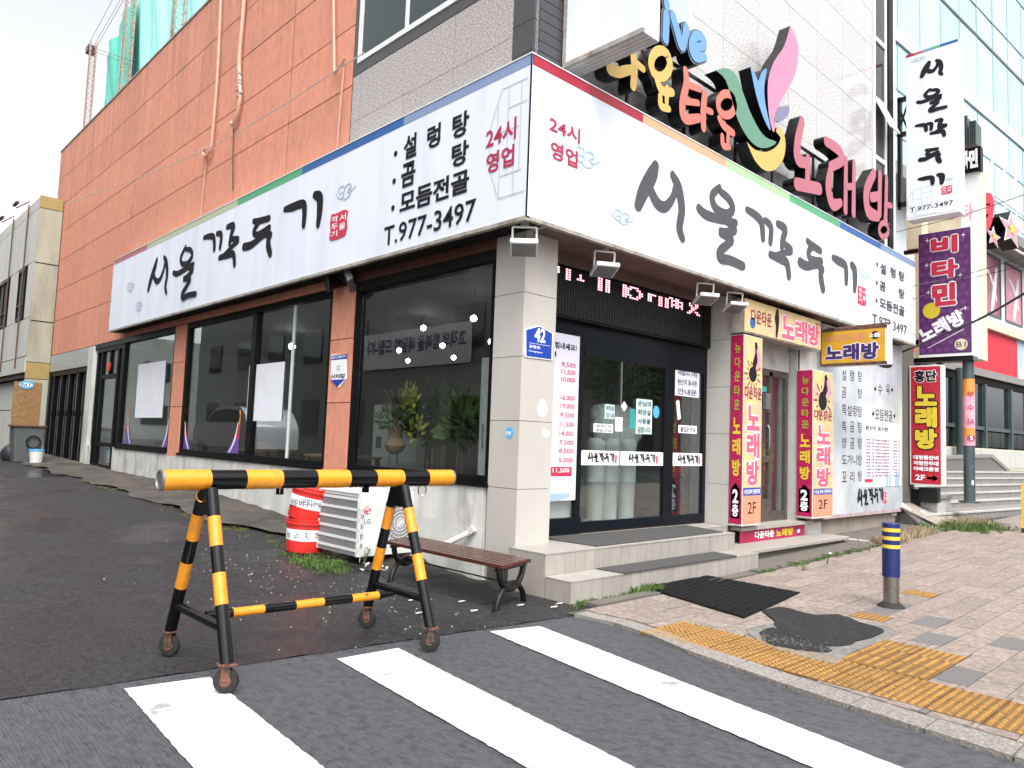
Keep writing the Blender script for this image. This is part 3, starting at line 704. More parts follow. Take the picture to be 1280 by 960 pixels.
# dark granite corner, split in courses
for k in range(22):
    z = 5.05 + k * .355
    m = MB(); m.box(-.332, .0, 0, .03, z + .003, z + .352); m.build('dark_tile', 'granite_dark', B)
    m = MB(); m.box(-.03, -.002, .032, .62, z + .003, z + .352); m.build('dark_tile', 'granite_mid', B)
for k in range(60):
    z = 5.05 + k * .12; m = MB(); m.box(.0, .012, .08, .60, z + .004, z + .116); bb = m if k == 0 else bb
    if k < 40: m.build('dark_course', 'granite_dark', B)
# white granite on the street side
ys = [.62, 1.66, 2.32, 3.02, 3.87, 4.87, 5.90, 6.95, 8.02, 9.07, 9.42]; zs = [5.95, 6.78, 7.49, 8.20, 8.90, 9.62, 10.33, 11.04, 11.75, 12.46]
for i in range(len(ys) - 1):
    for j in range(len(zs) - 1):
        if i == 2 and j >= 1: continue
        m = MB(); m.box(-.03, .0, ys[i] + .004, ys[i + 1] - .004, zs[j] + .004, zs[j + 1] - .004); m.build('granite_tile', 'granite_white', B)
for i in range(len(ys) - 1):
    m = MB(); m.box(-.03, -.002, ys[i] + .003, ys[i + 1] - .003, 5.2, 5.946); m.build('granite_tile', 'granite_mid', B, label='dark soot stained granite tile behind the channel letters')
wn = MB(); wn.box(-.03, .02, 2.33, 2.40, 6.8, 12.4); wn.box(-.03, .02, 2.93, 3.01, 6.8, 12.4); wn.box(-.03, .02, 2.40, 2.93, 7.9, 7.97); wf = wn.build('window', 'white_metal', B, label='narrow upper window between the granite tiles')
m = MB(); m.box(-.005, .002, 2.4, 2.93, 6.8, 12.4); m.build('pane', 'curtain_glass', wf)
# stair window column at the far end
wn = MB()
wn.box(-.04, .02, 9.44, 9.56, 5.4, 12.5); wn.box(-.04, .02, 10.06, 10.16, 5.4, 12.5)
for z in (6.2, 7.35, 8.55, 9.80, 11.1): wn.box(-.03, .03, 9.56, 10.06, z, z + .09)
wf = wn.build('window', 'white_metal', B, label='tall stair window strip at the far end of the street side')
for z0, z1 in ((5.4, 6.2), (6.29, 7.35), (8.64, 9.80), (9.89, 11.1), (11.19, 12.5)):
    m = MB(); m.box(-.005, .002, 9.56, 10.06, z0, z1); m.build('pane', 'car_glass', wf)
m = MB(); m.obox((.03, 9.56, 8.53), (.26, 0, -.60), (0, .5, 0), (.02, 0, .01)); m.build('sash', 'white_metal', wf, label='top hung sash tilted open')
m = MB(); m.box(-.05, .05, 10.17, 10.42, 5.3, 12.5); m.build('dark_strip', 'black_frame', B)
m = MB(); m.box(-.04, .03, 10.42, 10.6, .3, 12.5); m.build('end_strip', 'white_metal', B)
# ---- ground floor, alley side
m = MB(); m.box(-3.38, -.45, .01, .2, 3.50, 3.74); m.build('window_header', 'soffit_dark', B)
for a, b in ((-3.97, -3.385), (-10.27, -9.69)):
    zz = [.95, 1.95, 2.85, 3.61]
    for k in range(3): m = MB(); m.box(a, b, 0, .16, zz[k] + (.0 if k == 0 else .006), zz[k + 1] - .006); m.build('panel', 'orange_paint', B)
    m = MB(); m.box(a - .0, b, -.012, .16, .2, .948); m.build('post_foot', 'plaster', B)
# plinth of rough plaster under the windows
def plinth(a, b, z1, name='plinth'):
    n = max(2, int((b - a) / .25)); m = MB(); rr = random.Random(int(a * 10))
    off = [[.004 + .016 * rr.random() for _ in range(6)] for _ in range(n + 1)]
    for i in range(n):
        for j in range(5):
            P = []
            for (p, q) in ((i, j), (i + 1, j), (i + 1, j + 1), (i, j + 1)):
                x = a + (b - a) * p / n; z = -.1 + (z1 + .1) * q / 5; P.append((x, -off[p][q], z))
            m.face(P)
    m.box(a, b, .0, .16, -.1, z1 - .001); m.build(name, 'plaster', B, smooth=False)
plinth(-3.383, -.50, 1.02); plinth(-9.688, -3.975, 1.02); plinth(-13.9, -10.275, 1.02); plinth(-16.6, -15.9, 1.0)
def frame(mb, x0, x1, z0, z1, t, y0=.02, y1=.12, mull=()):
    mb.box(x0, x0 + t, y0, y1, z0, z1); mb.box(x1 - t, x1, y0, y1, z0, z1); mb.box(x0 + t, x1 - t, y0 + .002, y1, z1 - t, z1); mb.box(x0 + t, x1 - t, y0 - .004, y1, z0, z0 + t)
    for q, tt in mull: mb.box(q - tt / 2, q + tt / 2, y0 + .001, y1, z0 + t, z1 - t)
def shop_window(x0, x1, z0, z1, mull, label, t=.09):
    m = MB(); frame(m, x0, x1, z0, z1, t, mull=mull); m.box(x0, x1, -.035, .02, z0 - .03, z0 + .015); w_ = m.build('window', 'black_frame', B, label=label)
    xs = [x0 + t] + [q for q, _ in mull] + [x1 - t]
    for a, b in zip(xs, xs[1:]): q = MB(); q.box(a, b, .075, .083, z0 + t, z1 - t); q.build('pane', 'window_glass', w_)
    return w_
mw = PY(312, 480, 0).x; ms = PY(358, 480, 0).x
W1 = shop_window(-3.38, -.45, 1.02, 3.56, [], 'single large corner shop window full of plants')
W2 = shop_window(-9.68, -3.98, 1.02, 3.61, [(mw, .16)], 'two pane shop window with white paper sheets')
q = MB(); q.box(ms - .02, ms + .02, .06, .095, 1.11, 3.52); q.build('glass_edge', 'fridge', W2)
W3 = shop_window(-13.75, -10.28, 1.02, 3.61, [], 'shop window beside the side door')
m = MB(); m.box(-16.4, -10.28, .0, .14, 3.50, 3.615); m.build('window_header', 'black_frame', B)
# side door
dx = [PY(122, 500).x, PY(128, 500).x, PY(139, 500).x, PY(158, 500).x, PY(166, 500).x]
d = MB(); frame(d, -15.95, -13.76, .45, 3.50, .10, .02, .12, [(-14.15, .13), (-15.5, .08)]); d.box(-15.4, -14.25, .02, .1, 2.70, 2.80); d.box(-15.4, -14.25, .02, .1, 1.0, 1.1); d.box(-14.85, -14.78, .021, .1, 2.8, 3.42)
dd = d.build('side_door', 'black_frame', B, label='black framed glass side door with a transom')
q = MB(); q.box(-15.85, -13.86, .07, .078, .55, 3.45); q.build('pane', 'window_glass', dd)
q = MB(); q.lathe((-14.65, .0, 2.98), [(.0001, 0), (.10, .01), (.13, .04), (.10, .05)], 14, ax=(0, -1, 0)); q.build('alarm_bell', 'bucket_red', dd)
m = MB(); m.box(-16.62, -16.12, -.03, .16, .2, 3.60); m.build('white_post', 'plaster', B)
# folding gate bay
m = MB()
for a, b in ((-20.95, -18.75), (-18.74, -16.63)): m.box(a, b, -.02, .12, 3.10, 3.60)
m.build('gate_lintel', 'lintel_metal', B)
g = MB(); g.box(-20.95, -20.8, .02, .12, .45, 3.08); g.box(-20.8, -16.64, .02, .12, 2.96, 3.08); g.box(-20.8, -16.64, .03, .12, .45, .55); gd = g.build('folding_gate', 'black_frame', B)
n = 9
for k in range(n):
    a = -20.75 + k * .455; q = MB(); dy = .05 if k % 2 else .0
    q.obox((a, .07 + dy, .56), (.40, .03 if k % 2 else -.03, 0), (0, .02, 0), (0, 0, 2.38)); q.build('gate_leaf', 'gate_slat', gd)
    q = MB(); q.box(a + .40, a + .455, .0 + dy, .09 + dy, .52, 2.96); q.box(a + .39, a + .47, -.02 + dy, .03, 1.75, 1.9); q.build('gate_stile', 'black_frame', gd)
m = MB(); m.box(-21.6, -20.96, -.03, .16, .3, 3.61); m.build('beige_post', 'cream', B)
# interior room behind the windows
m = MB(); m.box(-15.9, -.40, .2, 9, .3, .42); m.build('interior_floor', 'interior_floor', B)
m = MB(); m.box(-15.9, -.5, 8.4, 8.6, .4, 3.8); m.box(-15.95, -15.8, .2, 8.4, .4, 3.8); m.box(-3.0, -2.85, 4.2, 8.4, .42, 3.8); m.build('interior_wall', 'interior_wall', B)
m = MB(); m.box(-21.5, -.4, .2, 9, 3.70, 3.8); m.build('ceiling', 'interior_dark', B)
m = MB(); m.box(-21.5, -15.96, 1.5, 1.6, .3, 3.8); m.build('interior_wall', 'dark_void', B)
m = MB(); m.box(-.4, -.35, 4.6, ENDY, .3, 3.8); m.build('interior_wall', 'interior_dark', B)
# corner pillar of tiles
m = MB(); m.box(-.44, -.02, .02, .48, .0, 3.9); m.build('pillar_core', 'tile_grout', B)
pz = [.29, 1.005, 1.72, 2.40, 3.085, 3.78]
for k in range(5):
    for bx in ((-.46, -.003, 0, .02), (-.02, 0, .003, .50)):
        m = MB(); m.box(bx[0], bx[1], bx[2], bx[3], pz[k] + .003, pz[k + 1] - .003); m.build('pillar_tile', 'pillar_tile', B)
m = MB(); m.box(-.46, -.035, .03, .5, -.1, .288); m.build('pillar_foot', 'concrete_light', B)
# second pillar: side face in the recess and front face
m = MB(); m.box(-.44, -.02, 4.22, 4.60, .2, 3.8); m.build('pillar_core', 'tile_grout', B)
for za, zb in ((.42, 1.0), (1.0, 1.72), (1.72, 2.40), (2.40, 3.09), (3.09, 3.74)):
    m = MB(); m.box(-.40, -.003, 4.2, 4.22, za + .003, zb - .003); m.build('pillar_tile', 'pillar_tile', B)
    if za > 2: m = MB(); m.box(-.02, 0, 4.203, 4.72, za + .003, zb - .003); m.build('pillar_tile', 'pillar_tile', B)
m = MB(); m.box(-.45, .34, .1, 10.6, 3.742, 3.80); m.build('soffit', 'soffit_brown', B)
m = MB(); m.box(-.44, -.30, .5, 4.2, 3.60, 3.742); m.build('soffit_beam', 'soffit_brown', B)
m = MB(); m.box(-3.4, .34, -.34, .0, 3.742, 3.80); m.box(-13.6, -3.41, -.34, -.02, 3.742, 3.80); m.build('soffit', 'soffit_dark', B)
# entrance: black frame, panes and sticker bands at x = -.385
EX = -.385; EP = Plane('x', EX)
yb = [.5, EP.p(722, 540).y, EP.p(830, 560).y, EP.p(838, 560).y, EP.p(876, 560).y, 4.2]
ye = [EP.p(x, 560).y for x in (687, 722, 728, 776, 830, 838, 880)]
zh = EP.p(722, 430).z; zt = EP.p(830, 650).z; zt = .47
d = MB(); d.box(EX - .06, EX, .5, 4.2, zh, 2.98); d.box(EX - .06, EX + .004, .5, ye[2], .42, .62); d.box(EX - .06, EX + .002, ye[1] - .02, ye[1] + .07, .62, zh)
d.box(EX - .06, EX + .002, ye[4], ye[5] + .06, .44, zh); d.box(EX - .06, EX + .002, ye[6] - .03, 4.198, .42, zh); d.box(EX - .05, EX, ye[2], ye[4], .44, .56); d.box(EX - .05, EX, ye[5], ye[6], .44, .56)
d.box(EX - .05, EX + .001, ye[2], ye[4], zh - .12, zh - .002); d.box(EX - .05, EX + .001, ye[5], ye[6], zh - .12, zh - .002)
DOOR = d.build('entrance', 'navy_frame', B, label='dark framed glass entrance with sliding doors')
for a, b, zz in ((.52, ye[1], .62), (ye[1] + .07, ye[3], .56), (ye[3], ye[4], .56), (ye[5] + .06, ye[6] - .03, .56)):
    q = MB(); q.box(EX - .030, EX - .022, a, b, zz, zh); q.build('pane', 'door_glass', DOOR)
q = MB(); q.box(EX - .02, EX - .01, ye[3] - .012, ye[3] + .012, .56, zh); q.build('meeting_edge', 'grey_metal', DOOR)
q = MB(); q.box(EX - .3, EX - .02, ye[2], ye[4], .425, .435); q.build('door_track', 'rust', DOOR)
# stickers and notices on the door glass (parts of the door)
def dsk(name, x0, yt, yb_, x1, mat, txt=None, tm='ink', rows=1, label=None, r=None):
    rr = rect(EP, x0, yt, yb_, x1) if r is None else r
    m = MB(); panel(m, EP, rr, .002, 0)
    o = m.build(name, mat, DOOR, label=label)
    if txt:
        u0, v0, u1, v1 = rr; H = (v1 - v0) / len(txt)
        t = MB()
        for i, s in enumerate(txt):
            put(t, s, EP, (u0 + (u1 - u0) * .1, v1 - (i + .85) * H, u1 - (u1 - u0) * .1, v1 - (i + .2) * H))
        t.build('lettering', tm, o)
    return o
bz = (EP.p(728, 540).z + EP.p(728, 559).z) / 2
GLY = {
 '서': [[(.38, 1.0, .10), (.31, .82, .19), (.16, .52, .18), (.07, .27, .11)], [(.27, .62, .10), (.42, .43, .12), (.58, .42, .10), (.72, .60, .07), (.78, .80, .06)], [(.72, .98, .07), (.84, .82, .14), (.92, .50, .11), (.88, .18, .10), (.95, .02, .06)]],
 '울': [[(.44, .98, .05), (.28, .82, .09), (.36, .68, .09), (.60, .66, .10), (.74, .77, .09), (.66, .88, .08), (.46, .93, .05)], [(.0, .58, .08), (.15, .535, .10), (.45, .555, .08), (.82, .60, .06)], [(.62, .57, .07), (.80, .50, .09), (.62, .42, .08), (.46, .385, .07), (.72, .35, .09), (.62, .25, .09), (.46, .12, .11), (.50, .04, .10), (.70, .06, .09), (1.0, .045, .08)]],
 '깍': [[(.0, .97, .05), (.15, .95, .09), (.30, .86, .11), (.34, .56, .08)], [(.38, .93, .06), (.51, .85, .10), (.50, .55, .08)], [(.66, .98, .07), (.83, .94, .12), (.78, .72, .10), (.76, .55, .08)], [(.76, .66, .06), (.98, .57, .09), (.84, .47, .05), (.62, .33, .05)], [(.50, .31, .07), (.72, .30, .10), (.88, .27, .11), (.93, .02, .09)]],
 '두': [[(.30, .97, .06), (.45, .92, .09), (.82, .88, .08)], [(.50, .90, .08), (.34, .72, .09), (.46, .60, .08), (.85, .65, .09)], [(.02, .43, .13), (.28, .41, .12), (.70, .52, .06), (.90, .47, .11)], [(.84, .47, .12), (.85, .25, .15), (.93, .04, .12)]],
 '기': [[(.0, .93, .06), (.2, .90, .12), (.5, .86, .12), (.56, .6, .13), (.56, .18, .09)], [(.80, .98, .10), (.93, .82, .18), (.95, .4, .15), (.93, .03, .09)]]}
def brush(mb, ch, pl, r, mi=0, lift=.003, shear=0, ref=None):
    u0, v0, u1, v1 = r; W, H = u1 - u0, v1 - v0; ref = ref or H
    for k, st in enumerate(GLY[ch]):
        mb.ribbon([(u0 + x * W, v0 + y * H + shear * (x - .5) * W, (w_ * .7 + .055) * 1.4 * ref) for x, y, w_ in st], pl.O(), pl.U, ZU, lift=lift + k * .0004, mf=mi, smooth=8)
def pxbox(pl, x0, x1, y0, y1, slope):
    """box of a glyph seen in perspective: the sloping base line takes part of the measured height"""
    e = abs(slope) * (x1 - x0) / 2; xm = (x0 + x1) / 2; a = pl.uv(xm, y0 + e); b = pl.uv(xm, y1 - e); ua = pl.uv(x0, (y0 + y1) / 2)[0]; ub = pl.uv(x1, (y0 + y1) / 2)[0]
    return ua, b[1], ub, a[1]
for i, (a, b) in enumerate(((ye[1] + .07, ye[3] - .01), (ye[3] + .01, ye[4]), (ye[5] + .06, ye[6] - .03))):
    za, zb = 1.245, 1.425
    q = MB(); q.box(EX - .02, EX - .012, a, b, za, zb); o = q.build('sticker_band', 'pure_white', DOOR)
    t = MB(); w_ = min(.62, (b - a) * .72); y0 = a + (b - a) * .18; ep2 = Plane('x', EX - .012)
    for j, ch in enumerate('서울깍두기'): brush(t, ch, ep2, (y0 + j * w_ / 5.2, za + .04, y0 + (j + .85) * w_ / 5.2, zb - .03))
    t.build('lettering', 'ink', o); t = MB(); t.box(EX - .012, EX - .010, y0 + w_ * .98, y0 + w_ * 1.04, za + .03, zb - .05); t.build('seal', 'red_print', o)
dsk('notice', 742, 529, 540, 766, 'pure_white', ['서울 깍두기 식당', '영업 안내'], label='small white notice on the left door')
dsk('notice', 756, 505, 523, 768, 'paper_mint', ['화장실', '안내'], 'navy_blue', label='small notice with a red foot')
dsk('notice', 769, 521, 539, 778, 'pure_white', label='blank white card')
dsk('notice', 787, 511, 536, 794, 'teal', label='teal plastic door handle plate')
dsk('notice', 795, 498, 542, 815, 'paper_mint', ['손님의', '화장실', '사용을', '금합니다'], label='mint paper notice with four lines of writing')
dsk('notice', 848, 531, 541, 871, 'pure_white', ['출입문 안내'], label='small white notice on the right pane')
dsk('notice', 844, 458, 494, 874, 'paper', ['사랑합니다 고객님', '원산지 표시판', '안내문'], 'navy_blue', label='printed paper notice with a drawing')
q = MB(); q.lathe(EP.p(820, 515) + XU * .003, [(.07, 0), (.07, .002)], 20, ax=(1, 0, 0), sx=1.2); q.build('round_sticker', 'sticker_blue', DOOR)
q = MB(); c = EP.p(780, 508) + XU * .003; q.face([c + YU * .07, c + ZU * .07, c - YU * .07, c - ZU * .07]); q.build('square_sticker', 'paper', DOOR)
q = MB(); c = EP.p(846, 525); q.obox(c + XU * .01, (0, .07, .02), (0, -.05, .26), (.01, 0, 0)); q.build('phone_sticker', 'pure_white', DOOR, label='white hand held card machine sticker')

# steps of the entrance
st = thing('entrance_steps', 'two pale tiled steps leading up to the restaurant door', 'steps', (.4, 1.6, 0))
def step(x0, x1, y0, y1, z0, z1, nm):
    m = MB(); m.box(x0, x1 - .014, y0 + .014, y1, z0, z1 - .012); s = m.build('step', 'tile_grout', st)
    n = int((y1 - y0) / .148); rr = random.Random(int(z1 * 100))
    for k in range(n):
        a = y0 + (y1 - y0) * k / n; b = y0 + (y1 - y0) * (k + 1) / n; e = rr.uniform(-.0015, .0015)
        m = MB(); m.box(x1 - .014, x1 + e, a + .002, b - .002, z0, z1 - .014); m.build('riser_tile', 'step_tile', s)
    n = int((x1 - x0) / .2)
    for k in range(n):
        a = x0 + (x1 - x0) * k / n; b = x0 + (x1 - x0) * (k + 1) / n
        m = MB(); m.box(a + .002, b - .002 - (.014 if k == n - 1 else 0), y0, y0 + .014, z0, z1 - .014); m.build('riser_tile', 'step_tile', s)
    n = int((y1 - y0) / .6)
    for k in range(n):
        a = y0 + (y1 - y0) * k / n; b = y0 + (y1 - y0) * (k + 1) / n
        m = MB(); m.box(x0, x1 + .004, a + .0015 - (.004 if k == 0 else 0), b - .0015, z1 - .012, z1); m.build('tread_tile', 'step_tile', s)
step(.0, .52, -.09, 3.47, -.1, .422, 'a'); step(-.5, -.004, .51, 4.19, -.1, .421, 'a'); step(.53, .86, -.09, 3.45, -.1, .208, 'b')
def mat(name, pts, z, th, mt, lab, cat='door mat', ridges=0):
    m = MB(); P = [Vector((x, y, z + th)) for x, y in pts]
    o = MB(); o.prism(P, (0, 0, th)); r = o.build(name, mt); tag(r, lab, cat); return r
mat('door_mat', [(-.30, .70), (-.28, 3.55), (.42, 3.35), (.46, .75)], .4225, .012, 'mat_grey', 'dark grey bristle mat on the top step before the restaurant door')
mat('door_mat', [(.54, .66), (.52, 2.95), (.875, 2.90), (.875, .70)], .2085, .012, 'mat_grey', 'dark grey bristle mat lying over the edge of the lower step')
mt = thing('rubber_mat', 'large black ribbed rubber mat on the pavers below the steps', 'mat', (1.4, 1.6, .03))
m = MB(); m.prism([(x, y, .040) for x, y in MATQ], (0, 0, .014)); m.build('mat_base', 'mat_rubber', mt)
m = MB(); A_, B_, C_, D_ = [Vector((x, y, .0405)) for x, y in MATQ]; rr = random.Random(2)
for i in range(15):
    for j in range(22):
        u0, u1, v0, v1 = (i + .1) / 15, (i + .9) / 15, (j + .12 + .3 * (i % 2)) / 22.5, (j + .88 + .3 * (i % 2)) / 22.5
        q = [A_.lerp(D_, u).lerp(B_.lerp(C_, u), v) for u, v in ((u0, v0), (u1, v0), (u1, v1), (u0, v1))]; m.prism([p + ZU * .006 for p in q], (0, 0, .006))
m.build('tread_blocks', 'mat_rubber', mt)
# steps of the karaoke entrance
kb = thing('karaoke_steps', 'worn concrete steps below the karaoke entrance', 'steps', (.2, 5.6, 0))
m = MB(); m.box(-.6, .09, 4.61, 7.0, -.1, .35); m.build('step', 'concrete_light', kb); m = MB(); m.box(-.6, .15, 4.3, 6.6, .352, .40); m.build('slab', 'step_tile', kb)
m = MB(); m.box(-.1, .56, 3.60, 6.98, .12, .17); m.build('slab', 'step_tile', kb, bevel=.008); m = MB(); m.box(-.1, .50, 3.46, 6.95, -.1, .118); m.build('step', 'concrete', kb)
m = MB(); m.box(-.1, .0, 7.0, ENDY, -.1, .44); m.box(-.1, .02, 6.6, 7.25, -.1, .44); m.build('base_wall', 'base_brown', B)

# ================================================================== signs
LP, RP = Plane('y', -.34), Plane('x', .34)
Z0, Z1 = 3.752, 5.44
SB = thing('corner_signboard', 'long white lightbox sign wrapping the corner above the shop windows with brush lettering', 'signboard', (0, 0, 3.75))
XL = -13.70; YR = 10.75
m = MB(); m.box(XL, .338, -.338, -.02, Z0, Z1); m.box(.0, .338, -.02, YR, Z0, Z1); m.build('cabinet', 'sign_edge', SB)
def wavy(pl, u0, u1, v0, v1, nu, amp, flip):
    m = MB(); ix = {}; rr = random.Random(4)
    for i in range(nu + 1):
        for j in range(9):
            u = u0 + (u1 - u0) * i / nu; v = v0 + (v1 - v0) * j / 8; e = amp * (sin(u * 3.1) * .5 + sin(u * 7.7 + 1) * .3) * (1 - (j / 8)) * .4
            if j < 3: e += amp * .9 * sin(u * 1.9 + j * .8) * (1 - j / 3)
            p = pl.pt(u, v) - pl.N * (.002 + abs(e)); ix[i, j] = len(m.v); m.v.append(tuple(p))
    for i in range(nu):
        for j in range(8): m.f.append((ix[i, j], ix[i + 1, j], ix[i + 1, j + 1], ix[i, j + 1])); m.mi.append(0)
    return m
SL = wavy(Plane('y', -.352), XL, .352, Z0 + .005, Z1 - .11, 90, .006, 0).build('alley_face', 'sign_white', SB, smooth=True)
SR = wavy(Plane('x', .352), -.352, YR, Z0 + .005, Z1 - .11, 90, .003, 0).build('street_face', 'sign_white', SB, smooth=True)
m = MB(); m.box(-.004 + .345, .356, -.356, -.345, Z0, Z1); m.build('corner_trim', 'black_frame', SB)
m = MB(); m.box(XL, .34, -.36, -.30, Z0 - .035, Z0 + .004); m.box(.30, .36, -.30, YR, Z0 - .035, Z0 + .004); m.box(XL - .02, XL, -.36, -.02, Z0 - .03, Z1); m.build('lower_rail', 'sign_edge', SB)
m = MB(); m.box(XL, .36, -.36, -.02, Z1, Z1 + .012); m.box(.0, .36, -.02, YR, Z1, Z1 + .012); m.build('top_rail', 'mullion_white', SB)
lp, rp = Plane('y', -.353), Plane('x', .353)
def band(pl, par, cuts, cols, y):
    for (a, b), c in zip(zip(cuts, cuts[1:]), cols):
        ua, ub = sorted((pl.uv(a, y(a))[0] if a is not None else 0, pl.uv(b, y(b))[0])); m = MB(); panel(m, pl, (ua, Z1 - .11, ub, Z1), .004, 0); m.build('colour_stripe', c, par)
band(lp, SB, [665.9, 505, 378, 297, 240, 184, 143.6], ['band_greyblue', 'band_blue', 'band_green', 'band_pale', 'band_pale', 'band_pink'], lambda x: 69 + .495 * (666 - x))
band(rp, SB, [667.4, 804, 908, 987, 1050, 1101, 1143.5], ['band_red', 'band_orange', 'band_lime', 'band_green', 'band_blue', 'band_greyblue'], lambda x: 69.5 + .546 * (x - 667))
# brush name
rf = None
for ch, x0, x1, y0, y1 in (('서', 185, 211, 319, 375), ('울', 217, 247, 301.6, 380), ('깍', 254, 298, 278, 346), ('두', 305, 342, 265, 331), ('기', 355.5, 402, 240.5, 297.6)):
    r_ = pxbox(lp, x0, x1, y0, y1, .38); rf = rf or .86 * (r_[3] - r_[1]); lm = MB(); brush(lm, ch, lp, r_, ref=rf); lm.build('brush_letter', 'ink', SL)
rf = None
for ch, x0, x1, y0, y1 in (('서', 793, 857, 196, 303), ('울', 873, 929, 221, 338.5), ('깍', 933, 990, 261, 349.5), ('두', 999, 1031, 295, 365), ('기', 1041, 1070, 320, 364)):
    r_ = pxbox(rp, x0, x1, y0, y1, .43); rf = rf or r_[3] - r_[1]; lm = MB(); brush(lm, ch, rp, r_, ref=rf); lm.build('brush_letter', 'ink_grey', SR)
# side lettering
def line(mb, pl, s, x0, yt, yb_, x1, bold=.03, dots=None):
    put(mb, s, pl, rect(pl, x0, yt, yb_, x1), bold=bold)
def dot(mb, pl, x, y, r):
    u, v = pl.uv(x, y); mb.lathe(pl.pt(u, v) + pl.N * .001, [(r, 0), (r, .002)], 12, ax=pl.N)
t = MB()
line(t, lp, '설', 504.7, 172, 201, 521); line(t, lp, '렁', 534, 160, 188, 551); line(t, lp, '탕', 565.6, 145.5, 175.5, 586.5)
line(t, lp, '곰', 501.6, 206.5, 236, 519.5); line(t, lp, '탕', 564.7, 182, 211, 586)
line(t, lp, '모듬전골', 500, 241.5, 268, 586.5)
for x, y in ((494.7, 192), (492.8, 226.5), (491.2, 260)): dot(t, lp, x, y, .037)
line(t, lp, 'T.977-3497', 480, 284.5, 308, 595, .012); t.build('menu_lettering', 'ink', SL)
t = MB(); line(t, lp, '24시', 607.8, 161, 187.5, 645.5, .02); line(t, lp, '영업', 607.8, 193, 218.5, 643, .025); t.build('hours_lettering', 'crimson', SL)
t = MB(); line(t, rp, '24시', 686.7, 143, 163.5, 725, .02); line(t, rp, '영업', 688, 174.5, 197, 722, .025); t.build('hours_lettering', 'crimson', SR)
t = MB()
line(t, rp, '설', 1100, 327.5, 341, 1107.5); line(t, rp, '렁', 1113, 333, 346, 1119.5); line(t, rp, '탕', 1123.5, 337.5, 350, 1130.5)
line(t, rp, '곰', 1099.5, 350.5, 362, 1107); line(t, rp, '탕', 1123.5, 359.5, 372, 1130.5)
line(t, rp, '모듬전골', 1099.5, 371, 384, 1130.5)
for x, y in ((1096.5, 330.5), (1096, 353.5), (1095.7, 376)): dot(t, rp, x, y, .045)
line(t, rp, 'T.977-3497', 1090.5, 391.5, 404, 1133.5, .012); t.build('menu_lettering', 'ink_grey', SR)
# seal and faint ornaments
def seal(pl, x0, x1, y0, y1, slope, par, mat='red_print'):
    u0, v0, u1, v1 = pxbox(pl, x0, x1, y0, y1, slope); w_, h = u1 - u0, v1 - v0; N = pl.N
    m = MB(); P = [(.1, .02), (.5, .0), (.9, .04), (1, .3), (.94, .6), (1, .9), (.8, 1), (.3, .97), (.06, 1), (0, .7), (.05, .4), (0, .1)]
    m.prism([pl.pt(u0 + a * w_, v0 + b * h) + N * .003 for a, b in P], N * .002); o = m.build('seal', mat, par)
    t = MB()
    for k, ch in enumerate('서울'): put(t, ch, pl, (u0 + w_ * .54, v0 + h * (.62 - .32 * k), u0 + w_ * .9, v0 + h * (.86 - .32 * k)), lift=.005)
    for k, ch in enumerate('깍두기'): put(t, ch, pl, (u0 + w_ * .1, v0 + h * (.66 - .27 * k), u0 + w_ * .46, v0 + h * (.88 - .27 * k)), lift=.005)
    t.build('seal_lettering', 'pure_white', o)
seal(lp, 412.5, 434.5, 260.5, 302.5, .38, SL); seal(rp, 1072, 1083, 356, 384, .43, SR)
CLOUD = [[(0, .5), (.1, .25), (.3, .15), (.42, .35), (.3, .5), (.2, .4)], [(.3, .15), (.5, 0), (.75, .2), (.6, .4)], [(.42, .5), (.5, .75), (.7, .8), (.78, .6), (.65, .5)], [(.6, .4), (.8, .35), (1, .55)], [(.1, .55), (.15, .8), (.35, .85), (.4, .7)]]
def cloud(pl, x0, x1, y0, y1, par, mat='cloud_blue'):
    u0, v0, u1, v1 = pxbox(pl, x0, x1, y0, y1, .3); m = MB()
    for st_ in CLOUD: m.ribbon([(u0 + a * (u1 - u0), v0 + b * (v1 - v0), .055 * (v1 - v0) + .008) for a, b in st_], pl.O(), pl.U, ZU, lift=.002)
    m.build('cloud_print', mat, par)
cloud(lp, 421, 444, 224, 252, SL); cloud(rp, 716, 750, 178, 214, SR); cloud(rp, 765, 792, 258, 284, SR); cloud(lp, 159, 168, 350, 366, SL); cloud(lp, 170, 178, 374, 390, SL); cloud(rp, 1075, 1088, 335, 350, SR)
def lattice(pl, u0, u1, v0, v1, par):
    m = MB(); w_ = .012
    def ln(a, b, c, d): m.ribbon([(u0 + a * (u1 - u0), v0 + b * (v1 - v0), w_), (u0 + c * (u1 - u0), v0 + d * (v1 - v0), w_)], pl.O(), pl.U, ZU, lift=.0015, smooth=0)
    for a, b, c, d in ((0, .3, 0, .7), (0, .7, .3, 1), (.3, 1, 1, 1), (0, .3, .3, 0), (.3, 0, 1, 0), (.3, 0, .3, .4), (.3, .4, .0, .4), (.5, .2, .5, 1), (.3, .2, .9, .2), (.2, .6, .8, .6), (.2, .6, .2, .85), (.7, 0, .7, .6), (.7, .8, 1, .8), (.5, .8, .7, .8), (.85, .2, .85, 1)): ln(a, b, c, d)
    m.build('lattice_print', 'lattice_blue', par)
u0 = lp.uv(612, 200)[0]; lattice(lp, u0, .30, 4.02, 5.2, SL)
lattice(rp, 10.0, YR - .02, 3.95, 4.7, SR)

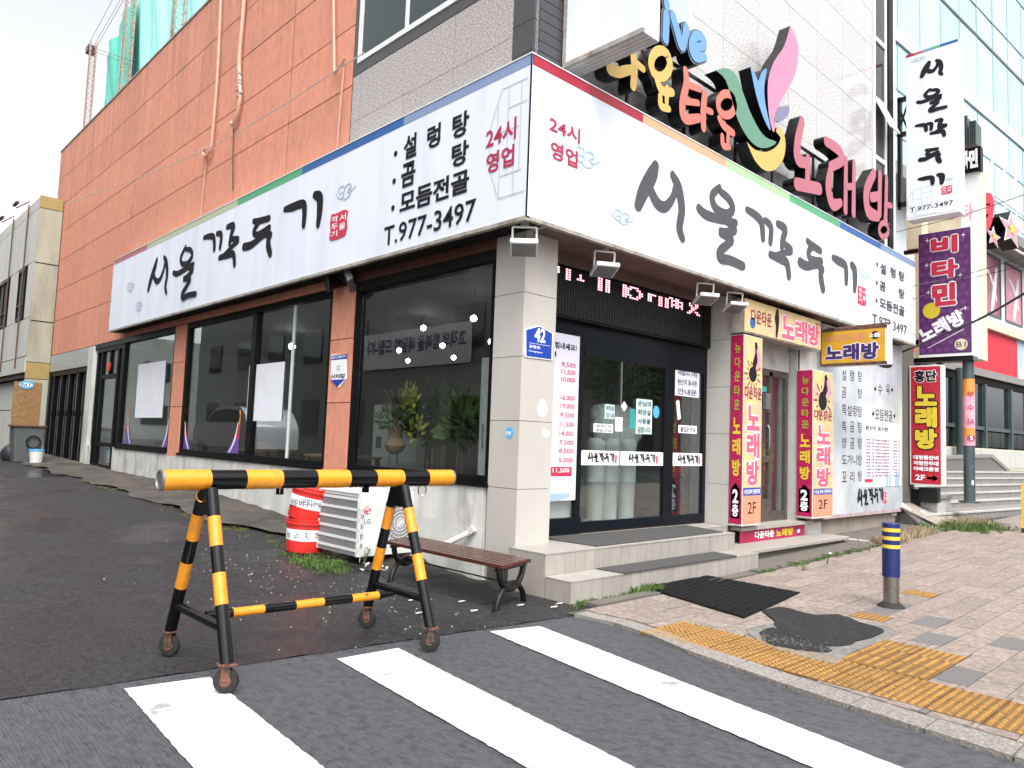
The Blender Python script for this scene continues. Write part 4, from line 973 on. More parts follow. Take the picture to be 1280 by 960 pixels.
# ---- floodlights under the signboard
def flood(p, label, yaw, small=1.0):
    t = thing('floodlight', label, 'floodlight', p, 'white floodlights under the signboard'); c, s = cos(yaw), sin(yaw); U = Vector((c, s, 0)); V = Vector((-s, c, 0)) ; p = Vector(p); k = small
    m = MB(); m.tube([p + ZU * .0, p - ZU * .05 * k], .05 * k, 10); m.build('socket', 'sign_edge', t)
    w_ = .13 * k; q = [p - U * w_ - ZU * .30 * k + V * .03, p - U * w_ - ZU * .06 * k, p + U * w_ - ZU * .06 * k, p + U * w_ - ZU * .30 * k + V * .03]
    m = MB()
    for a, b in zip(q, q[1:]): m.tube([a, b], .012 * k, 6)
    m.build('bracket', 'white_metal', t)
    o = p - ZU * .27 * k - U * .15 * k - V * .14 * k; dn = Vector((0, 0, .05 * k)); tilt = V * .26 * k - ZU * .09 * k
    m = MB(); m.obox(o, U * .30 * k, tilt, dn); m.build('housing', 'white_metal', t, bevel=.006)
    m = MB(); m.obox(o + U * .02 * k + tilt * .07 - ZU * .004, U * .26 * k, tilt * .86, ZU * .003); m.build('lens', 'grey_metal', t); return t
flood((.20, -.22, 3.75), 'white floodlight hanging right at the building corner above the tiled pillar', radians(45), .95)
flood((.22, rp.uv(757, 312)[0] + .15, 3.75), 'white floodlight over the scrolling display, next to the corner pillar', radians(60), .92)
flood((.22, rp.uv(888, 352)[0] + .1, 3.75), 'white floodlight over the scrolling display at the end far from the corner', radians(60), .92)
flood((.22, rp.uv(925, 366)[0] + .1, 3.75), 'white floodlight directly beside the yellow karaoke banner', radians(60), .92)
p = PY(430, 345, -.12); t = thing('loudspeaker', 'dark grey horn speaker tucked under the signboard over the orange post', 'speaker', p)
m = MB(); m.obox(p, (.16, -.14, .12), (.08, .06, -.24), (.05, .05, .05)); m.build('horn', 'grey_metal', t); m = MB(); m.lathe(p + Vector((-.16, .05, -.06)), [(.05, 0), (.13, .2)], 14, ax=(-.3, -1, -.2)); m.build('camera_hood', 'black_frame', t)

# ---- LED display
ld = thing('scrolling_display', 'black dot matrix display with a cut off pink text over the entrance', 'display', (-.33, 2.3, 2.98))
lr = Plane('x', -.30); a = lr.uv(703, 392); b = lr.uv(884, 450)
m = MB(); m.box(-.38, -.303, .56, 4.15, 2.97, 3.62); m.build('cabinet', 'black_frame', ld)
m = MB(); m.box(-.303, -.298, .74, 3.92, 3.00, 3.58); m.build('matrix', 'black_frame', ld)
txt = ["0000000000000000000000000000000000000000000000000000000000000000000000000000000"]
# lit dots, 12 rows from the top (half scrolled line)
ROWS = ["1100110000000000110110000011011110000000000000011011000001001100",
        "1100110001000000110110000011110011000111101101101111110001101100",
        "1100110001000000110110000011100001100110001101101011010000111000",
        "0000110011100000110110000011100001100110001101101111110000110000",
        "0000110000000000110110000011110011000110001101101011010001101100",
        "0000000000000000110110000011011110000000001101100000000011000110"]
on, off = MB(), MB(); NC = 64; NR = 20
for r in range(NR):
    for c in range(NC):
        y = .76 + (3.90 - .76) * (c + .5) / NC; z = 3.565 - .56 * (r + .5) / NR; lit = r < 6 and ROWS[r][c] == '1'
        (on if lit else off).box(-.298, -.296, y - .017, y + .017, z - .0095, z + .0095)
on.build('lit_dots', 'led_pink', ld); off.build('unlit_dots', 'led_off', ld, kind='stuff')

# ---- address plate
ap = thing('address_plate', 'blue house number plate reading 42 on the corner pillar', 'sign', (0, .25, 2.2)); pp = Plane('x', .012)
c = [pp.uv(x, y) for x, y in ((656.5, 446), (690.5, 450.5), (691.5, 416.5), (674, 407), (656.3, 411.5))]
m = MB(); m.prism([pp.pt(*q) for q in c], XU * .01); m.build('plate_rim', 'pure_white', ap)
cx = sum(q[0] for q in c) / 5; cz = sum(q[1] for q in c) / 5; c2 = [(cx + (a - cx) * .92, cz + (b - cz) * .95) for a, b in c]; m = MB(); m.prism([pp.pt(*q) + XU * .002 for q in c2], XU * .003); m.build('plate', 'plate_blue', ap)
t = MB(); u0, u1 = c2[0][0], c2[1][0]; v0, v1 = c2[0][1], c2[3][1]; pq = Plane('x', .014)
HH_ = v1 - v0; put(t, '42', pq, (u0 + .11, v0 + HH_ * .50, u1 - .11, v0 + HH_ * .94), fat=.02); put(t, '광장로', pq, (u0 + .03, v0 + HH_ * .27, u0 + .20, v0 + HH_ * .37), bold=.02); put(t, 'Gwangjang-ro', pq, (u0 + .03, v0 + HH_ * .14, u0 + .24, v0 + HH_ * .21), bold=.01)
t.box(.0141, .0155, u0 + .03, u1 - .03, v0 + HH_ * .425, v0 + HH_ * .435); t.build('lettering', 'pure_white', ap)
# ---- price menu in the entrance
pm = thing('price_menu', 'tall white price list poster between corner pillar and entrance door', 'poster', (EX, .8, 1)); pp = Plane('x', EX + .02)
a = pp.uv(725, 421); b = pp.uv(719, 625); r = (.50, b[1], (a[0] + b[0]) / 2, a[1]); m = MB(); panel(m, pp, r, .012); m.build('poster_board', 'paper_lilac', pm)
t = MB(); tr = MB(); U0, V0, U1, V1 = r; W = U1 - U0; H = V1 - V0
def row(mb, s, a, b, c, d, bold=.02): put(mb, s, pp, (U0 + W * a, V0 + H * (1 - d), U0 + W * b, V0 + H * (1 - c)), bold=bold)
row(t, '드시고 힘내세요!', .1, .93, .055, .095, .03)
for s, c in (('탕', .165), ('특곰탕', .21), ('탕', .53), ('만두', .745)): row(t, s, .12 if len(s) > 1 else .3, .45, c, c + .032)
for s, c in (('9,500', .17), ('11,500', .215), ('10,000', .26), ('16,000', .37), ('19,000', .42), ('9,500', .475), ('11,500', .53), ('14,000', .585), ('7,500', .64), ('8,500', .69), ('5,000', .745)): row(tr, s, .62, .92, c, c + .034, .012)
t.build('lettering', 'ink', pm); tr.build('prices', 'red_print', pm)
m = MB(); m.box(pp.at + .001, pp.at + .003, U0 + W * .3, U0 + W * .5, V0 + H * .855, V0 + H * .885); m.build('blue_tag', 'plate_blue', pm)
m = MB(); m.box(pp.at + .001, pp.at + .003, U0 + W * .1, U0 + W * .9, V0 + H * .145, V0 + H * .20); m.build('red_tag', 'red_print', pm)
t = MB(); put(t, '11,500', pp, (U0 + W * .5, V0 + H * .162, U0 + W * .85, V0 + H * .192), lift=.005); t.build('lettering', 'pure_white', pm)
m = MB(); m.ribbon([(U0 + W * .5, V0 + H * .03, .07), (U0 + W * .5, V0 + H * .09, .065), (U0 + W * .5, V0 + H * .115, .03), (U0 + W * .5, V0 + H * .14, .025)], pp.O(), YU, ZU, lift=.002, smooth=0); m.build('printed_bottle', 'paper_mint', pm)
m = MB(); m.ribbon([(U0 + W * .2, V0 + H * .025, .05), (U0 + W * .5, V0 + H * .02, .09), (U0 + W * .85, V0 + H * .03, .05)], pp.O(), YU, ZU, lift=.003); m.build('printed_wave', 'cloud_blue', pm)

# ---- channel letters
CX = .40; DEP = .18; cp = Plane('x', CX)
KL = thing('channel_letter_sign', 'big coloured karaoke channel letters with black sides standing above the white signboard', 'sign', (.3, 4, 5.5))
def F4(x, y): return 690 + x / 4, y / 4
def F3(x, y): return 960 + x / 3, y / 3
def sc_at(pl, x, y):
    a = pl.uv(x, y - 5); b = pl.uv(x, y + 5); return abs(a[1] - b[1]) / 10
def chl(name, strokes, mat, fn=F4, k=4, closed=(), label=None, lift=0, depth=DEP, wmul=1.0):
    m = MB()
    for i, st_ in enumerate(strokes):
        P = []
        for x, y, w_ in st_:
            px, py = fn(x, y); u, v = cp.uv(px, py); P.append((u, v, 1.45 * w_ * wmul / k * sc_at(cp, px, py)))
        m.ribbon(P, cp.O(), YU, ZU, depth=depth + i * .002 + lift, mf=0, ms=1, lift=lift + i * .0015, closed=(i in closed))
    return m.build(name, [mat, 'ch_side'], KL, label=label)
def ring(cx, cy, rx, ry, w_, n=10, rot=0):
    return [(cx + rx * cos(2 * pi * i / n) * cos(rot) - ry * sin(2 * pi * i / n) * sin(rot), cy + rx * cos(2 * pi * i / n) * sin(rot) + ry * sin(2 * pi * i / n) * cos(rot), w_) for i in range(n)]
chl('letter', [[(292, 347, 42), (330, 362, 38), (372, 352, 36), (412, 345, 30)], [(408, 285, 34), (412, 350, 36), (405, 432, 32)], [(425, 320, 28), (455, 345, 26)]], 'ch_yellow', label='yellow channel letter 나')
chl('letter', [ring(543, 318, 47, 66, 34), [(520, 385, 26), (548, 450, 34), (600, 462, 30)], [(575, 440, 24), (572, 512, 22)], [(540, 480, 24), (545, 530, 28), (583, 545, 24)]], 'ch_yellow', closed=(0,), label='yellow channel letter 운')
chl('letter', [[(668, 352, 30), (672, 420, 34), (652, 520, 36), (665, 592, 38), (735, 590, 30)], [(685, 425, 26), (740, 445, 24)], [(665, 505, 26), (730, 515, 22)], [(762, 475, 32), (755, 560, 34), (756, 640, 30)], [(775, 552, 24), (797, 560, 22)]], 'ch_coral', label='coral channel letter 타')
chl('letter', [ring(873, 522, 42, 54, 28), [(835, 590, 22), (860, 630, 30), (905, 665, 26)], [(882, 650, 24), (878, 705, 20)], [(850, 680, 22), (855, 727, 26), (886, 735, 22)]], 'ch_coral', closed=(0,), label='coral channel letter 운')
def chp(name, pts, mat, fn, label, lift=0, sm=3):
    P = [(*cp.uv(*fn(x, y)), 0) for x, y in pts]; P = cr(P + [P[0]], sm)[:-1]; m = MB(); m.prism([cp.pt(u, v) + XU * lift for u, v, _ in P], XU * (DEP + lift), 0, 1); return m.build(name, [mat, 'ch_side'], KL, label=label)
chp('leaf_emblem', [(820, 352), (868, 340), (918, 372), (958, 470), (1000, 580), (1060, 680), (1122, 710), (1080, 738), (1030, 735), (980, 690), (930, 600), (900, 500), (868, 400)], 'ch_green', F4, 'green swirl of the leaf emblem')
chp('leaf_emblem', [(1190, 130), (1217, 180), (1231, 260), (1215, 370), (1170, 460), (1130, 535), (1110, 660), (1088, 600), (1078, 500), (1080, 400), (1108, 310), (1160, 230)], 'ch_leafpink', F4, 'pink leaf of the emblem', .004)
chp('leaf_emblem', [(990, 335), (1015, 372), (1030, 405), (1045, 365), (1072, 345), (1060, 430), (1065, 520), (1092, 650), (1060, 600), (1020, 480)], 'ch_blue', F4, 'blue shoot of the emblem', .006)
chp('leaf_emblem', [(1108, 605), (1128, 545), (1182, 530), (1178, 578), (1140, 608)], 'ch_greyblue', F4, 'small grey blue leaf of the emblem', .008)
chp('leaf_emblem', [(970, 708), (1010, 748), (1070, 760), (1120, 732), (1140, 690), (1118, 660), (1126, 636), (1150, 650), (1165, 720), (1152, 800), (1110, 850), (1060, 852), (1010, 800)], 'ch_yellow', F4, 'yellow crescent of the emblem', .010)
for wm, mt_, lf in ((1.35, 'ch_outline', 0), (1.0, 'ch_blue', .012)):
    d = DEP if lf == 0 else .01
    chl('letter' if lf == 0 else 'letter_face', [[(570, 18, 34), (571, 30, 34)], [(568, 75, 36), (563, 195, 36)]], mt_, lift=lf, depth=d, wmul=wm, label='blue channel letter i' if lf == 0 else None)
    chl('letter' if lf == 0 else 'letter_face', [[(602, 85, 36), (625, 165, 38), (646, 235, 34), (660, 190, 34), (668, 145, 38)]], mt_, lift=lf, depth=d, wmul=wm, label='blue channel letter v' if lf == 0 else None)
    chl('letter' if lf == 0 else 'letter_face', [[(705, 242, 30), (755, 228, 30), (748, 190, 30), (715, 182, 34), (694, 230, 36), (712, 285, 36), (758, 285, 30)]], mt_, lift=lf, depth=d, wmul=wm, label='blue channel letter e' if lf == 0 else None)
chl('letter', [[(128, 455, 28), (112, 530, 34), (112, 595, 36), (148, 612, 26)], [(150, 595, 26), (148, 690, 28)], [(108, 690, 34), (192, 708, 32)]], 'ch_pink', F3, 3, label='pink channel letter 노')
chl('letter', [[(218, 530, 26), (262, 560, 30), (280, 598, 28), (235, 625, 26)], [(238, 625, 26), (226, 700, 34), (242, 765, 34), (272, 760, 22)], [(292, 600, 22), (290, 790, 24)], [(322, 612, 20), (320, 800, 24)], [(295, 700, 18), (318, 700, 18)]], 'ch_pink', F3, 3, label='pink channel letter 래')
chl('letter', [[(398, 650, 26), (370, 715, 34), (376, 790, 38), (412, 812, 26)], [(420, 655, 24), (418, 800, 26)], [(388, 740, 26), (418, 735, 24)], [(444, 668, 20), (441, 790, 22), (438, 835, 20)], [(448, 768, 16), (463, 772, 14)], ring(433, 862, 17, 26, 15)], 'ch_pink', F3, 3, closed=(5,), label='pink channel letter 방')
m = MB(); m.box(CX - DEP - .05, CX - DEP - .02, 1.0, 9.9, 6.02, 6.06); m.box(CX - DEP - .05, CX - DEP - .02, 1.0, 9.9, 6.42, 6.46)
for y in (1.4, 2.6, 3.9, 5.0, 6.4, 7.8, 9.2): m.box(0, CX - DEP - .03, y, y + .04, 6.03, 6.06); m.box(0, CX - DEP - .03, y, y + .04, 6.42, 6.45); m.box(CX - DEP - .05, CX - DEP - .02, y, y + .04, 5.45, 6.46)
m.build('mounting_rail', 'black_metal', KL)

# ---- projecting box sign at the corner
K = lambda x, y: (640 + x / 5.818, y / 5.818)
bx = Plane('y', .45); a = bx.uv(*K(378, 488)); b = bx.uv(*K(947, 232)); PB = thing('projecting_sign', 'large weathered blank white lightbox jutting from the building above the corner', 'sign', (.1, 1.2, a[1]))
zb_ = (a[1] + b[1]) / 2; xa, xb = a[0], b[0]; yb2 = PX(822.5, 55, xb).y
m = MB(); m.box(xa, xb, bx.at, yb2, zb_, zb_ + 2.6); m.build('cabinet', 'sign_white', PB)
m = MB(); m.box(xa - .015, xb + .015, bx.at - .012, bx.at + .03, zb_ - .012, zb_ + .04); m.box(xa - .02, xa + .03, bx.at - .012, bx.at + .03, zb_ + .04, zb_ + 2.6); m.build('rusty_rim', 'sign_edge', PB)
m = MB()
sw = (yb2 - bx.at - .03) / 4
for k in range(4): m.box(xa, xb, bx.at + .03 + k * sw, bx.at + .022 + (k + 1) * sw, zb_ - .012, zb_ - .002)
m.build('underside_slats', 'concrete_light', PB)
m = MB(); m.box(xb, xb + .012, bx.at + .02, yb2 - .10, zb_, zb_ + 2.6); m.box(xb, xb + .014, yb2 - .09, yb2, zb_, zb_ + 2.6); m.build('end_panel', 'mullion_white', PB)
t = MB(); t.text('렁탕', (xb + .016, bx.at + .10, zb_ + .62), YU, ZU, .06, .16); t.build('small_lettering', 'ink', PB)
m = MB(); m.box(0, xa, .6, .7, zb_ + .8, zb_ + .9); m.tube([PX(*K(935, 340), .6), PX(*K(1035, 640), .36)], .018, 6); m.build('bracket', 'black_metal', PB)

# ---- hanging vertical sign
HP = Plane('y', 10.6); c = [HP.uv(*q) for q in ((1133, 70), (1132.5, 275), (1197, 48), (1200, 265))]
hx0, hx1 = (c[0][0] + c[1][0]) / 2, (c[2][0] + c[3][0]) / 2; hz0, hz1 = (c[1][1] + c[3][1]) / 2, (c[0][1] + c[2][1]) / 2
HS = thing('vertical_sign', 'tall white vertical sign with black brush lettering 서울깍두기 jutting over the sidewalk', 'sign', (hx0, 10.6, hz0))
m = MB(); m.box(hx0, hx1, 10.6, 10.95, hz0, hz1); m.build('cabinet', 'pure_white', HS)
hf = MB(); hf.box(hx0 + .01, hx1 - .01, 10.592, 10.6, hz0 + .04, hz1 - .06); hf = hf.build('sign_face', 'sign_white', HS)
hq = Plane('y', 10.592); t = MB(); HW, HH = hx1 - hx0, hz1 - hz0
H6 = lambda x, y: (1120 + x / 4.36, 60 + y / 4.36)
for ch, x0, x1, y0, y1 in (('서', 133, 257, 57, 180), ('울', 118, 272, 198, 370), ('깍', 110, 275, 378, 518), ('두', 130, 247, 532, 650), ('기', 126, 258, 680, 768)):
    a = H6(x0, y0); b = H6(x1, y1); t = MB(); brush(t, ch, hq, pxbox(hq, a[0], b[0], a[1], b[1], -.28), ref=.46); t.build('brush_letter', 'ink', hf)
t = MB(); a = H6(75, 872); b = H6(312, 828); put(t, 'T.977-3497', hq, rect(hq, a[0], a[1], H6(0, 897)[1], b[0]), bold=.008); t.build('phone_lettering', 'ink', hf)
seal(hq, *[v for v in (H6(246, 0)[0], H6(308, 0)[0], H6(0, 742)[1], H6(0, 805)[1])], .28, hf)
cols = ['band_red', 'band_pink', 'band_greyblue', 'band_green', 'band_blue', 'band_blue']
for k, cc in enumerate(cols): m = MB(); m.box(hx0 + HW * k / 6, hx0 + HW * (k + 1) / 6, 10.59, 10.6, hz1 - .058, hz1); m.build('colour_stripe', cc, HS)
cloud(hq, *(H6(80, 0)[0], H6(165, 0)[0], H6(0, 36)[1], H6(0, 85)[1]), hf); cloud(hq, *(H6(270, 0)[0], H6(318, 0)[0], H6(0, 700)[1], H6(0, 728)[1]), hf)
lattice(hq, hx0 + .02, hx0 + .55, hz0 + .06, hz0 + .62, hf)
m = MB()
for zc in (hz0 + .35, hz0 + 1.85, hz0 + 2.6): m.box(.03, hx0 + .05, 10.7, 10.78, zc, zc + .09)
m.tube([(.03, 10.74, hz0 + 1.9), (hx0, 10.74, hz0 + 2.6)], .02, 6); m.tube([(.03, 10.74, hz0 + 2.6), (hx0, 10.74, hz0 + 1.9)], .02, 6); m.box(.03, .10, 10.7, 10.8, hz0 + .3, hz0 + 2.7); m.build('bracket', 'black_metal', HS)

# ---- pillar light boxes of the karaoke entrance
def lightbox(y0, y1, x1, z0, z1, label, torn):
    t = thing('karaoke_lightbox', label, 'sign', (x1 / 2, y0, z0), 'pillar lightboxes of the karaoke entrance')
    m = MB(); m.box(.012, x1, y0 + .002, y1, z0, z1); bo = m.build('cabinet', 'white_metal', t)
    m = MB(); m.box(.015, x1 - .006, y0 - .006, y0, z0 + .02, z1 - .01); sd = m.build('side_face', 'karaoke_magenta', t, label='magenta side face')
    m = MB(); m.box(x1, x1 + .006, y0 + .01, y1 - .01, z0 + .02, z1 - .01); ff = m.build('front_face', 'karaoke_cream', t, label='yellow and salmon front face')
    sp = Plane('y', y0 - .006); fp = Plane('x', x1 + .006); H = z1 - z0
    g = MB(); wd = x1 - .02
    for k, ch in enumerate('뉴다운타운'): put(g, ch, sp, (.015 + wd * .30, z1 - H * (.10 + .075 * k), .015 + wd * .78, z1 - H * (.045 + .075 * k)), bold=.02)
    g.build('lettering', 'letter_green', sd)
    g = MB()
    for k, ch in enumerate('노래방'): put(g, ch, sp, (.015 + wd * .22, z1 - H * (.525 + .11 * k), .015 + wd * .85, z1 - H * (.44 + .11 * k)), bold=.05)
    g.build('lettering', 'letter_yellow', sd)
    g = MB(); cx = .015 + wd / 2; g.prism([sp.pt(cx - wd * .36, z0 + H * .035), sp.pt(cx + wd * .36, z0 + H * .035), sp.pt(cx + wd * .36, z0 + H * .185), sp.pt(cx, z0 + H * .22), sp.pt(cx - wd * .36, z0 + H * .185)], -YU * .002); ar = g.build('arrow_patch', 'indigo', sd)
    g = MB(); put(g, '2', sp, (cx - wd * .22, z0 + H * .115, cx + wd * .22, z0 + H * .185), bold=.06, lift=.004); put(g, '층', sp, (cx - wd * .25, z0 + H * .045, cx + wd * .25, z0 + H * .108), bold=.05, lift=.004); g.build('lettering', 'pure_white', sd)
    g = MB(); rr = random.Random(int(y0 * 10))
    for k in range(16):
        cx2, cz = rr.uniform(.03, x1 - .03), rr.uniform(z0 + .1, z1 - .1); s = rr.uniform(.006, .016); p = sp.pt(cx2, cz) - YU * .002
        g.face([p - XU * s, p - ZU * s * .25, p + XU * s, p + ZU * s * .25]); g.face([p - ZU * s - YU * .0005, p + XU * s * .25 - YU * .0005, p + ZU * s - YU * .0005, p - XU * s * .25 - YU * .0005])
    g.build('sparkles', 'star_pink', sd)
    W = y1 - y0
    g = MB(); m2 = MB()
    for k, ch in enumerate('노래방'):
        r_ = (y0 + W * .18, z0 + H * (.50 - .145 * k), y1 - W * .16, z0 + H * (.625 - .145 * k)); put(m2, ch, fp, r_, fat=.085, lift=.003); put(g, ch, fp, r_, fat=.03, lift=.008)
    m2.build('letter_outline', 'pure_white', ff); g.build('lettering', 'karaoke_pink', ff)
    g = MB(); put(g, '다운', fp, (y0 + W * .05, z1 - H * .34, y0 + W * .48, z1 - H * .27), bold=.03); put(g, '타운', fp, (y0 + W * .52, z1 - H * .34, y0 + W * .95, z1 - H * .27), bold=.03); g.build('lettering', 'magenta_dark', ff)
    g = MB(); g.box(fp.at, fp.at + .003, y0 + W * .04, y1 - W * .04, z0 + H * .155, z0 + H * .195); ba = g.build('blue_strip', 'plate_blue', ff); g = MB(); put(g, '1인실 완비 연중무휴', fp, (y0 + W * .08, z0 + H * .162, y1 - W * .08, z0 + H * .188), lift=.005, bold=.02); g.build('lettering', 'pure_white', ff)
    g = MB(); g.box(fp.at, fp.at + .001, y0 + .011, y1 - .011, z0 + .021, z0 + H * .153); g.build('salmon_field', 'salmon', ff)
    g = MB(); put(g, '2F', fp, (y0 + W * .28, z0 + H * .06, y1 - W * .28, z0 + H * .12), lift=.004, bold=.0); g.build('lettering', 'ink', ff)
    g = MB(); g.lathe(fp.pt((y0 + y1) / 2 - W * .03, z1 - H * .205), [(W * .21, 0), (W * .21, .003)], 18, ax=(1, 0, 0), sx=1.0)
    g.ribbon([(y0 + W * .62, z1 - H * .04, W * .13), (y0 + W * .66, z1 - H * .09, W * .17), (y0 + W * .56, z1 - H * .15, W * .24)], fp.O(), YU, ZU, lift=.004); g.build('printed_figure', 'ink', ff)
    g = MB(); g.ribbon([(y0 + W * .72, z1 - H * .075, W * .16), (y0 + W * .78, z1 - H * .13, W * .16), (y0 + W * .66, z1 - H * .17, W * .12)], fp.O(), YU, ZU, lift=.006); g.build('printed_dress', 'star_pink', ff)
    g = MB()
    for k in range(14):
        a = 2 * pi * k / 14; cy, cz = (y0 + y1) / 2 - W * .03, z1 - H * .205; r0, r1 = W * .26, W * (.36 + .1 * (k % 2)); g.face([fp.pt(cy + r0 * cos(a - .08), cz + r0 * sin(a - .08)) + XU * .002, fp.pt(cy + r1 * cos(a - .04), cz + r1 * sin(a - .04)) + XU * .002, fp.pt(cy + r1 * cos(a + .06), cz + r1 * sin(a + .06)) + XU * .002, fp.pt(cy + r0 * cos(a + .1), cz + r0 * sin(a + .1)) + XU * .002])
    g.build('printed_rays', 'magenta_dark', ff)
    if torn:
        g = MB(); rr = random.Random(8)
        for k in range(9):
            y, z = rr.uniform(y0 + .05, y1 - .15), z0 + H * rr.uniform(.33, .60); g.prism([fp.pt(y, z), fp.pt(y + .14, z + .03), fp.pt(y + .10, z + .12), fp.pt(y + .02, z + .09)], XU * .001)
        for v in range(len(g.v)): g.v[v] = (g.v[v][0] + .007, g.v[v][1], g.v[v][2])
        g.build('torn_patches', 'pure_white', ff)
    m = MB(); m.box(.0, x1 + .008, y0 - .008, y1, z0 - .012, z0); m.build('lower_rim', 'sign_edge', t)
L1 = lightbox(4.195, PX(953, 430, .21).y, .21, .44, PX(940, 420, .21).z, 'tall karaoke lightbox with an undamaged front on the tiled pillar beside the entrance steps', False)
yy = PX(996, 465, 0).y; L2 = lightbox(yy, PX(1041, 465, .27).y, .27, .46, PX(1018, 462, .27).z, 'tall karaoke lightbox with a torn front between karaoke door and menu board', True)
y2e = PX(1041, 465, .27).y
# header banner
hb = Plane('x', .235); zA = hb.uv(930, 413)[1]; zB = hb.uv(930, 372)[1]; zB = min(zB, 3.73); yA = hb.uv(931, 400)[0]; yB = hb.uv(1026, 420)[0]
KB = thing('karaoke_banner', 'yellow and pink karaoke lightbox banner over the karaoke doorway', 'sign', (.1, yA, zA))
m = MB(); m.box(.01, .225, yA, yB, zA - .02, zB); m.build('cabinet', 'sign_edge', KB)
m = MB(); m.box(.225, .235, yA, yB, zA, zB); fc = m.build('banner_face', 'karaoke_cream', KB); W = yB - yA; H = zB - zA
g = MB(); g2 = MB()
for k, ch in enumerate('노래방'): r_ = (yA + W * (.45 + .18 * k), zA + H * .10, yA + W * (.61 + .18 * k), zA + H * .80); put(g2, ch, hb, r_, fat=.085); put(g, ch, hb, r_, fat=.03, lift=.008)
g2.build('letter_outline', 'pure_white', fc); g.build('lettering', 'karaoke_pink', fc)
g = MB(); put(g, '다운타운', hb, (yA + W * .07, zA + H * .30, yA + W * .32, zA + H * .75), bold=.03); g.build('lettering', 'magenta_dark', fc)
g = MB(); g.ribbon([(yA + W * .39, zA + H * .9, .07), (yA + W * .385, zA + H * .65, .14), (yA + W * .39, zA + H * .42, .09), (yA + W * .38, zA + H * .08, .05)], hb.O(), YU, ZU, lift=.003); g.build('printed_figure', 'ink', fc)
g = MB(); g.lathe(hb.pt(yA + W * .09, zA + H * .3), [(.08, 0), (.08, .003)], 14, ax=(1, 0, 0)); g.build('printed_globe', 'band_blue', fc)
# low banner on the riser
lb = Plane('x', .10); a = lb.uv(926, 664); b = lb.uv(925, 679); c_ = lb.uv(1006, 656); LB = thing('low_banner', 'small magenta karaoke banner fixed to the riser of the karaoke steps', 'sign', (.1, a[0], b[1]))
y0, y1, z0, z1 = a[0] - .02, c_[0], .172, .345; m = MB(); m.box(.092, .10, y0, y1, z0, z1); fc = m.build('banner_board', 'karaoke_magenta', LB)
g = MB(); put(g, '다운타운', lb, (y0 + .42, z0 + .04, y0 + 1.0, z1 - .03), bold=.04); g.build('lettering', 'pure_white', fc)
g = MB(); put(g, '노래방', lb, (y0 + 1.06, z0 + .03, y0 + 1.62, z1 - .03), bold=.05); g.build('lettering', 'letter_yellow', fc); g = MB(); g.box(.10, .102, y1 - .30, y1 - .16, z0 + .03, z1 - .04); g.build('floor_tag', 'indigo', fc)
g = MB(); put(g, '2층', lb, (y1 - .285, z0 + .05, y1 - .175, z1 - .06), bold=.03, lift=.004); g.build('lettering', 'pure_white', fc)
# karaoke doorway
KX = PY(985, 520, 6.25).x
KD = thing('karaoke_door', 'narrow brown metal framed glass door of the karaoke stairs', 'door', (-.3, 5.4, .4)); y0, y1 = 4.75, 6.25
m = MB(); frame_ = m; m.box(KX - .06, KX, y0, y0 + .10, .4, 2.75); m.box(KX - .06, KX, 5.62, 5.72, .4, 2.75); m.box(KX - .06, KX, y0 + .1, 5.62, .4, .75); m.box(KX - .06, KX, y0 + .1, 5.62, 1.32, 1.42); m.box(KX - .06, KX, y0 + .1, 5.62, 2.1, 2.16); m.box(KX - .06, KX, y0, y1, 2.68, 2.78); m.box(KX - .06, KX, y1 - .08, y1, .4, 2.68); m.box(KX - .055, KX - .01, 5.72, y1 - .08, .4, .55)
m.build('door_frame', 'door_brown', KD)
for a, b, c1, c2 in ((y0 + .1, 5.62, .75, 1.32), (y0 + .1, 5.62, 1.42, 2.1), (y0 + .1, 5.62, 2.16, 2.68), (5.72, y1 - .08, .55, 2.68)): m = MB(); m.box(KX - .035, KX - .03, a, b, c1, c2); m.build('pane', 'door_glass', KD)
m = MB(); m.tube([(KX + .03, 5.52, 1.5), (KX + .06, 5.52, 1.55), (KX + .06, 5.52, 1.85), (KX + .03, 5.52, 1.9)], .014, 6); m.build('door_handle', 'steel', KD)
m = MB(); m.box(KX + .005, KX + .06, 5.4, 5.55, 2.15, 2.4); m.build('door_closer', 'grey_metal', KD); m = MB(); m.box(KX + .005, KX + .015, 5.2, 5.5, 2.42, 2.50); m.build('green_sign', 'teal', KD)
m = MB(); m.prism([(KX + .01, 5.0, 2.42), (KX + .01, 5.12, 2.42), (KX + .01, 5.12, 2.62), (KX + .01, 5.0, 2.62)], XU * .004); m.build('shield_sticker', 'pure_white', KD)
m = MB(); m.box(-.9, KX - .06, 4.6, 4.75, .35, 3.7); m.box(-.9, .0, yy + .02, yy + .1, .35, 3.7); m.box(-.5, KX, 4.62, yy, 2.79, 3.74); m.build('door_jamb', 'concrete_light', B); m = MB(); m.box(-.95, -.90, 4.6, 6.3, .35, 3.7); m.build('stair_hall', 'dark_void', B)
m = MB(); m.box(-.3, .0, y2e - .7, 7.25, .42, 3.74); m.build('pier', 'concrete_light', B)
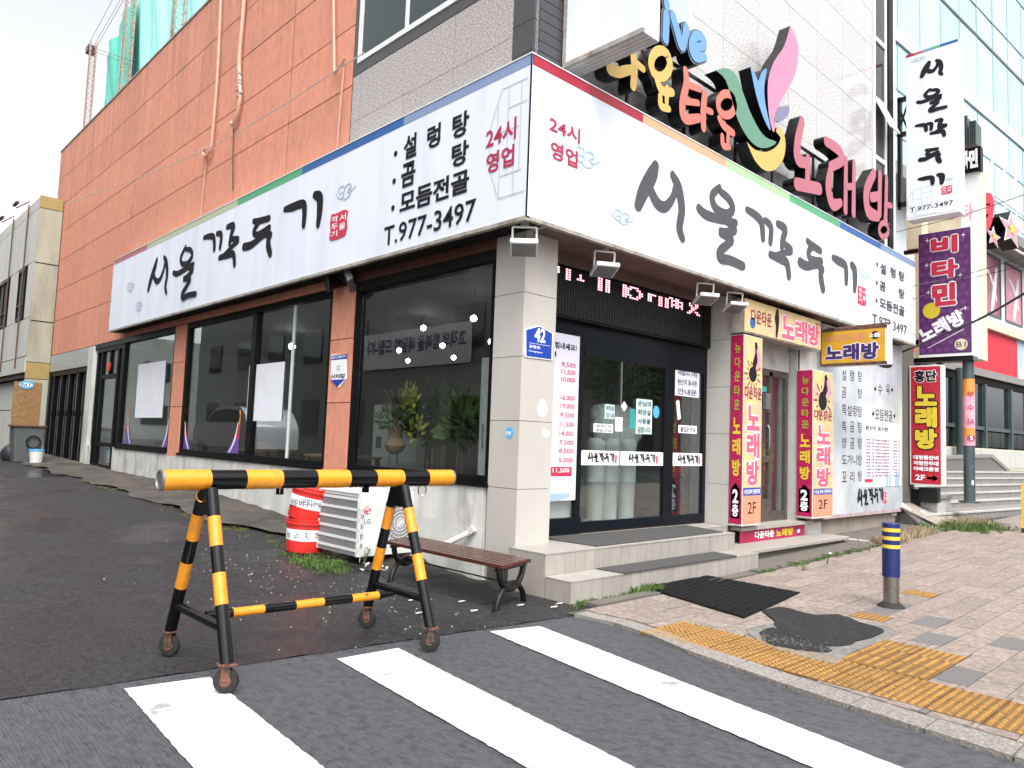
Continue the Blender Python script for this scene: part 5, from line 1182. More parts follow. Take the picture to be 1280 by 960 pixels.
# small yellow projecting sign
Y0 = PX(1025, 437, .06).y; yp = Plane('y', Y0); c = [yp.uv(*q) for q in ((1025.5, 417), (1026, 459), (1108, 402), (1110, 453))]
x0, x1 = .06, (c[2][0] + c[3][0]) / 2; z0 = (c[1][1] + c[3][1]) / 2; z1 = (c[0][1] + c[2][1]) / 2
YS = thing('yellow_projecting_sign', 'small rusty yellow karaoke lightbox jutting out over the menu panel', 'sign', (x0, Y0, z0))
m = MB(); m.box(x0, x1, Y0, Y0 + .22, z0, z1); m.build('cabinet', 'pure_white', YS); m = MB(); m.box(x0 + .03, x1 - .03, Y0 - .006, Y0, z0 + .04, z1 - .04); fc = m.build('sign_face', 'canvas_yellow', YS)
m = MB(); m.box(x0, x1, Y0 - .008, Y0, z0 - .01, z0 + .04); m.box(x0, x1, Y0 - .008, Y0, z1 - .04, z1 + .005); m.box(x0, x0 + .03, Y0 - .008, Y0, z0 + .04, z1 - .04); m.build('rusty_rim', 'rust', YS)
yq = Plane('y', Y0 - .006); W, H = x1 - x0, z1 - z0; g = MB(); g2 = MB(); r_ = (x0 + W * .10, z0 + H * .14, x1 - W * .12, z0 + H * .56); put(g2, '노래방', yq, r_, fat=.085); put(g, '노래방', yq, r_, fat=.035, lift=.008); g2.build('letter_outline', 'pure_white', fc); g.build('lettering', 'indigo', fc)
g = MB(); put(g, '뉴다운타운', yq, (x0 + W * .1, z0 + H * .66, x0 + W * .68, z0 + H * .84), bold=.04); g.build('lettering', 'salmon', fc)
g = MB(); g.lathe(yq.pt(x0 + W * .83, z0 + H * .76), [(H * .105, 0), (H * .105, .003)], 18, ax=(0, -1, 0), sx=1.0); ov = g.build('black_oval', 'ink', fc); g = MB(); put(g, '2층', yq, (x0 + W * .75, z0 + H * .70, x0 + W * .91, z0 + H * .82), bold=.03, lift=.006); g.build('lettering', 'pure_white', fc)
m = MB(); m.tube([(.02, Y0 + .1, z1 + .02), (x1 + .02, Y0 + .1, z1 + .045)], .02, 6); m.tube([(.3, Y0 + .1, z1 + .02), PX(1020, 405, .35)], .012, 6); m.build('bracket', 'rust', YS)
# menu panel and pinned menu
mp = Plane('x', .10); y0, y1, z0, z1 = max(7.02, y2e + .02), 10.72, .42, 3.70; MP = thing('menu_panel', 'big silvery white menu board listing soups beside the karaoke entrance', 'sign', (.1, y0, z0))
m = MB(); m.box(.0, .10, y0, y1, z0, z1); fc = m.build('board', 'sign_silver', MP); m = MB(); m.box(.0, .104, y0, y1, z0 - .03, z0 + .03); m.build('torn_hem', 'hem_print', MP)
g = MB()
N3 = lambda x, y: (890 + x / 3, 360 + y / 3)
for s, x0, x1, yt, yb_ in (('설', 487, 503, 305, 345), ('렁', 517, 532, 307, 347), ('탕', 547, 562, 310, 350), ('곰', 487, 503, 370, 410), ('탕', 547, 562, 376, 413), ('특설렁탕', 487, 562, 434, 476), ('특', 487, 504, 500, 540), ('곰', 518, 533, 500, 540), ('탕', 547, 562, 502, 542), ('양', 487, 504, 560, 600), ('곰', 518, 533, 562, 602), ('탕', 547, 562, 562, 602), ('도가니탕', 487, 562, 624, 664), ('꼬', 487, 504, 688, 728), ('리', 518, 533, 688, 728), ('탕', 547, 562, 686, 724), ('수', 622, 638, 360, 398), ('육', 652, 667, 360, 398), ('모듬전골', 612, 676, 452, 494)):
    a = N3(x0, yt); b = N3(x1, yb_); put(g, s, mp, rect(mp, a[0], a[1], b[1], b[0]), bold=.0)
for x, y in ((612, 378), (675, 382), (604, 472), (684, 480)):
    p = mp.p(*N3(x, y)) + XU * .002; g.face([p + YU * .06, p + ZU * .05, p - YU * .06, p - ZU * .05])
g.build('menu_lettering', 'ink', fc); g = MB()
for ch, x0, x1 in (('서', 546, 562), ('울', 566, 583), ('깍', 586, 603), ('두', 606, 622), ('기', 625, 640)): a = N3(x0, 755); b = N3(x1, 818); brush(g, ch, mp, pxbox(mp, a[0], b[0], a[1] - (x0 - 546) * .02, b[1] - (x0 - 546) * .08, .1))
g.build('brush_lettering', 'ink', fc); seal(mp, *[v for v in (N3(643, 0)[0], N3(655, 0)[0], N3(0, 765)[1], N3(0, 808)[1])], .1, fc)
g = MB(); a = mp.uv(1104, 452); g.prism([mp.pt(a[0] + .5 * cos(k), a[1] + .12 * sin(k)) + XU * .003 for k in [2 * pi * i / 16 for i in range(16)]], XU * .002); g.build('black_oval', 'ink', fc)
mm = thing('paper_menu', 'curling printed price sheet pinned on the silvery menu board', 'poster', (.12, 9, 1)); r_ = rect(mp, 1077, 525, 609, 1126); u0, v0, u1, v1 = r_
m = MB(); m.prism([(.106, u0, v0), (.106, u1, v0), (.106, u1, v1), (.106, u0, v1)], XU * .003); m.build('sheet', 'paper', mm)
m = MB(); m.box(.107, .1075, u0 + .1, u0 + (u1 - u0) * .72, v0 + (v1 - v0) * .12, v1 - (v1 - v0) * .2); m.build('lilac_field', 'paper_lilac', mm)
m2 = Plane('x', .1076); g = MB(); put(g, '원산지 표시판', m2, (u0 + .15, v1 - (v1 - v0) * .14, u1 - .7, v1 - (v1 - v0) * .07)); rr = random.Random(4)
for j in range(12):
    for k, fx in enumerate((.10, .32, .5, .78)): put(g, ['곰탕 특', '수육', '전골', '만두'][(j + k) % 4], m2, (u0 + (u1 - u0) * fx, v1 - (v1 - v0) * (.30 + j * .05), u0 + (u1 - u0) * (fx + .1), v1 - (v1 - v0) * (.272 + j * .05)))
g.build('lettering', 'ink', mm); g = MB()
for j in range(12):
    for k, fx in enumerate((.22, .42, .6, .9)): put(g, ['9,000', '12,000'][(j + k) % 2], m2, (u0 + (u1 - u0) * fx, v1 - (v1 - v0) * (.30 + j * .05), u0 + (u1 - u0) * (fx + .07), v1 - (v1 - v0) * (.272 + j * .05)))
g.build('prices', 'red_print', mm); m = MB(); m.box(.1076, .109, u0 + .12, u0 + .5, v0 + (v1 - v0) * .07, v0 + (v1 - v0) * .12); m.build('red_tag', 'red_print', mm)
m = MB()
for fx in (.62, .7, .86, .92): y = u0 + (u1 - u0) * fx; m.ribbon([(y, v0 + (v1 - v0) * .04, .12), (y, v0 + (v1 - v0) * .15, .11), (y, v0 + (v1 - v0) * .21, .05), (y, v0 + (v1 - v0) * .27, .04)], m2.O(), YU, ZU, lift=.002, smooth=0)
m.build('printed_bottles', 'cloud_blue', mm)

# ================================================================== the rolling barrier
BR = thing('rolling_barrier', 'yellow and black striped steel barrier on four rusty castors across the alley mouth', 'barrier', (.87, -2.8, 0))
BX = .87; RB = .062; bz = 1.19
cuts = [PX(x, 597, BX).y for x in (207, 261, 305, 350, 393, 434, 467, 501, 532, 563)]; cuts[0] = PX(201, 597, BX).y
for i, (a, b) in enumerate(zip(cuts, cuts[1:])):
    m = MB(); m.tube([(BX, a, bz), (BX, b, bz)], RB + (.0012 if i % 2 == 0 else 0), 28, caps=False); m.build('bar_stripe', 'paint_yellow' if i % 2 == 0 else 'paint_black', BR, smooth=True, label='yellow stripe' if i % 2 == 0 else 'black stripe')
for e, d in ((cuts[0], -1), (cuts[-1], 1)):
    m = MB(); m.lathe((BX, e + d * .001, bz), [(RB + .004, -.006), (RB + .004, .006), (RB - .008, .010), (RB - .012, .002), (.0001, .002)], 24, ax=(0, d, 0)); m.build('end_cap', 'grey_metal', BR, smooth=True)
def leg_(p0, p1, r, name, cut):
    p0, p1 = Vector(p0), Vector(p1)
    for i, (a, b, c) in enumerate(cut):
        m = MB(); m.tube([p0.lerp(p1, a), p0.lerp(p1, b)], r + (.001 if c else 0), 18, caps=(i in (0, len(cut) - 1))); m.build(name, 'paint_yellow' if c else 'paint_black', BR, smooth=True, label=None)
LC = [(0, .17, 0), (.17, .345, 1), (.345, .50, 0), (.50, .68, 1), (.68, 1, 0)]
fr = []
for y, xn, xf in ((-3.545, 1.315, .405), (-2.09, 1.325, .515)):
    t0 = 1.135
    leg_((BX + .055, y, t0), (xn, y, .165), .038, 'leg', LC); leg_((BX - .055, y, t0), (xf, y, .165), .038, 'leg', LC)
    m = MB(); m.prism([(BX - .03, y - .035, 1.145), (BX + .03, y - .035, 1.145), (BX + .13, y - .035, .98), (BX - .13, y - .035, .98)], -YU * .07) ; m.build('gusset', 'paint_black', BR)
    def at(x0, x1, z): t = (t0 - z) / (t0 - .165); return x0 + (x1 - x0) * t
    m = MB(); m.tube([(at(BX + .055, xn, .35), y, .35), (at(BX - .055, xf, .35), y, .35)], .028, 14); m.build('cross_member', 'paint_black', BR, smooth=True)
    for x in (xn, xf):
        c = Vector((x, y, .075)); rot = .35 if x == xn else -.5; ax = Vector((.80, -.60, 0)).normalized() if x == xn else Vector((.62, -.78, 0)).normalized()
        cs = MB(); cs.lathe(c - ax * .02, [(.0001, 0), (.045, 0), (.066, .004), (.072, .012), (.072, .028), (.066, .036), (.045, .04), (.0001, .04)], 22, ax=ax); w_ = cs.build('castor', 'rubber', BR, smooth=True)
        m = MB(); m.lathe(c - ax * .024, [(.0001, 0), (.03, 0), (.034, .006), (.034, .042), (.03, .048), (.0001, .048)], 14, ax=ax); m.build('hub', 'rust', w_)
        sd = Vector((-ax.y, ax.x, 0)); m = MB()
        for s in (-1, 1): m.obox(c + ax * (.028 * s - .002) - sd * .025, sd * .05, ax * .004, ZU * .085)
        m.obox(c - ax * .035 - sd * .035 + ZU * .083, sd * .07, ax * .07, ZU * .006); m.tube([c + ZU * .088, c + ZU * .10], .038, 12); m.build('fork', 'rust', w_)
        m = MB(); m.box(x - .05, x + .05, y - .045, y + .045, .162, .170); m.build('foot_plate', 'rust', BR)
lowz = .34; ly = [PZ(x, y, lowz) for x, y in ((295, 777), (505, 748))]
pa, pb = Vector((.86, -3.50, .345)), Vector((.90, -2.12, .335)); N_ = 8
segs = [(0, .06, 0), (.06, .12, 0), (.12, .27, 1), (.27, .43, 0), (.43, .58, 1), (.58, .74, 0), (.74, .90, 1), (.90, 1.0, 0)]
for a, b, c in segs: m = MB(); m.tube([pa.lerp(pb, a), pa.lerp(pb, b)], .029 if b < 1 else [.029, .014], 14); m.build('rail_stripe', 'paint_yellow' if c else 'paint_black', BR, smooth=True)
for y in (PX(350, 610, BX).y, PX(457, 608, BX).y):
    m = MB(); m.box(BX - .02, BX + .02, y - .018, y - .012, bz - RB - .035, bz - RB + .002); m.box(BX - .02, BX + .02, y + .012, y + .018, bz - RB - .035, bz - RB + .002); m.box(BX - .02, BX + .02, y - .018, y + .018, bz - RB - .04, bz - RB - .034); m.build('hook', 'paint_black', BR)
for y, mt_ in ((PX(253, 610, BX).y, 'paint_yellow'), (PX(528, 608, BX).y, 'steel')):
    m = MB(); P = [(BX + .05 * sin(a) * .3, y + .028 * sin(a), bz - RB - .035 + .04 * cos(a)) for a in [2 * pi * k / 14 for k in range(15)]]; m.tube(P, .0045, 6, caps=False); m.build('wire_loop', mt_, BR, smooth=True)
m = MB(); rr = random.Random(3)
for _ in range(120): y = rr.uniform(cuts[0] + .02, cuts[-1] - .02); m.ball((BX + rr.uniform(-.008, .008), y, bz - RB - .0015), .0042, n=5)
m.build('water_drops', 'fridge', BR, kind='stuff')

# ================================================================== bench
BN = thing('bench', 'backless wet brown slatted bench with black cast iron ring legs under the corner window', 'bench', (-.2, -.6, 0))
bzz = .405; x0, x1 = -1.2, .64
def bt(x, y): return Vector((x + (y + .6) * -.30, y, 0))
for k in range(6):
    y = -.86 + k * .088; m = MB(); a = bt(x0, y); m.obox((a.x, y, bzz - .035), (x1 - x0, 0, 0), (0, .072, 0), (0, 0, .035)); m.build('slat', 'wood_bench', BN, bevel=.006)
for x in (x0 + .16, x1 - .05):
    m = MB()
    for s in (-1, 0):
        pass
    c = Vector((x, -.61, 0)); dd_ = Vector((-.30, 1, 0)).normalized()
    m.obox(c - dd_ * .27 + ZU * (bzz - .062) - XU * .022, XU * .044, dd_ * .54, ZU * .026)
    up = [c + dd_ * (.22 * cos(a)) + ZU * (bzz - .05 - .20 * sin(a)) for a in [pi * k / 14 for k in range(15)]]; m.tube(up, .030, 8)
    lo = [c + dd_ * (.255 * cos(a)) + ZU * (.0 + .205 * sin(a)) for a in [pi * k / 14 for k in range(15)]]; m.tube(lo, .028, 8)
    for s in (-1, 1): m.tube([c + dd_ * .24 * s + ZU * .004, c + dd_ * .30 * s + ZU * .004], [.024, .014], 8)
    for s in (-1, 1): m.tube([c + dd_ * .10 * s + ZU * .185, c + dd_ * .16 * s + ZU * .24], .016, 6)
    m.build('cast_leg', 'black_metal', BN, smooth=True)
m = MB(); m.tube([(x0 + .1, -.6, .2), (x1 - .1, -.6, .2)], .008, 6); m.build('tie_rod', 'black_metal', BN)

# ================================================================== air conditioner with buckets
Ag = PZ(447, 700, .10); Bg = PZ(395, 685, .12); sd = (Bg - Ag); sd.z = 0; L = min(sd.length, .42) if False else sd.length; sd.normalize(); fd = Vector((-sd.y, sd.x, 0));
if fd.dot(Vector((1, .3, 0))) < 0: fd = -fd
AC = thing('air_conditioner', 'white outdoor air conditioner unit with grey louvred side standing by the plaster wall', 'air conditioner', Ag)
H = .70; FW_ = .80; o = Ag + ZU * .03
m = MB(); m.obox(o + fd * .012 + sd * .012, fd * (FW_ - .024), sd * (L - .024), ZU * H); m.build('body', 'ac_white', AC)
m = MB(); m.obox(o + ZU * H, fd * FW_, sd * L, ZU * .02); m.build('lid', 'ac_white', AC, bevel=.006)
m = MB(); m.obox(o + fd * .0 + sd * .05, fd * .010, sd * (L - .1), ZU * (H - .03)); m.build('coil', 'ac_fin', AC)
for k in range(6):
    z = .05 + k * .115; m = MB(); m.obox(o - fd * .006 + ZU * z, fd * .02, sd * L, ZU * .030); m.build('louvre', 'ac_white', AC)
m = MB(); m.obox(o - fd * .008, fd * .02, sd * .045, ZU * H); m.obox(o - fd * .008 + sd * (L - .03), fd * .02, sd * .03, ZU * H); m.build('side_rail', 'ac_white', AC)
fo = o - sd * .0; nf = -sd
m = MB(); m.obox(fo + fd * .0, fd * FW_, nf * .012, ZU * H); m.build('front_panel', 'ac_white', AC, bevel=.004)
gc = fo + fd * .56 + ZU * .36 + nf * .014; m = MB()
for r in (.21, .17, .13, .09, .05): m.tube([gc + fd * (r * cos(a)) + ZU * (r * sin(a)) for a in [2 * pi * k / 24 for k in range(25)]], .004, 5, caps=False)
for k in range(12): a = pi * k / 12; m.tube([gc + fd * (.21 * cos(a)) + ZU * (.21 * sin(a)), gc - fd * (.21 * cos(a)) - ZU * (.21 * sin(a))], .003, 4)
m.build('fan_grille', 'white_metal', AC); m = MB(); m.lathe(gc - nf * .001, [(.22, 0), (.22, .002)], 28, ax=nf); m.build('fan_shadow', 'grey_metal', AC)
U_ = fd
m = MB(); lc = fo + fd * .085 + ZU * .53 + nf * .014; m.lathe(lc, [(.048, 0), (.048, .003)], 22, ax=nf); lo_ = m.build('emblem', 'lg_red', AC)
def ontext(mb, s, o_, w_, h, bold=.02): mb.text(s, o_, U_, ZU, w_, h, bold, lift=0)
m = MB(); q = lc + nf * .005; m.text('L', q - U_ * .018 - ZU * .012, U_, ZU, .016, .03, .03, lift=0); m.tube([q + fd * (.038 * cos(a)) + ZU * (.038 * sin(a)) for a in [.3 + 5.9 * k / 18 for k in range(18)]] , .003, 4); m.text('G', q - ZU * .016 + U_ * .0, U_, ZU, .022, .03, .02, lift=0); m.build('emblem_mark', 'pure_white', lo_)
m = MB(); m.text('LG', fo + nf * .015 + U_ * .05 + ZU * .37, U_, ZU, .09, .055, .01, lift=0); m.build('lettering', 'ac_fin', AC)
m = MB(); P = [o + ZU * .66 - fd * .02, o + ZU * .55 - fd * .03 + nf * .05, o + ZU * .58 + nf * .08 + fd * .25, o + ZU * .62 + nf * .03 + fd * .5]; m.tube(cr([tuple(p) for p in P], 4), .006, 5); m.tube(cr([tuple(o + nf * .03 + ZU * .6), tuple(o + nf * .06 + ZU * .3), tuple(o + nf * .04 - ZU * .05)], 4), .004, 5); m.build('cord', 'white_cable', AC)
m = MB()
for k in range(4): m.obox(o + nf * .013 + fd * .01 + ZU * (.10 + k * .11), fd * .03, nf * .006, ZU * .05)
m.build('pipe_clips', 'grey_metal', AC)
# two stacked red buckets
def bucket(cx, cy, z, h, rb, rt, lean, label, txt, rz):
    t = thing('red_bucket', label, 'bucket', (cx, cy, z), 'stack of red buckets'); ax = Vector((lean[0], lean[1], 1)).normalized()
    prof = [(rb, 0), (rb + .004, .01), (rb + (rt - rb) * .3, h * .3), (rb + (rt - rb) * .7, h * .7), (rt - .004, h * .84), (rt + .012, h * .85), (rt + .014, h * .90), (rt, h * .91), (rt, h * .96), (rt + .010, h * .965), (rt + .010, h), (rt - .01, h), (rt - .02, h * .8)]
    m = MB(); m.lathe((cx, cy, z), prof, 28, ax=ax); m.build('tub', 'bucket_red', t, smooth=True)
    m = MB(); f = lambda q: rb + (rt - rb) * q; m.lathe(Vector((cx, cy, z)) + ax * h * .36, [(f(.36) + .003, 0), (f(.70) + .003, h * .34)], 28, ax=ax); m.f = [q for q in m.f if len(q) == 4]; m.mi = m.mi[:len(m.f)]; bd = m.build('white_band', 'pure_white', t, smooth=True)
    g = MB(); to = (CAMP - Vector((cx, cy, z))); to.z = 0; to.normalize(); n = len(txt)
    for k, ch in enumerate(txt):
        a = atan2(to.y, to.x) - .95 + 1.5 * k / (n - 1); d = Vector((cos(a), sin(a), 0)); U2 = Vector((-sin(a), cos(a), 0)); o_ = Vector((cx, cy, z)) + ax * h * .40 + d * (f(.6) + .012) - U2 * .03; g.text(ch, o_, U2, ZU, .055, h * .24, .0, lift=0)
    g.build('handwriting', 'ink', bd)
    return t
c = PZ(373, 687, .12); c = Vector((c.x, c.y, .12)); kpx = (c - CAMP).dot(FW) / FPX; rr_ = 27.5 * kpx
c = c + Vector((-.22, .20, 0)); c.z = gz(c.x, c.y) + .005
kpx = (c - CAMP).dot(FW) / FPX; rr_ = 25 * kpx
bucket(c.x, c.y, c.z, 40 * kpx, rr_ * .90, rr_, (.03, .03), 'lower red bucket with a white band of handwriting next to the air conditioner', '버리지마', 0)
bucket(c.x - .0, c.y, c.z + 40 * kpx, 41 * kpx, rr_ * .92, rr_ * 1.06, (.16, .14), 'upper red bucket standing crooked on the lower one with handwriting', '쓰레기버리지마세요', 0)

# clutter by the wall
t = thing('drain_pipe', 'beige stub of drain pipe poking from the plaster wall behind the bench', 'pipe', (-.9, -.1, .5)); p = PY(600, 618 + 0, 0)
p = PY(592, 662, -.03); m = MB(); m.tube([p + YU * .03, p + Vector((-.28, -.22, -.20))], .034, 12); m.tube([p - YU * .02, p - YU * .05], .048, 12); m.build('pipe', 'plaster', t, smooth=True)
t = thing('trash_scraps', 'crumpled orange and white wrappers beside the barrier leg', 'litter', (-.7, -1.3, 0)); g0 = PZ(467, 712, .03); rr = random.Random(12)
m = MB()
for k in range(14): p = g0 + Vector((rr.gauss(0, .09), rr.gauss(0, .06), rr.uniform(0, .05))); s = .03; m.face([p, p + Vector((rr.uniform(-s, s), rr.uniform(-s, s), rr.uniform(0, s))), p + Vector((rr.uniform(-s, s), s, .01)), p + Vector((-s, rr.uniform(-s, s), .02))])
m.build('wrappers', 'pure_white', t); m = MB(); m.ball(g0 + ZU * .03, .022); m.ball(g0 + Vector((.03, .01, .02)), .018); m.build('orange_wrapper', 'gradient_orange', t)
def weed(px, py, z, h, lab, n=5):
    c = PZ(px, py, z); t = thing('weed', lab, 'weed', c); m = MB(); l = MB(); rr = random.Random(int(px))
    for k in range(n):
        a = rr.uniform(0, 6.28); top = c + Vector((cos(a) * h * .25, sin(a) * h * .25, h * rr.uniform(.6, 1))); m.tube([c, c.lerp(top, .5) + ZU * .01, top], [.004, .003, .002], 5)
        for j in range(7):
            q = c.lerp(top, .25 + .11 * j); b = rr.uniform(0, 6.28); d = Vector((cos(b), sin(b), .3)) * h * .22; s_ = Vector((-sin(b), cos(b), 0)) * h * .035; l.face([q, q + d * .5 + s_, q + d, q + d * .5 - s_])
    m.build('stem', 'leaf', t); l.build('leaves', 'grass', t)
weed(455, 706, .04, .24, 'tall leafy green weed growing at the corner of the air conditioner', 6)
weed(1005, 716, .02, .17, 'small leafy weed growing at the foot of the karaoke steps', 5)
weed(1034, 706, .05, .10, 'tiny weed at the right end of the karaoke steps', 4)
t = thing('tape_bundle', 'white crumpled paper ball lying on the edging by the pavers', 'litter', PZ(1114, 720, .05)); 
p = PZ(1118, 723 - 8, .05); p = PX(1114, 722, 1.1) if False else PZ(1115, 722, .09)
p = Vector(PZ(1037 + 0, 715, .06)); pb_ = PZ(1114, 718, .07)
q = F4(0, 0); m = MB(); pp_ = PZ(900 + 1100 / 8, 640 + 430 / 8, .07); m.ball(pp_, .035); m.ball(pp_ + Vector((.03, .03, 0)), .025); m.build('paper_ball', 'pure_white', t)

# ---- bollard
bl = thing('bollard', 'steel bollard with dark blue sleeve and three yellow bands on the pavers', 'bollard', (BOLL[0], BOLL[1], .02)); X_, Y_ = BOLL; hb_ = .99
m = MB(); m.lathe((X_, Y_, .02), [(.09, 0), (.09, .02), (.078, .05), (.073, .052), (.073, .30)], 28); m.build('steel_tube', 'steel', bl, smooth=True)
m = MB(); m.lathe((X_, Y_, .02), [(.13, 0), (.125, .014), (.10, .035), (.0735, .055)], 24); m.build('base_collar', 'rubber', bl, smooth=True)
zs_ = [.30, .575, .61, .655, .69, .735, .77, .82]
for i, (a, b) in enumerate(zip(zs_, zs_[1:])):
    m = MB(); r = .081 if i % 2 == 0 else .0822; pr = [(r, a), (r, b)] if i < 6 else [(r, a), (r, b - .008), (r - .008, b), (.0001, b + .004)]; m.lathe((X_, Y_, .02), pr, 28); m.f = m.f if i == 6 or i == 0 else [q for q in m.f if len(q) == 4]; m.mi = m.mi[:len(m.f)]; m.build('sleeve' if i % 2 == 0 else 'yellow_band', 'navy_blue' if i % 2 == 0 else 'yellow_band', bl, smooth=True)
# manhole by the wall
t = thing('manhole_cover', 'round pale blue grey manhole cover at the foot of the base wall', 'manhole', PZ(1085, 672, .06)); p = PZ(1078, 674, .07); m = MB(); m.lathe(p, [(.42, -.05), (.42, .01), (.40, .018), (.0001, .018)], 24); m.build('lid', 'concrete_light', t)

# ================================================================== at the far left
FX = -20.9
FL = thing('panelled_building', 'old white panelled building with cream side beyond the orange walled restaurant', 'building', (FX, -.7, 0)); fy = -.66
m = MB(); m.box(-40, FX - .03, fy + .03, 6, 2.9, 8.5); m.box(-40, FX - .04, fy + .25, 6, .3, 2.9); m.build('wall', 'tile_grout', FL)
zz = [3.55, 4.75, 6.5, 8.15]
for k in range(30):
    b = FX - .03 - k * .30
    for j in range(3):
        if 3 <= k <= 7 and j == 1 or 12 <= k <= 17 and j == 1: continue
        m = MB(); m.box(b - .285, b, fy, fy + .04, zz[j] + .01, zz[j + 1] - .01); m.build('panel', 'panel_white', FL)
    m = MB(); m.box(b - .285, b, fy + .20, fy + .26, .35, 1.9); m.box(b - .285, b, fy + .20, fy + .26, 1.93, 2.85); m.build('panel', 'panel_white', FL)
for a, b in ((FX - 2.22, FX - 1.14), (FX - 5.5, FX - 3.9)):
    f = MB(); frame(f, a, b, 4.78, 6.45, .07, fy - .02, fy + .1, [((a + b) / 2, .05)]); f.box(a + .07, b - .07, fy - .01, fy + .05, 5.25, 5.31); fo_ = f.build('window', 'black_frame', FL); m = MB(); m.box(a + .07, b - .07, fy + .05, fy + .06, 4.85, 6.38); m.build('pane', 'car_glass', fo_)
m = MB(); m.box(-40, FX - .002, fy - .03, fy, 3.05, 3.52); m.build('fascia', 'panel_white', FL)
for z0, z1, mt_ in ((.3, 1.2, 'panel_cream'), (1.21, 2.85, 'panel_cream'), (2.87, 3.36, 'panel_olive'), (3.38, 4.62, 'panel_cream'), (4.66, 6.42, 'panel_cream'), (6.46, 8.15, 'panel_cream'), (8.17, 8.55, 'panel_olive')):
    m = MB(); m.box(FX - .03, FX, fy + .001, -.03, z0, z1); m.build('side_panel', mt_, FL)
m = MB(); m.box(-40, FX - .035, fy, 6, 8.16, 8.5); m.build('parapet', 'panel_white', FL)
for x in (-22.2, -24.6, -27.5): m = MB(); m.tube([(x, fy - .4, 8.3), (x, fy - .05, 8.6)], .02, 5); m.box(x - .35, x + .25, fy - .45, fy - .36, 8.42, 8.48); m.tube([(x, fy - .06, 3.2), (x, fy - .06, 8.5)], .022, 5); m.build('rusty_bracket', 'rust', FL)
pw = thing('plywood_board', 'weathered plywood sheet with an oval sign leaning at the alley end', 'board', (FX, -.6, .6))
zp = (PX(36, 475, FX + .02).z, PX(40, 537, FX + .02).z); m = MB(); m.box(FX + .005, FX + .03, -.92, -.20, .55, 2.75); m.build('sheet', 'plywood', pw)
m = MB(); m.lathe(PX(33, 481, FX + .04), [(.20, 0), (.20, .006)], 20, ax=(1, 0, 0), sx=.62); ov = m.build('oval_sign', 'sticker_blue', pw); m = MB(); m.lathe(PX(33, 481, FX + .048), [(.165, 0), (.165, .002)], 20, ax=(1, 0, 0), sx=.35); m.build('oval_band', 'pure_white', ov)
g = MB(); p_ = PX(33, 481, FX + .053); g.text('PAT', p_ - YU * .13 - ZU * .05, YU, ZU, .26, .09, .02, lift=0); g.build('lettering', 'plate_blue', ov)
tb = thing('trash_bin', 'big grey plastic waste bin in front of the plywood board', 'bin', (-19.9, -1.4, .5)); c = PZ(30, 580, .48); c = Vector((-18.6, c.y + (c.x + 18.6) * .0, gz(-18.6, -1.4)))
dC = ray(31, 575); tt = (-18.4 - CAMP.x) / dC.x; c = CAMP + dC * tt; z0 = gz(c.x, c.y)
def wob(cx, cy, z, w0, w1, d0, d1, h, mb): mb.v += [(cx - d0, cy - w0, z), (cx + d0, cy - w0, z), (cx + d0, cy + w0, z), (cx - d0, cy + w0, z), (cx - d1, cy - w1, z + h), (cx + d1, cy - w1, z + h), (cx + d1, cy + w1, z + h), (cx - d1, cy + w1, z + h)]; n = len(mb.v) - 8; mb.f += [tuple(n + i for i in q) for q in ((0, 3, 2, 1), (4, 5, 6, 7), (0, 1, 5, 4), (1, 2, 6, 5), (2, 3, 7, 6), (3, 0, 4, 7))]; mb.mi += [0] * 6
m = MB(); wob(c.x, c.y, z0, .30, .36, .26, .32, .95, m); m.build('bin_body', 'bin_grey', tb, bevel=.02); m = MB(); m.box(c.x - .36, c.x + .36, c.y - .40, c.y + .40, z0 + .95, z0 + 1.01); m.build('lid', 'rust', tb, bevel=.02)
m = MB(); m.tube([(c.x + .34, c.y + .1 + .16 * cos(a), z0 + .55 + .16 * sin(a)) for a in [2 * pi * k / 16 for k in range(17)]], .02, 5, caps=False); m.build('printed_ring', 'ink', tb)
dC = ray(45, 578); tt = (-17.6 - CAMP.x) / dC.x; c = CAMP + dC * tt; z0 = gz(c.x, c.y)
pt = thing('pail', 'white plastic pail with a blue lid beside the waste bin', 'pail', (c.x, c.y, z0)); m = MB(); m.lathe((c.x, c.y, z0), [(.14, 0), (.175, .34)], 22); m.build('tub', 'plastic_white', pt, smooth=True); m = MB(); m.lathe((c.x, c.y, z0), [(.18, .34), (.185, .36), (.18, .39), (.0001, .39)], 22); m.build('lid', 'sticker_blue', pt, smooth=True)
dC = ray(16, 570); tt = (-18.9 - CAMP.x) / dC.x; c = CAMP + dC * tt; t = thing('rubbish_bag', 'black rubbish bag slumped left of the waste bin', 'bag', (c.x, c.y, gz(c.x, c.y))); m = MB(); m.ball((c.x, c.y, gz(c.x, c.y) + .18), .3, n=14); m.ball((c.x + .2, c.y + .35, gz(c.x, c.y) + .12), .22, n=12); m.build('bag', 'bin_black', t, smooth=True)

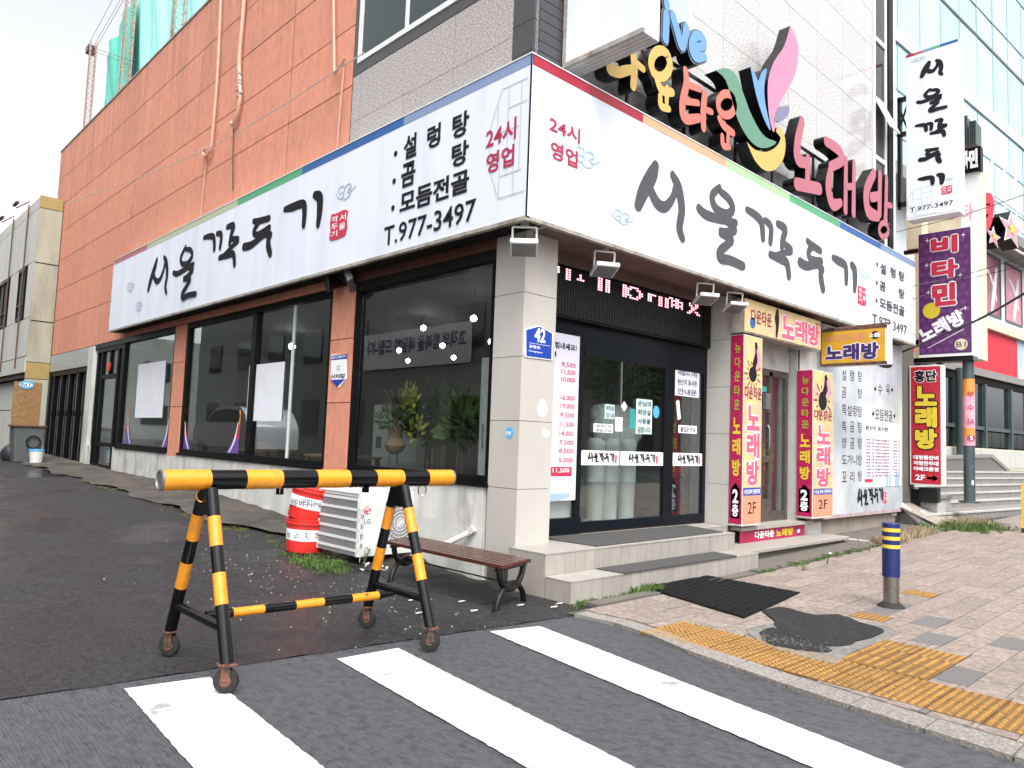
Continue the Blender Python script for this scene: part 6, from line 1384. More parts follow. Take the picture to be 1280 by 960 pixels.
# shield plate and round stickers on the building
sg = thing('security_shield', 'white and blue shield shaped camera notice on the orange post', 'sign', PY(423, 465, -.01)); q = Plane('y', -.012); c = [q.uv(*p) for p in ((414, 443), (433, 443), (433, 473), (423.5, 485), (413.5, 473))]
m = MB(); m.prism([q.pt(*p) for p in c], -YU * .008); m.build('rim', 'pure_white', sg); cx = sum(p[0] for p in c) / 5; cz = sum(p[1] for p in c) / 5
u0, u1 = min(p[0] for p in c), max(p[0] for p in c); v1 = max(p[1] for p in c); v0 = min(p[1] for p in c); q2 = Plane('y', -.015)
m = MB(); m.box(u0 + .015, u1 - .015, -.015, -.012, v1 - .085, v1 - .02); m.prism([q2.pt(u0 + .03, v0 + .12), q2.pt((u0 + u1) / 2, v0 + .02), q2.pt(u1 - .03, v0 + .12)], -YU * .003); m.build('blue_field', 'plate_blue', sg)
g = MB(); put(g, 'CC', q2, ((u0 + u1) / 2 - .04, v0 + .25, (u0 + u1) / 2 + .04, v0 + .32), bold=.0); put(g, '시티캅', q2, (u0 + .03, v0 + .14, u1 - .03, v0 + .20), bold=.03); g.build('lettering', 'ink', sg)
g = MB(); put(g, 'SECURITY', q2, (u0 + .025, v1 - .07, u1 - .025, v1 - .035), lift=.003); g.build('lettering', 'pure_white', sg)
t = thing('round_sticker', 'small blue round sticker on the alley side of the corner pillar', 'sticker', PY(637, 541, -.003)); m = MB(); m.lathe(PY(637, 541, -.001), [(.06, 0), (.06, .002)], 20, ax=(0, -1, 0), sx=1.0); m.build('disc', 'sticker_blue', t); g = MB(); g.text('문의환영', PY(632.3, 544, -.004), XU, ZU, .075, .045, .03, lift=0); g.build('lettering', 'pure_white', t)
t = thing('paint_blotch', 'white paint blotch on the street side of the corner pillar', 'stain', PX(678, 500, .002)); m = MB(); q = Plane('x', .002); P = [q.uv(678 + 6 * cos(a) * (1 + .2 * sin(3 * a)), 510 + 11 * sin(a)) for a in [2 * pi * k / 14 for k in range(14)]]; m.prism([q.pt(*p) for p in P], XU * .001)
P = [q.uv(682 + 5 * cos(a), 541 + 5 * sin(a) * (1 + .4 * sin(2 * a))) for a in [2 * pi * k / 10 for k in range(10)]]; m.prism([q.pt(*p) for p in P], XU * .001); m.build('blotch', 'pure_white', t)

# conduits on the orange wall
def conduit(pts, r, lab, mt_='pipe_beige', off=-.07):
    P = [PY(x, y, off) for x, y in pts]; t = thing('conduit', lab, 'pipe', P[-1], 'painted conduits on the orange wall'); m = MB(); m.tube(cr([tuple(p) for p in P], 4), r, 8); m.build('pipe', mt_, t, smooth=True); return t
conduit([(278, -60), (276, 0), (272, 90), (265, 175), (262, 190), (256, 195), (254, 188), (259, 185)], .028, 'left pinkish conduit hooking round at its lower end')
c = conduit([(306, -60), (305, 0), (300, 60), (299, 84), (300, 110), (300, 125), (296, 145), (291, 156), (289, 153)], .038, 'thick middle conduit with a frayed wrap')
rr = random.Random(3); m = MB()
for k in range(9): m.ball(PY(299.5 + rr.uniform(-2.5, 2.5), 88 + k * 4, -.07), .04, n=7)
m.build('frayed_wrap', 'sign_edge', c)
conduit([(417, -60), (417, 0), (417.5, 55), (418, 88), (420, 89), (427, 80), (431, 72)], .022, 'right thin conduit with an angular hook')
for (a, b, lb_) in (((431, 75), (421, 190), 'thin wall wire below the angular hook'), ((292, 160), (291, 238), 'dark wall wire below the frayed conduit'), ((258, 200), (251, 272), 'thin wire below the hooked conduit')):
    t = thing('wall_wire', lb_, 'wire', PY(*b, -.03), 'wires down the orange wall'); m = MB(); m.tube([PY(*a, -.03), PY((a[0] + b[0]) / 2 - .5, (a[1] + b[1]) / 2, -.05), PY(*b, -.03)], .011, 5); m.build('wire', 'pipe_beige' if 'dark' not in lb_ else 'rust', t)
t = thing('service_cable', 'thin white cable slung across the orange wall to the far building', 'cable', PY(72, 259, -.2)); m = MB(); m.tube(cr([tuple(PY(x, y, -.25)) for x, y in ((72, 259), (166, 225), (262, 184), (345, 137), (420, 88), (455, 66))], 5), .009, 5); m.build('cable', 'white_cable', t)

# hoist masts and green netting behind the roof (about 12 m further back)
def mast(pxs, Y, y0, y1, w_, lab, sides=3):
    a = PY(pxs, y0, Y); b = PY(pxs + (y0 - y1) * .055, y1, Y); t = thing('hoist_mast', lab, 'mast', a, 'lattice hoist masts behind the roof'); m = MB(); H = b.z - a.z; w2 = w_ / 2
    cs = [Vector((-w2, -w2, 0)), Vector((w2, -w2, 0)), Vector((w2, w2, 0)), Vector((-w2, w2, 0))]
    for c in cs: m.tube([a + c, a + c + ZU * H], .05, 5)
    m.build('chord', 'mast', t); m = MB(); n = int(H / w_)
    for k in range(n):
        for q in range(4): z = k * w_; c, d = cs[q], cs[(q + 1) % 4]; m.tube([a + c + ZU * z, a + d + ZU * (z + w_)], .022, 4, caps=False); m.tube([a + c + ZU * z, a + d + ZU * z], .018, 4, caps=False)
    m.build('lattice', 'mast', t, kind='stuff'); return t
mast(107, 14, 175, 58, .55, 'short lattice hoist mast with a dark head at the far left')
mast(152, 14, 150, -60, .75, 'middle lattice hoist mast in front of the green netting')
mast(219, 14, 90, -60, .85, 'right lattice hoist mast above the roof edge')
p = PY(114, 62, 14); t = thing('rope_winch', 'dark pulley head with ropes on the short mast', 'winch', p); m = MB(); m.box(p.x - .6, p.x + .5, 13.6, 14.4, p.z - .4, p.z + .3); m.build('housing', 'black_metal', t); m = MB()
for a, b in (((111, 55), (146, -10)), ((117, 58), (156, -10)), ((121, 58), (160, -10)), ((118, 60), (170, 78)), ((118, 64), (170, 84))): m.tube([PY(*a, 14), PY(*b, 14)], .02, 4)
m.build('ropes', 'rust', t)
def net(quad, Y, lab, seed, mt_='net_green'):
    P = [PY(x, y, Y) for x, y in quad]; t = thing('scaffold_netting', lab, 'netting', P[0], 'green construction netting'); m = MB(); ix = {}; n, k = 26, 16; rr = random.Random(seed); ph = [rr.uniform(0, 6) for _ in range(4)]
    for i in range(n + 1):
        for j in range(k + 1): u, v = i / n, j / k; p = P[0].lerp(P[1], u).lerp(P[3].lerp(P[2], u), v); d = .22 * sin(u * 17 + ph[0]) + .15 * sin(u * 31 + v * 4 + ph[1]); ix[i, j] = len(m.v); m.v.append((p.x, p.y + d, p.z + .1 * sin(u * 9)))
    for i in range(n):
        for j in range(k): m.f.append((ix[i, j], ix[i + 1, j], ix[i + 1, j + 1], ix[i, j + 1])); m.mi.append(0)
    m.build('cloth', mt_, t, smooth=True)
net([(128, 145), (168, 105), (172, -20), (131, 76)], 15.2, 'short dark green net sheet left of the middle mast', 1)
net([(160, 115), (216, 60), (216, -80), (172, -80)], 15.8, 'pale green net sheet between the two tall masts', 2, 'net_backlit')
net([(205, 70), (275, 5), (275, -90), (205, -90)], 16.4, 'green net sheet behind the right mast', 3, 'net_backlit')

# ================================================================== glass building on the right
G = thing('glass_building', 'tall glass fronted building with a red banner beyond the restaurant', 'building', (-2, 20, 0)); gp = Plane('g', 0)
u0 = gp.uv(1118, 300)[0] - 3; U1 = 48
m = MB(); q = [gp.pt(u0, 0) - GN * .12, gp.pt(U1, 0) - GN * .12]; m.obox(q[0], q[1] - q[0], -GN * 9, ZU * 34); m.build('core', 'dark_void', G)
zb = [gp.uv(1235, 318)[1], 11.0, 12.45, 13.2, 14.5, 15.55, 16.5, 17.5, 19.5, 21.5, 23.5, 26, 29, 33]
zw = gp.uv(1280, 176)[1]; zw2 = gp.uv(1280, 188)[1]; zd = gp.uv(1280, 105)[1]
levels = [9.35, 10.9, 12.3, zw2, zw, zd, zd + 1.1, zd + 3.2, zd + 5.4, zd + 7.6, zd + 11, zd + 15]
cu = [u0 + k * 1.62 for k in range(int((U1 - u0) / 1.62) + 1)]
rnd = random.Random(21)
for j in range(len(levels) - 1):
    z0, z1 = levels[j], levels[j + 1]
    if abs(z0 - zw2) < .01: m = MB(); m.obox(gp.pt(u0, z0) - GN * .1, GD * (U1 - u0), GN * .16, ZU * (z1 - z0)); m.build('white_band', 'mullion_white', G); continue
    for a, b in zip(cu, cu[1:]):
        m = MB(); e = rnd.uniform(-.006, .006); m.face([gp.pt(a + .02, z0 + .02) + GN * e, gp.pt(b - .02, z0 + .02) - GN * e, gp.pt(b - .02, z1 - .02) - GN * e, gp.pt(a + .02, z1 - .02) + GN * e]); m.build('pane', 'curtain_glass', G)
m = MB()
for a in cu: m.obox(gp.pt(a - .02, levels[0]) - GN * .05, GD * .04, GN * .06, ZU * (levels[-1] - levels[0]))
m.build('mullions', 'mullion_teal', G)
for z in levels: m = MB(); h = .10 if abs(z - zd) < .01 else .045; m.obox(gp.pt(u0, z - h / 2) - GN * .05, GD * (U1 - u0), GN * .07, ZU * h); m.build('transom', 'mullion_teal' if h < .1 else 'mullion_dark', G)
# second storey band: canopy ledge, windows with pink posters
zl = gp.uv(1235, 313)[1]; zs2 = gp.uv(1235, 402)[1]; zr0 = gp.uv(1200, 457)[1]; zc = 4.5
m = MB(); m.obox(gp.pt(u0, 8.95) - GN * .1, GD * (U1 - u0), GN * 1.0, ZU * .35); m.build('ledge', 'canopy_grey', G)
m = MB(); m.obox(gp.pt(u0, 6.25) - GN * .1, GD * (U1 - u0), GN * .12, ZU * 2.7); m.build('wall', 'mullion_white', G)
for k in range(12):
    a = 19.0 + k * 2.35; f = MB(); f.obox(gp.pt(a, 6.55), GD * 1.9, GN * .05, ZU * .08); f.obox(gp.pt(a, 8.7), GD * 1.9, GN * .05, ZU * .08); f.obox(gp.pt(a, 6.63), GD * .07, GN * .05, ZU * 2.07); f.obox(gp.pt(a + 1.83, 6.63), GD * .07, GN * .05, ZU * 2.07); wf = f.build('window', 'mullion_dark', G)
    m = MB(); m.obox(gp.pt(a + .07, 6.63), GD * 1.76, GN * .02, ZU * 2.07); m.build('pane', 'poster_pink' if k % 3 != 1 else 'gate_slat', wf)
    if k % 3 != 1:
        m = MB(); c = gp.pt(a + 1.2, 7.3) + GN * .024; m.ribbon([(a + 1.0, 6.8, .22), (a + 1.25, 7.5, .34), (a + 1.5, 8.3, .2)], gp.O(), GD, ZU, lift=.024); m.ribbon([(a + .5, 8.2, .1), (a + 1.0, 7.9, .14), (a + 1.5, 7.2, .10)], gp.O(), GD, ZU, lift=.026); m.build('printed_shape', 'pure_white', wf)
m = MB(); m.obox(gp.pt(u0, 5.98) - GN * .1, GD * (U1 - u0), GN * .35, ZU * .27); m.build('sill_band', 'cream', G)
# red and white banner above the canopy
b0, b1 = 16.0, gp.uv(1268, 440)[0]
m = MB(); m.obox(gp.pt(b0, 4.55), GD * (b1 - b0), GN * .10, ZU * 1.42); m.build('red_banner', 'banner_red', G); m = MB(); m.obox(gp.pt(b1, 4.55), GD * 8, GN * .10, ZU * 1.42); m.build('white_banner', 'mullion_white', G)
m = MB(); m.prism([gp.pt(b1 - .1, 5.97) + GN * .105, gp.pt(b1 + .8, 5.97) + GN * .105, gp.pt(b1 + .4, 4.6) + GN * .105], GN * .004); m.build('banner_fold', 'cloud_blue', G)
m = MB(); m.obox(gp.pt(12, 4.30) - GN * .1, GD * (U1 - 12), GN * .24, ZU * .245); m.build('canopy', 'canopy_grey', G)
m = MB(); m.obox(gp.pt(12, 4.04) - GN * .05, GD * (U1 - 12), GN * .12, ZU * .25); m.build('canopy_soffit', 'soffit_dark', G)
# ground floor glazing
zf = 1.85
for k in range(12):
    a = 13.2 + k * 2.6; f = MB(); f.obox(gp.pt(a, zf), GD * .14, GN * .14, ZU * 2.2); f.obox(gp.pt(a + .14, zf + .62), GD * 2.46, GN * .10, ZU * .12); wf = f.build('shopfront', 'mullion_dark', G)
    m = MB(); m.obox(gp.pt(a + .14, zf + .74), GD * 2.46, GN * .02, ZU * 1.46); m.build('pane', 'car_glass', wf)
    for j in range(3): m = MB(); m.obox(gp.pt(a + .14 + j * .82, zf + .06), GD * .78, GN * .02, ZU * .52); m.build('low_pane', 'car_glass', wf)
m = MB(); m.obox(gp.pt(12, .2) - GN * .1, GD * (U1 - 12), GN * .28, ZU * (zf - .2)); m.build('base_wall', 'cream', G)
for k in range(26): a = 12 + k * 1.1; m = MB(); m.obox(gp.pt(a, 1.2) + GN * .18, GD * 1.08, GN * .02, ZU * .62); m.build('base_tile', 'panel_white', G)
for u in (20.5, 30.0): m = MB(); m.lathe(gp.pt(u, .3) + GN * .45, [(.15, 0), (.15, 4)], 20); m.build('column', 'mullion_dark', G, smooth=True)
m = MB(); p = gp.pt(22.2, zf + .62) + GN * .12; m.obox(gp.pt(15, zf + .60) + GN * .12, GD * 2.4, GN * .02, ZU * .16); m.build('red_strip', 'banner_red', G)
# stairs in front of it
S = thing('wide_stairs', 'wide grey stone stairs rising to the glass building', 'stairs', (0, 14, 0))
sa = PZ(1171, 653, .18); sb = PZ(1277, 642, .22); dv = (sb - sa); dv.z = 0; dv.normalize(); nv_ = Vector((-dv.y, dv.x, 0))
if nv_.x > 0: nv_ = -nv_
L_ = 22
for k in range(6):
    o = sa + nv_ * (.34 * k + (.0 if k == 0 else .25)) - dv * .6; z0 = .0; z1 = .20 + .155 * (k + 1)
    segs_ = int(L_ / 1.45)
    for j in range(segs_):
        m = MB(); m.obox(Vector((o.x, o.y, z0)) + dv * (j * 1.45 + (.5 if k % 2 else 0) + .004), dv * 1.442, nv_ * (6 if k == 5 else 1.0), ZU * (z1 - z0)); m.build('stair_block', 'stair_stone', S)
    m = MB(); m.obox(Vector((o.x, o.y, z1 - .035)) - nv_ * .02, dv * (segs_ * 1.45), nv_ * .1, ZU * .038); m.build('nosing', 'concrete_light', S)
# ramp parapet right of the stairs
rp0 = sa + dv * 9 + nv_ * 1.9
PW = thing('stair_parapet', 'sloping grey granite parapet along the upper stairs', 'parapet', rp0)
c = [PX(x, y, -1.15) for x, y in ((1180, 572), (1240, 570), (1288, 612), (1288, 640), (1240, 590), (1180, 590))]
m = MB(); m.prism(c, XU * .22); m.build('parapet_slab', 'granite_mid', PW); m = MB(); m.prism([PX(x, y, -1.12) for x, y in ((1180, 570), (1241, 568), (1289, 611), (1289, 614), (1240, 572), (1180, 574))], XU * .28); m.build('coping', 'stair_stone', PW)
pd = thing('stone_pedestal', 'pale stone block at the left end of the wide stairs', 'block', PZ(1160, 656, .17)); a = PY(1148, 655, 11.6); b = PY(1171, 620, 11.6)
m = MB(); m.box(a.x, b.x, 11.6, 12.5, .1, b.z - .06); m.build('block', 'concrete_light', pd); m = MB(); m.box(a.x - .15, b.x + .04, 11.56, 12.5, b.z - .06, b.z); m.build('cap_stone', 'stair_stone', pd)
pi_ = thing('drain_hose', 'white plastic drain pipe running from the building corner into the grass', 'pipe', PY(1128, 632, 10.8)); m = MB(); m.tube(cr([tuple(PY(1120, 628, 10.9)), tuple(PY(1132, 636, 10.85)), tuple(PY(1146, 648, 10.8)), tuple(PY(1158, 657, 10.7)), tuple(PY(1172, 662, 10.6))], 5), .065, 12); m.build('pipe', 'pvc_white', pi_, smooth=True)
m = MB(); m.ball(PY(1150, 648, 11.2), .17); m.ball(PY(1156, 650, 11.2), .14); m.ball(PY(1146, 645, 11.3), .12); m.build('foam_lump', 'pure_white', pi_, smooth=True)
# plants by the stairs
def shrub(c, r, h, n, lab, spiky=True):
    t = thing('shrub', lab, 'shrub', c); l = MB(); s = MB(); rr = random.Random(int(c[1] * 10))
    for k in range(n):
        a = rr.uniform(0, 6.28); el = rr.uniform(.5, 1.4); L2 = h * rr.uniform(.5, 1); d = Vector((cos(a) * cos(el), sin(a) * cos(el), sin(el))); p = Vector(c) + d * L2 * .2; e = p + d * L2; sdv = d.cross(ZU).normalized() * .02; l.face([p - sdv, p + sdv, e])
        q = p.lerp(e, .6); l.face([q, q + sdv * 2 + d * .05, q + d * .12])
    for k in range(5): a = k * 1.25; s.tube([c, Vector(c) + Vector((cos(a) * .08, sin(a) * .08, h * .5))], .012, 5)
    l.build('leaves', 'leaf_dark', t); s.build('stem', 'trunk', t)
shrub(PX(1268, 585, -2.2), .5, 1.0, 160, 'dark spiky shrub behind the stair parapet')

# cream sign tower, letters and stars on the glass building
CT = thing('sign_tower', 'cream vertical sign box with faint coloured print behind the purple sign', 'sign', PG(1200, 450, 3))
k_ = Plane('y', 13.4); a = k_.uv(1182, 262); b = k_.uv(1226, 262); z0 = k_.uv(1200, 450)[1]; z1 = k_.uv(1200, 215)[1]
x0c, x1c = k_.uv(1143, 300)[0], k_.uv(1225, 300)[0]
m = MB(); m.box(x0c, x1c, 13.4, 13.9, z0, z1); m.build('box', 'cream', CT); m = MB(); m.box(x1c - .38, x1c, 13.39, 13.4, z0, z1); m.build('white_strip', 'mullion_white', CT)
g = MB(); g.text('비타', (x1c - .62, 13.38, k_.uv(1210, 275)[1]), XU, ZU, .5, .38, .0, lift=0); g.text('노래', (x1c - .9, 13.38, k_.uv(1210, 305)[1]), XU, ZU, .6, .3, .0, lift=0); g.build('lettering', 'poster_pink', CT)
for ch, xx in (('타', 1199), ('민', 1213)):
    t = None
BT = thing('white_block_letters', 'white block letters 타민 with black sides on a rack', 'sign', PY(1205, 215, 13.2))
g = MB(); p = PY(1198, 213, 13.2); q = PY(1224, 183, 13.2); 
m = MB(); m.box(p.x - .05, q.x, 13.3, 13.5, p.z - .05, q.z + .05); m.build('backing', 'black_frame', BT); g.text('타민', (p.x, 13.28, p.z), XU, ZU, q.x - p.x - .05, q.z - p.z, .06, lift=0); g.build('lettering', 'pure_white', BT)
TT = thing('roof_vents', 'two dark ribbed chimneys above the white block letters', 'chimney', PY(1207, 180, 14)); 
for xx in (1204, 1215):
    m = MB(); a = PY(xx - 4, 181, 14); b = PY(xx + 4, 145 if xx < 1210 else 151, 14); m.box(a.x, b.x, 14, 14.5, a.z, b.z)
    for kk in range(4): w0 = a.x + (b.x - a.x) * (kk + .3) / 4; m.box(w0, w0 + .05, 13.96, 14, a.z, b.z)
    m.build('vent', 'mullion_dark', TT)
STG = Plane('g', 1.2)
rk = thing('sign_rack', 'white steel rack carrying stars above the ledge of the glass building', 'rack', STG.p(1250, 330)); m = MB()
for y in (236, 262, 290): a = STG.uv(1228, y)[1]; m.obox(STG.pt(21, a), GD * 16, GN * .05, ZU * .05)
for k in range(14): m.obox(STG.pt(21 + k * 1.1, 9.3), GD * .05, GN * .05, ZU * 2.3)
m.build('rails', 'mullion_white', rk)
def star(px, py, r, lab, inner=True):
    t = thing('star_sign', lab, 'star', STG.p(px, py), 'pink star signs'); k = (STG.p(px, py) - CAMP).dot(FW) / FPX; pl = Plane('g', 1.7); e = pl.uv(px, py); sx = k * r * 1.9; sz = k * r
    def S(f): return [pl.pt(e[0] + sx * f * (1 if i % 2 == 0 else .45) * sin(pi * i / 5), e[1] + sz * f * (1 if i % 2 == 0 else .45) * cos(pi * i / 5)) for i in range(10)]
    m = MB(); m.prism(S(1), GN * .45, 0, 1); m.build('rim', ['pure_white', 'ch_side'], t); m = MB(); m.prism([p + GN * .012 for p in S(.86)], GN * .01); m.build('face', 'star_pink', t)
    if inner: m = MB(); m.prism([p + GN * .03 for p in S(.34)], GN * .01); m.build('centre', 'letter_yellow', t)
star(1264, 287, 22, 'large pink star sign with a yellow centre'); star(1242, 296, 13, 'small pink star sign left of the large star')
t = thing('red_channel_letter', 'tall red channel letter ㅋ on the rack left of the stars', 'letter', STG.p(1235, 270)); pl = Plane('g', 1.7); m = MB()
P = [(*pl.uv(x, y), .32) for x, y in ((1231, 248), (1240, 250), (1238, 272), (1232, 284))]; m.ribbon(P, pl.O(), GD, ZU, depth=.35, mf=0, ms=1); P = [(*pl.uv(x, y), .25) for x, y in ((1230, 262), (1240, 262))]; m.ribbon(P, pl.O(), GD, ZU, depth=.35, mf=0, ms=1); m.build('letter', ['banner_red', 'ch_side'], t)

# ---- purple sign, pole, red sign
pq = Plane('y', 11.9); c = [pq.uv(*p) for p in ((1149, 293), (1147.5, 443), (1213.5, 283), (1214.5, 441))]; x0, x1 = (c[0][0] + c[1][0]) / 2, (c[2][0] + c[3][0]) / 2; z0, z1 = (c[1][1] + c[3][1]) / 2, (c[0][1] + c[2][1]) / 2
PS = thing('purple_sign', 'purple vertical karaoke lightbox reading 비타민 on the street pole', 'sign', (x0, 11.9, z0)); W, H = x1 - x0, z1 - z0
m = MB(); m.box(x0, x1 + .01, 11.9, 12.35, z0 - .06, z1); m.build('cabinet', 'pure_white', PS)
m = MB(); m.box(x0 + .01, x1, 11.892, 11.9, z0, z1 - .01); fc = m.build('sign_face', 'purple_print', PS); sp = Plane('y', 11.892)
P6 = lambda x, y: (1100 + x / 5.333, 280 + y / 5.333)
g = MB(); rr = random.Random(6)
for i in range(6):
    for j in range(16): g.lathe(sp.pt(x0 + W * (i + .5 + .5 * (j % 2)) / 6.5, z0 + H * (j + .5) / 16), [(W * .055, 0), (W * .055, .001)], 8, ax=(0, -1, 0))
g.build('dot_print', 'purple_light', fc)
g2, g = MB(), MB()
for ch, xa, xb_, ya, yb_ in (('비', 345, 512, 78, 200), ('타', 350, 515, 235, 365), ('민', 355, 500, 392, 545)):
    a = P6(xa, ya); b = P6(xb_, yb_); r_ = pxbox(sp, a[0], b[0], a[1], b[1], .1); put(g2, ch, sp, r_, fat=.11, lift=.005); put(g, ch, sp, r_, fat=.05, lift=.010)
g2.build('letter_outline', 'pure_white', fc); g.build('lettering', 'red_print', fc)
g = MB(); a = sp.p(*P6(343, 578)); g.lathe(a, [(W * .17, 0), (W * .17, .006)], 20, ax=(0, -1, 0)); g.build('lemon_print', 'letter_yellow', fc)
g = MB(); a = sp.p(*P6(541, 802)); g.lathe(a, [(W * .12, 0), (W * .12, .006)], 18, ax=(0, -1, 0)); rd = g.build('round_tag', 'cream', fc); g = MB(); g.text('B1', a + Vector((-W * .085, -.008, -H * .02)), XU, ZU, W * .17, H * .04, .0, lift=0); g.build('lettering', 'ink', rd)
g = MB(); a = sp.p(*P6(292, 800)); b = sp.p(*P6(583, 655)); d = (b - a).normalized(); vv = Vector((-d.z, 0, d.x)) ; g.text('노래방', a, d, vv, (b - a).length, H * .13, .05, lift=.005)
a2 = sp.p(*P6(365, 680)); b2 = sp.p(*P6(560, 560)); g.tube([a2 - YU * .003, b2 - YU * .003], .008, 4); a2 = sp.p(*P6(318, 828)); b2 = sp.p(*P6(560, 700)); g.tube([a2 - YU * .003, b2 - YU * .003], .008, 4)
for x, y in ((315, 110), (555, 72), (312, 275), (535, 340), (323, 457), (568, 560)):
    p = sp.p(*P6(x, y)) - YU * .003; s = .055; g.face([p - XU * s, p - ZU * s * .16, p + XU * s, p + ZU * s * .16]); g.face([p - ZU * s * 1.1 - YU * .001, p + XU * s * .16 - YU * .001, p + ZU * s * 1.1 - YU * .001, p - XU * s * .16 - YU * .001])
g.build('white_print', 'pure_white', fc)
m = MB(); m.box(x0 - .2, x1 + .01, 11.95, 12.3, z0 - .16, z0 - .06); m.tube([(x0 - .5, 12.1, z0 + .1), (x0, 12.1, z0 + .4)], .02, 5); m.box(x0 - .35, x0, 12.05, 12.15, z0 + .25, z0 + .33); m.box(x0 - .35, x0, 12.05, 12.15, z1 - .35, z1 - .27); m.build('bracket', 'black_metal', PS)
pole = thing('sign_pole', 'dark steel pole with an orange wrapped poster carrying the purple sign', 'pole', (.95, 12.15, .4)); pxp = PY(1211, 520, 12.15).x; zz0 = PY(1212, 627, 12.15).z
m = MB(); m.lathe((pxp, 12.15, zz0 - .3), [(.20, .28), (.20, .31), (.105, .32), (.105, 4.2)], 22); m.build('shaft', 'grey_metal' if False else 'mullion_dark', pole, smooth=True)
za, zb_ = PY(1210, 557, 12.15).z, PY(1210, 474, 12.15).z; m = MB(); m.lathe((pxp, 12.15, 0), [(.112, za), (.112, zb_)], 22); m.f = [q for q in m.f if len(q) == 4]; m.mi = m.mi[:len(m.f)]; wp = m.build('poster_wrap', 'poster_pink', pole, smooth=True)
m = MB(); m.lathe((pxp, 12.15, 0), [(.113, zb_ - .35), (.113, zb_)], 22); m.lathe((pxp, 12.15, 0), [(.113, za + .18), (.113, za + .36)], 22); m.f = [q for q in m.f if len(q) == 4]; m.mi = m.mi[:len(m.f)]; m.build('orange_band', 'gradient_orange', wp, smooth=True)
g = MB(); d = Vector((.45, -1, 0)).normalized(); U2 = Vector((1, .45, 0)).normalized(); o_ = Vector((pxp, 12.15, 0)) + d * .118
for s, f0, hh in (('부', .72, .13), ('수', .52, .13), ('3A', .31, .13)): g.text(s, o_ + ZU * (za + (zb_ - za) * f0) - U2 * .05, U2, ZU, .13, hh, .01, lift=0)
g.build('lettering', 'crimson', wp); g = MB(); g.lathe(o_ + ZU * (za + .16) + U2 * .02, [(.07, 0), (.07, .004)], 14, ax=d); r5 = g.build('round_tag', 'crimson', wp); g = MB(); g.text('5', o_ + d * .006 + ZU * (za + .11) + U2 * .0, U2, ZU, .05, .10, .03, lift=0); g.build('lettering', 'pure_white', r5)
m = MB(); m.obox(Vector((pxp, 12.15, PY(1215, 606, 12.15).z)) + d * .108 + U2 * .02, U2 * .04, d * .004, ZU * .09); m.build('white_sticker', 'pure_white', pole)
RS = Plane('y', 11.35); c = [RS.uv(*p) for p in ((1137, 456), (1137.5, 607), (1177.5, 457), (1176.5, 606))]; x0, x1 = (c[0][0] + c[1][0]) / 2, (c[2][0] + c[3][0]) / 2; z0, z1 = (c[1][1] + c[3][1]) / 2, (c[0][1] + c[2][1]) / 2
rs = thing('red_sign', 'red vertical karaoke lightbox reading 홍단 with yellow letters below the purple sign', 'sign', (x0, 11.35, z0)); W, H = x1 - x0, z1 - z0
m = MB(); m.box(x0, x1, 11.35, 11.62, z0, z1); m.build('cabinet', 'white_metal', rs); m = MB(); m.box(x0 + W * .05, x1 - W * .03, 11.342, 11.35, z0 + .03, z1 - .03); fc = m.build('sign_face', 'sign_red', rs); sp = Plane('y', 11.342)
def rt(s, a, b, c_, d_, mt_, ol=None, bold=.04):
    r_ = (x0 + W * a, z1 - H * d_, x0 + W * b, z1 - H * c_)
    if ol: g = MB(); put(g, s, sp, r_, fat=bold * 1.2 + .05, lift=.003); g.build('letter_outline', ol, fc)
    g = MB(); put(g, s, sp, r_, fat=bold * .9, lift=.008); g.build('lettering', mt_, fc)
rt('홍단', .16, .86, .045, .14, 'ink', 'pure_white', .03)
for i, ch in enumerate('노래방'): rt(ch, .20, .84, .18 + .18 * i, .335 + .18 * i, 'letter_yellow', 'ink', .05)
for i, s in enumerate(('대형룸완비', '저렴한주대', '아베크환영')): rt(s, .12, .9, .755 + .047 * i, .79 + .047 * i, 'pure_white', None, .03)
rt('2F', .18, .48, .915, .96, 'pure_white', None, .03); g = MB(); g.prism([sp.pt(x0 + W * a, z1 - H * b) for a, b in ((.54, .93), (.72, .93), (.72, .912), (.9, .94), (.72, .968), (.72, .95), (.54, .95))], -YU * .003); g.build('arrow', 'letter_yellow', fc)
g = MB(); rr = random.Random(2)
for k in range(60): p = sp.pt(x0 + W * rr.uniform(.08, .92), z0 + H * rr.uniform(.05, .95)) - YU * .001; s = rr.uniform(.004, .010); g.face([p - XU * s, p - ZU * s, p + XU * s, p + ZU * s])
g.build('sparkles', 'star_pink', fc); m = MB(); m.box(x0 + .1, x0 + .2, 11.4, 11.5, z1, z1 + .05); m.box(x0 + .5, x0 + .6, 11.4, 11.5, z1, z1 + .05); m.box(x0 - .3, x0, 11.42, 11.5, z1 - .4, z1 - .33); m.box(x0 - .3, x0, 11.42, 11.5, z0 + .3, z0 + .37); m.build('bracket', 'black_metal', rs)
m = MB(); m.box(x0 + .15, x0 + .5, 11.4, 11.6, z0 - .35, z0 - .05); m.box(x0 - .1, x0 + .12, 11.5, 11.7, z0 - .5, z0 - .1); t = thing('meter_box', 'dark cluttered meter box beneath the red sign', 'meter', (x0, 11.5, z0 - .5)); m.build('housing', 'black_metal', t)
m = MB(); m.box(-.5, .0, 10.62, 11.7, .2, 5.4); m.build('side_wall', 'concrete', B)
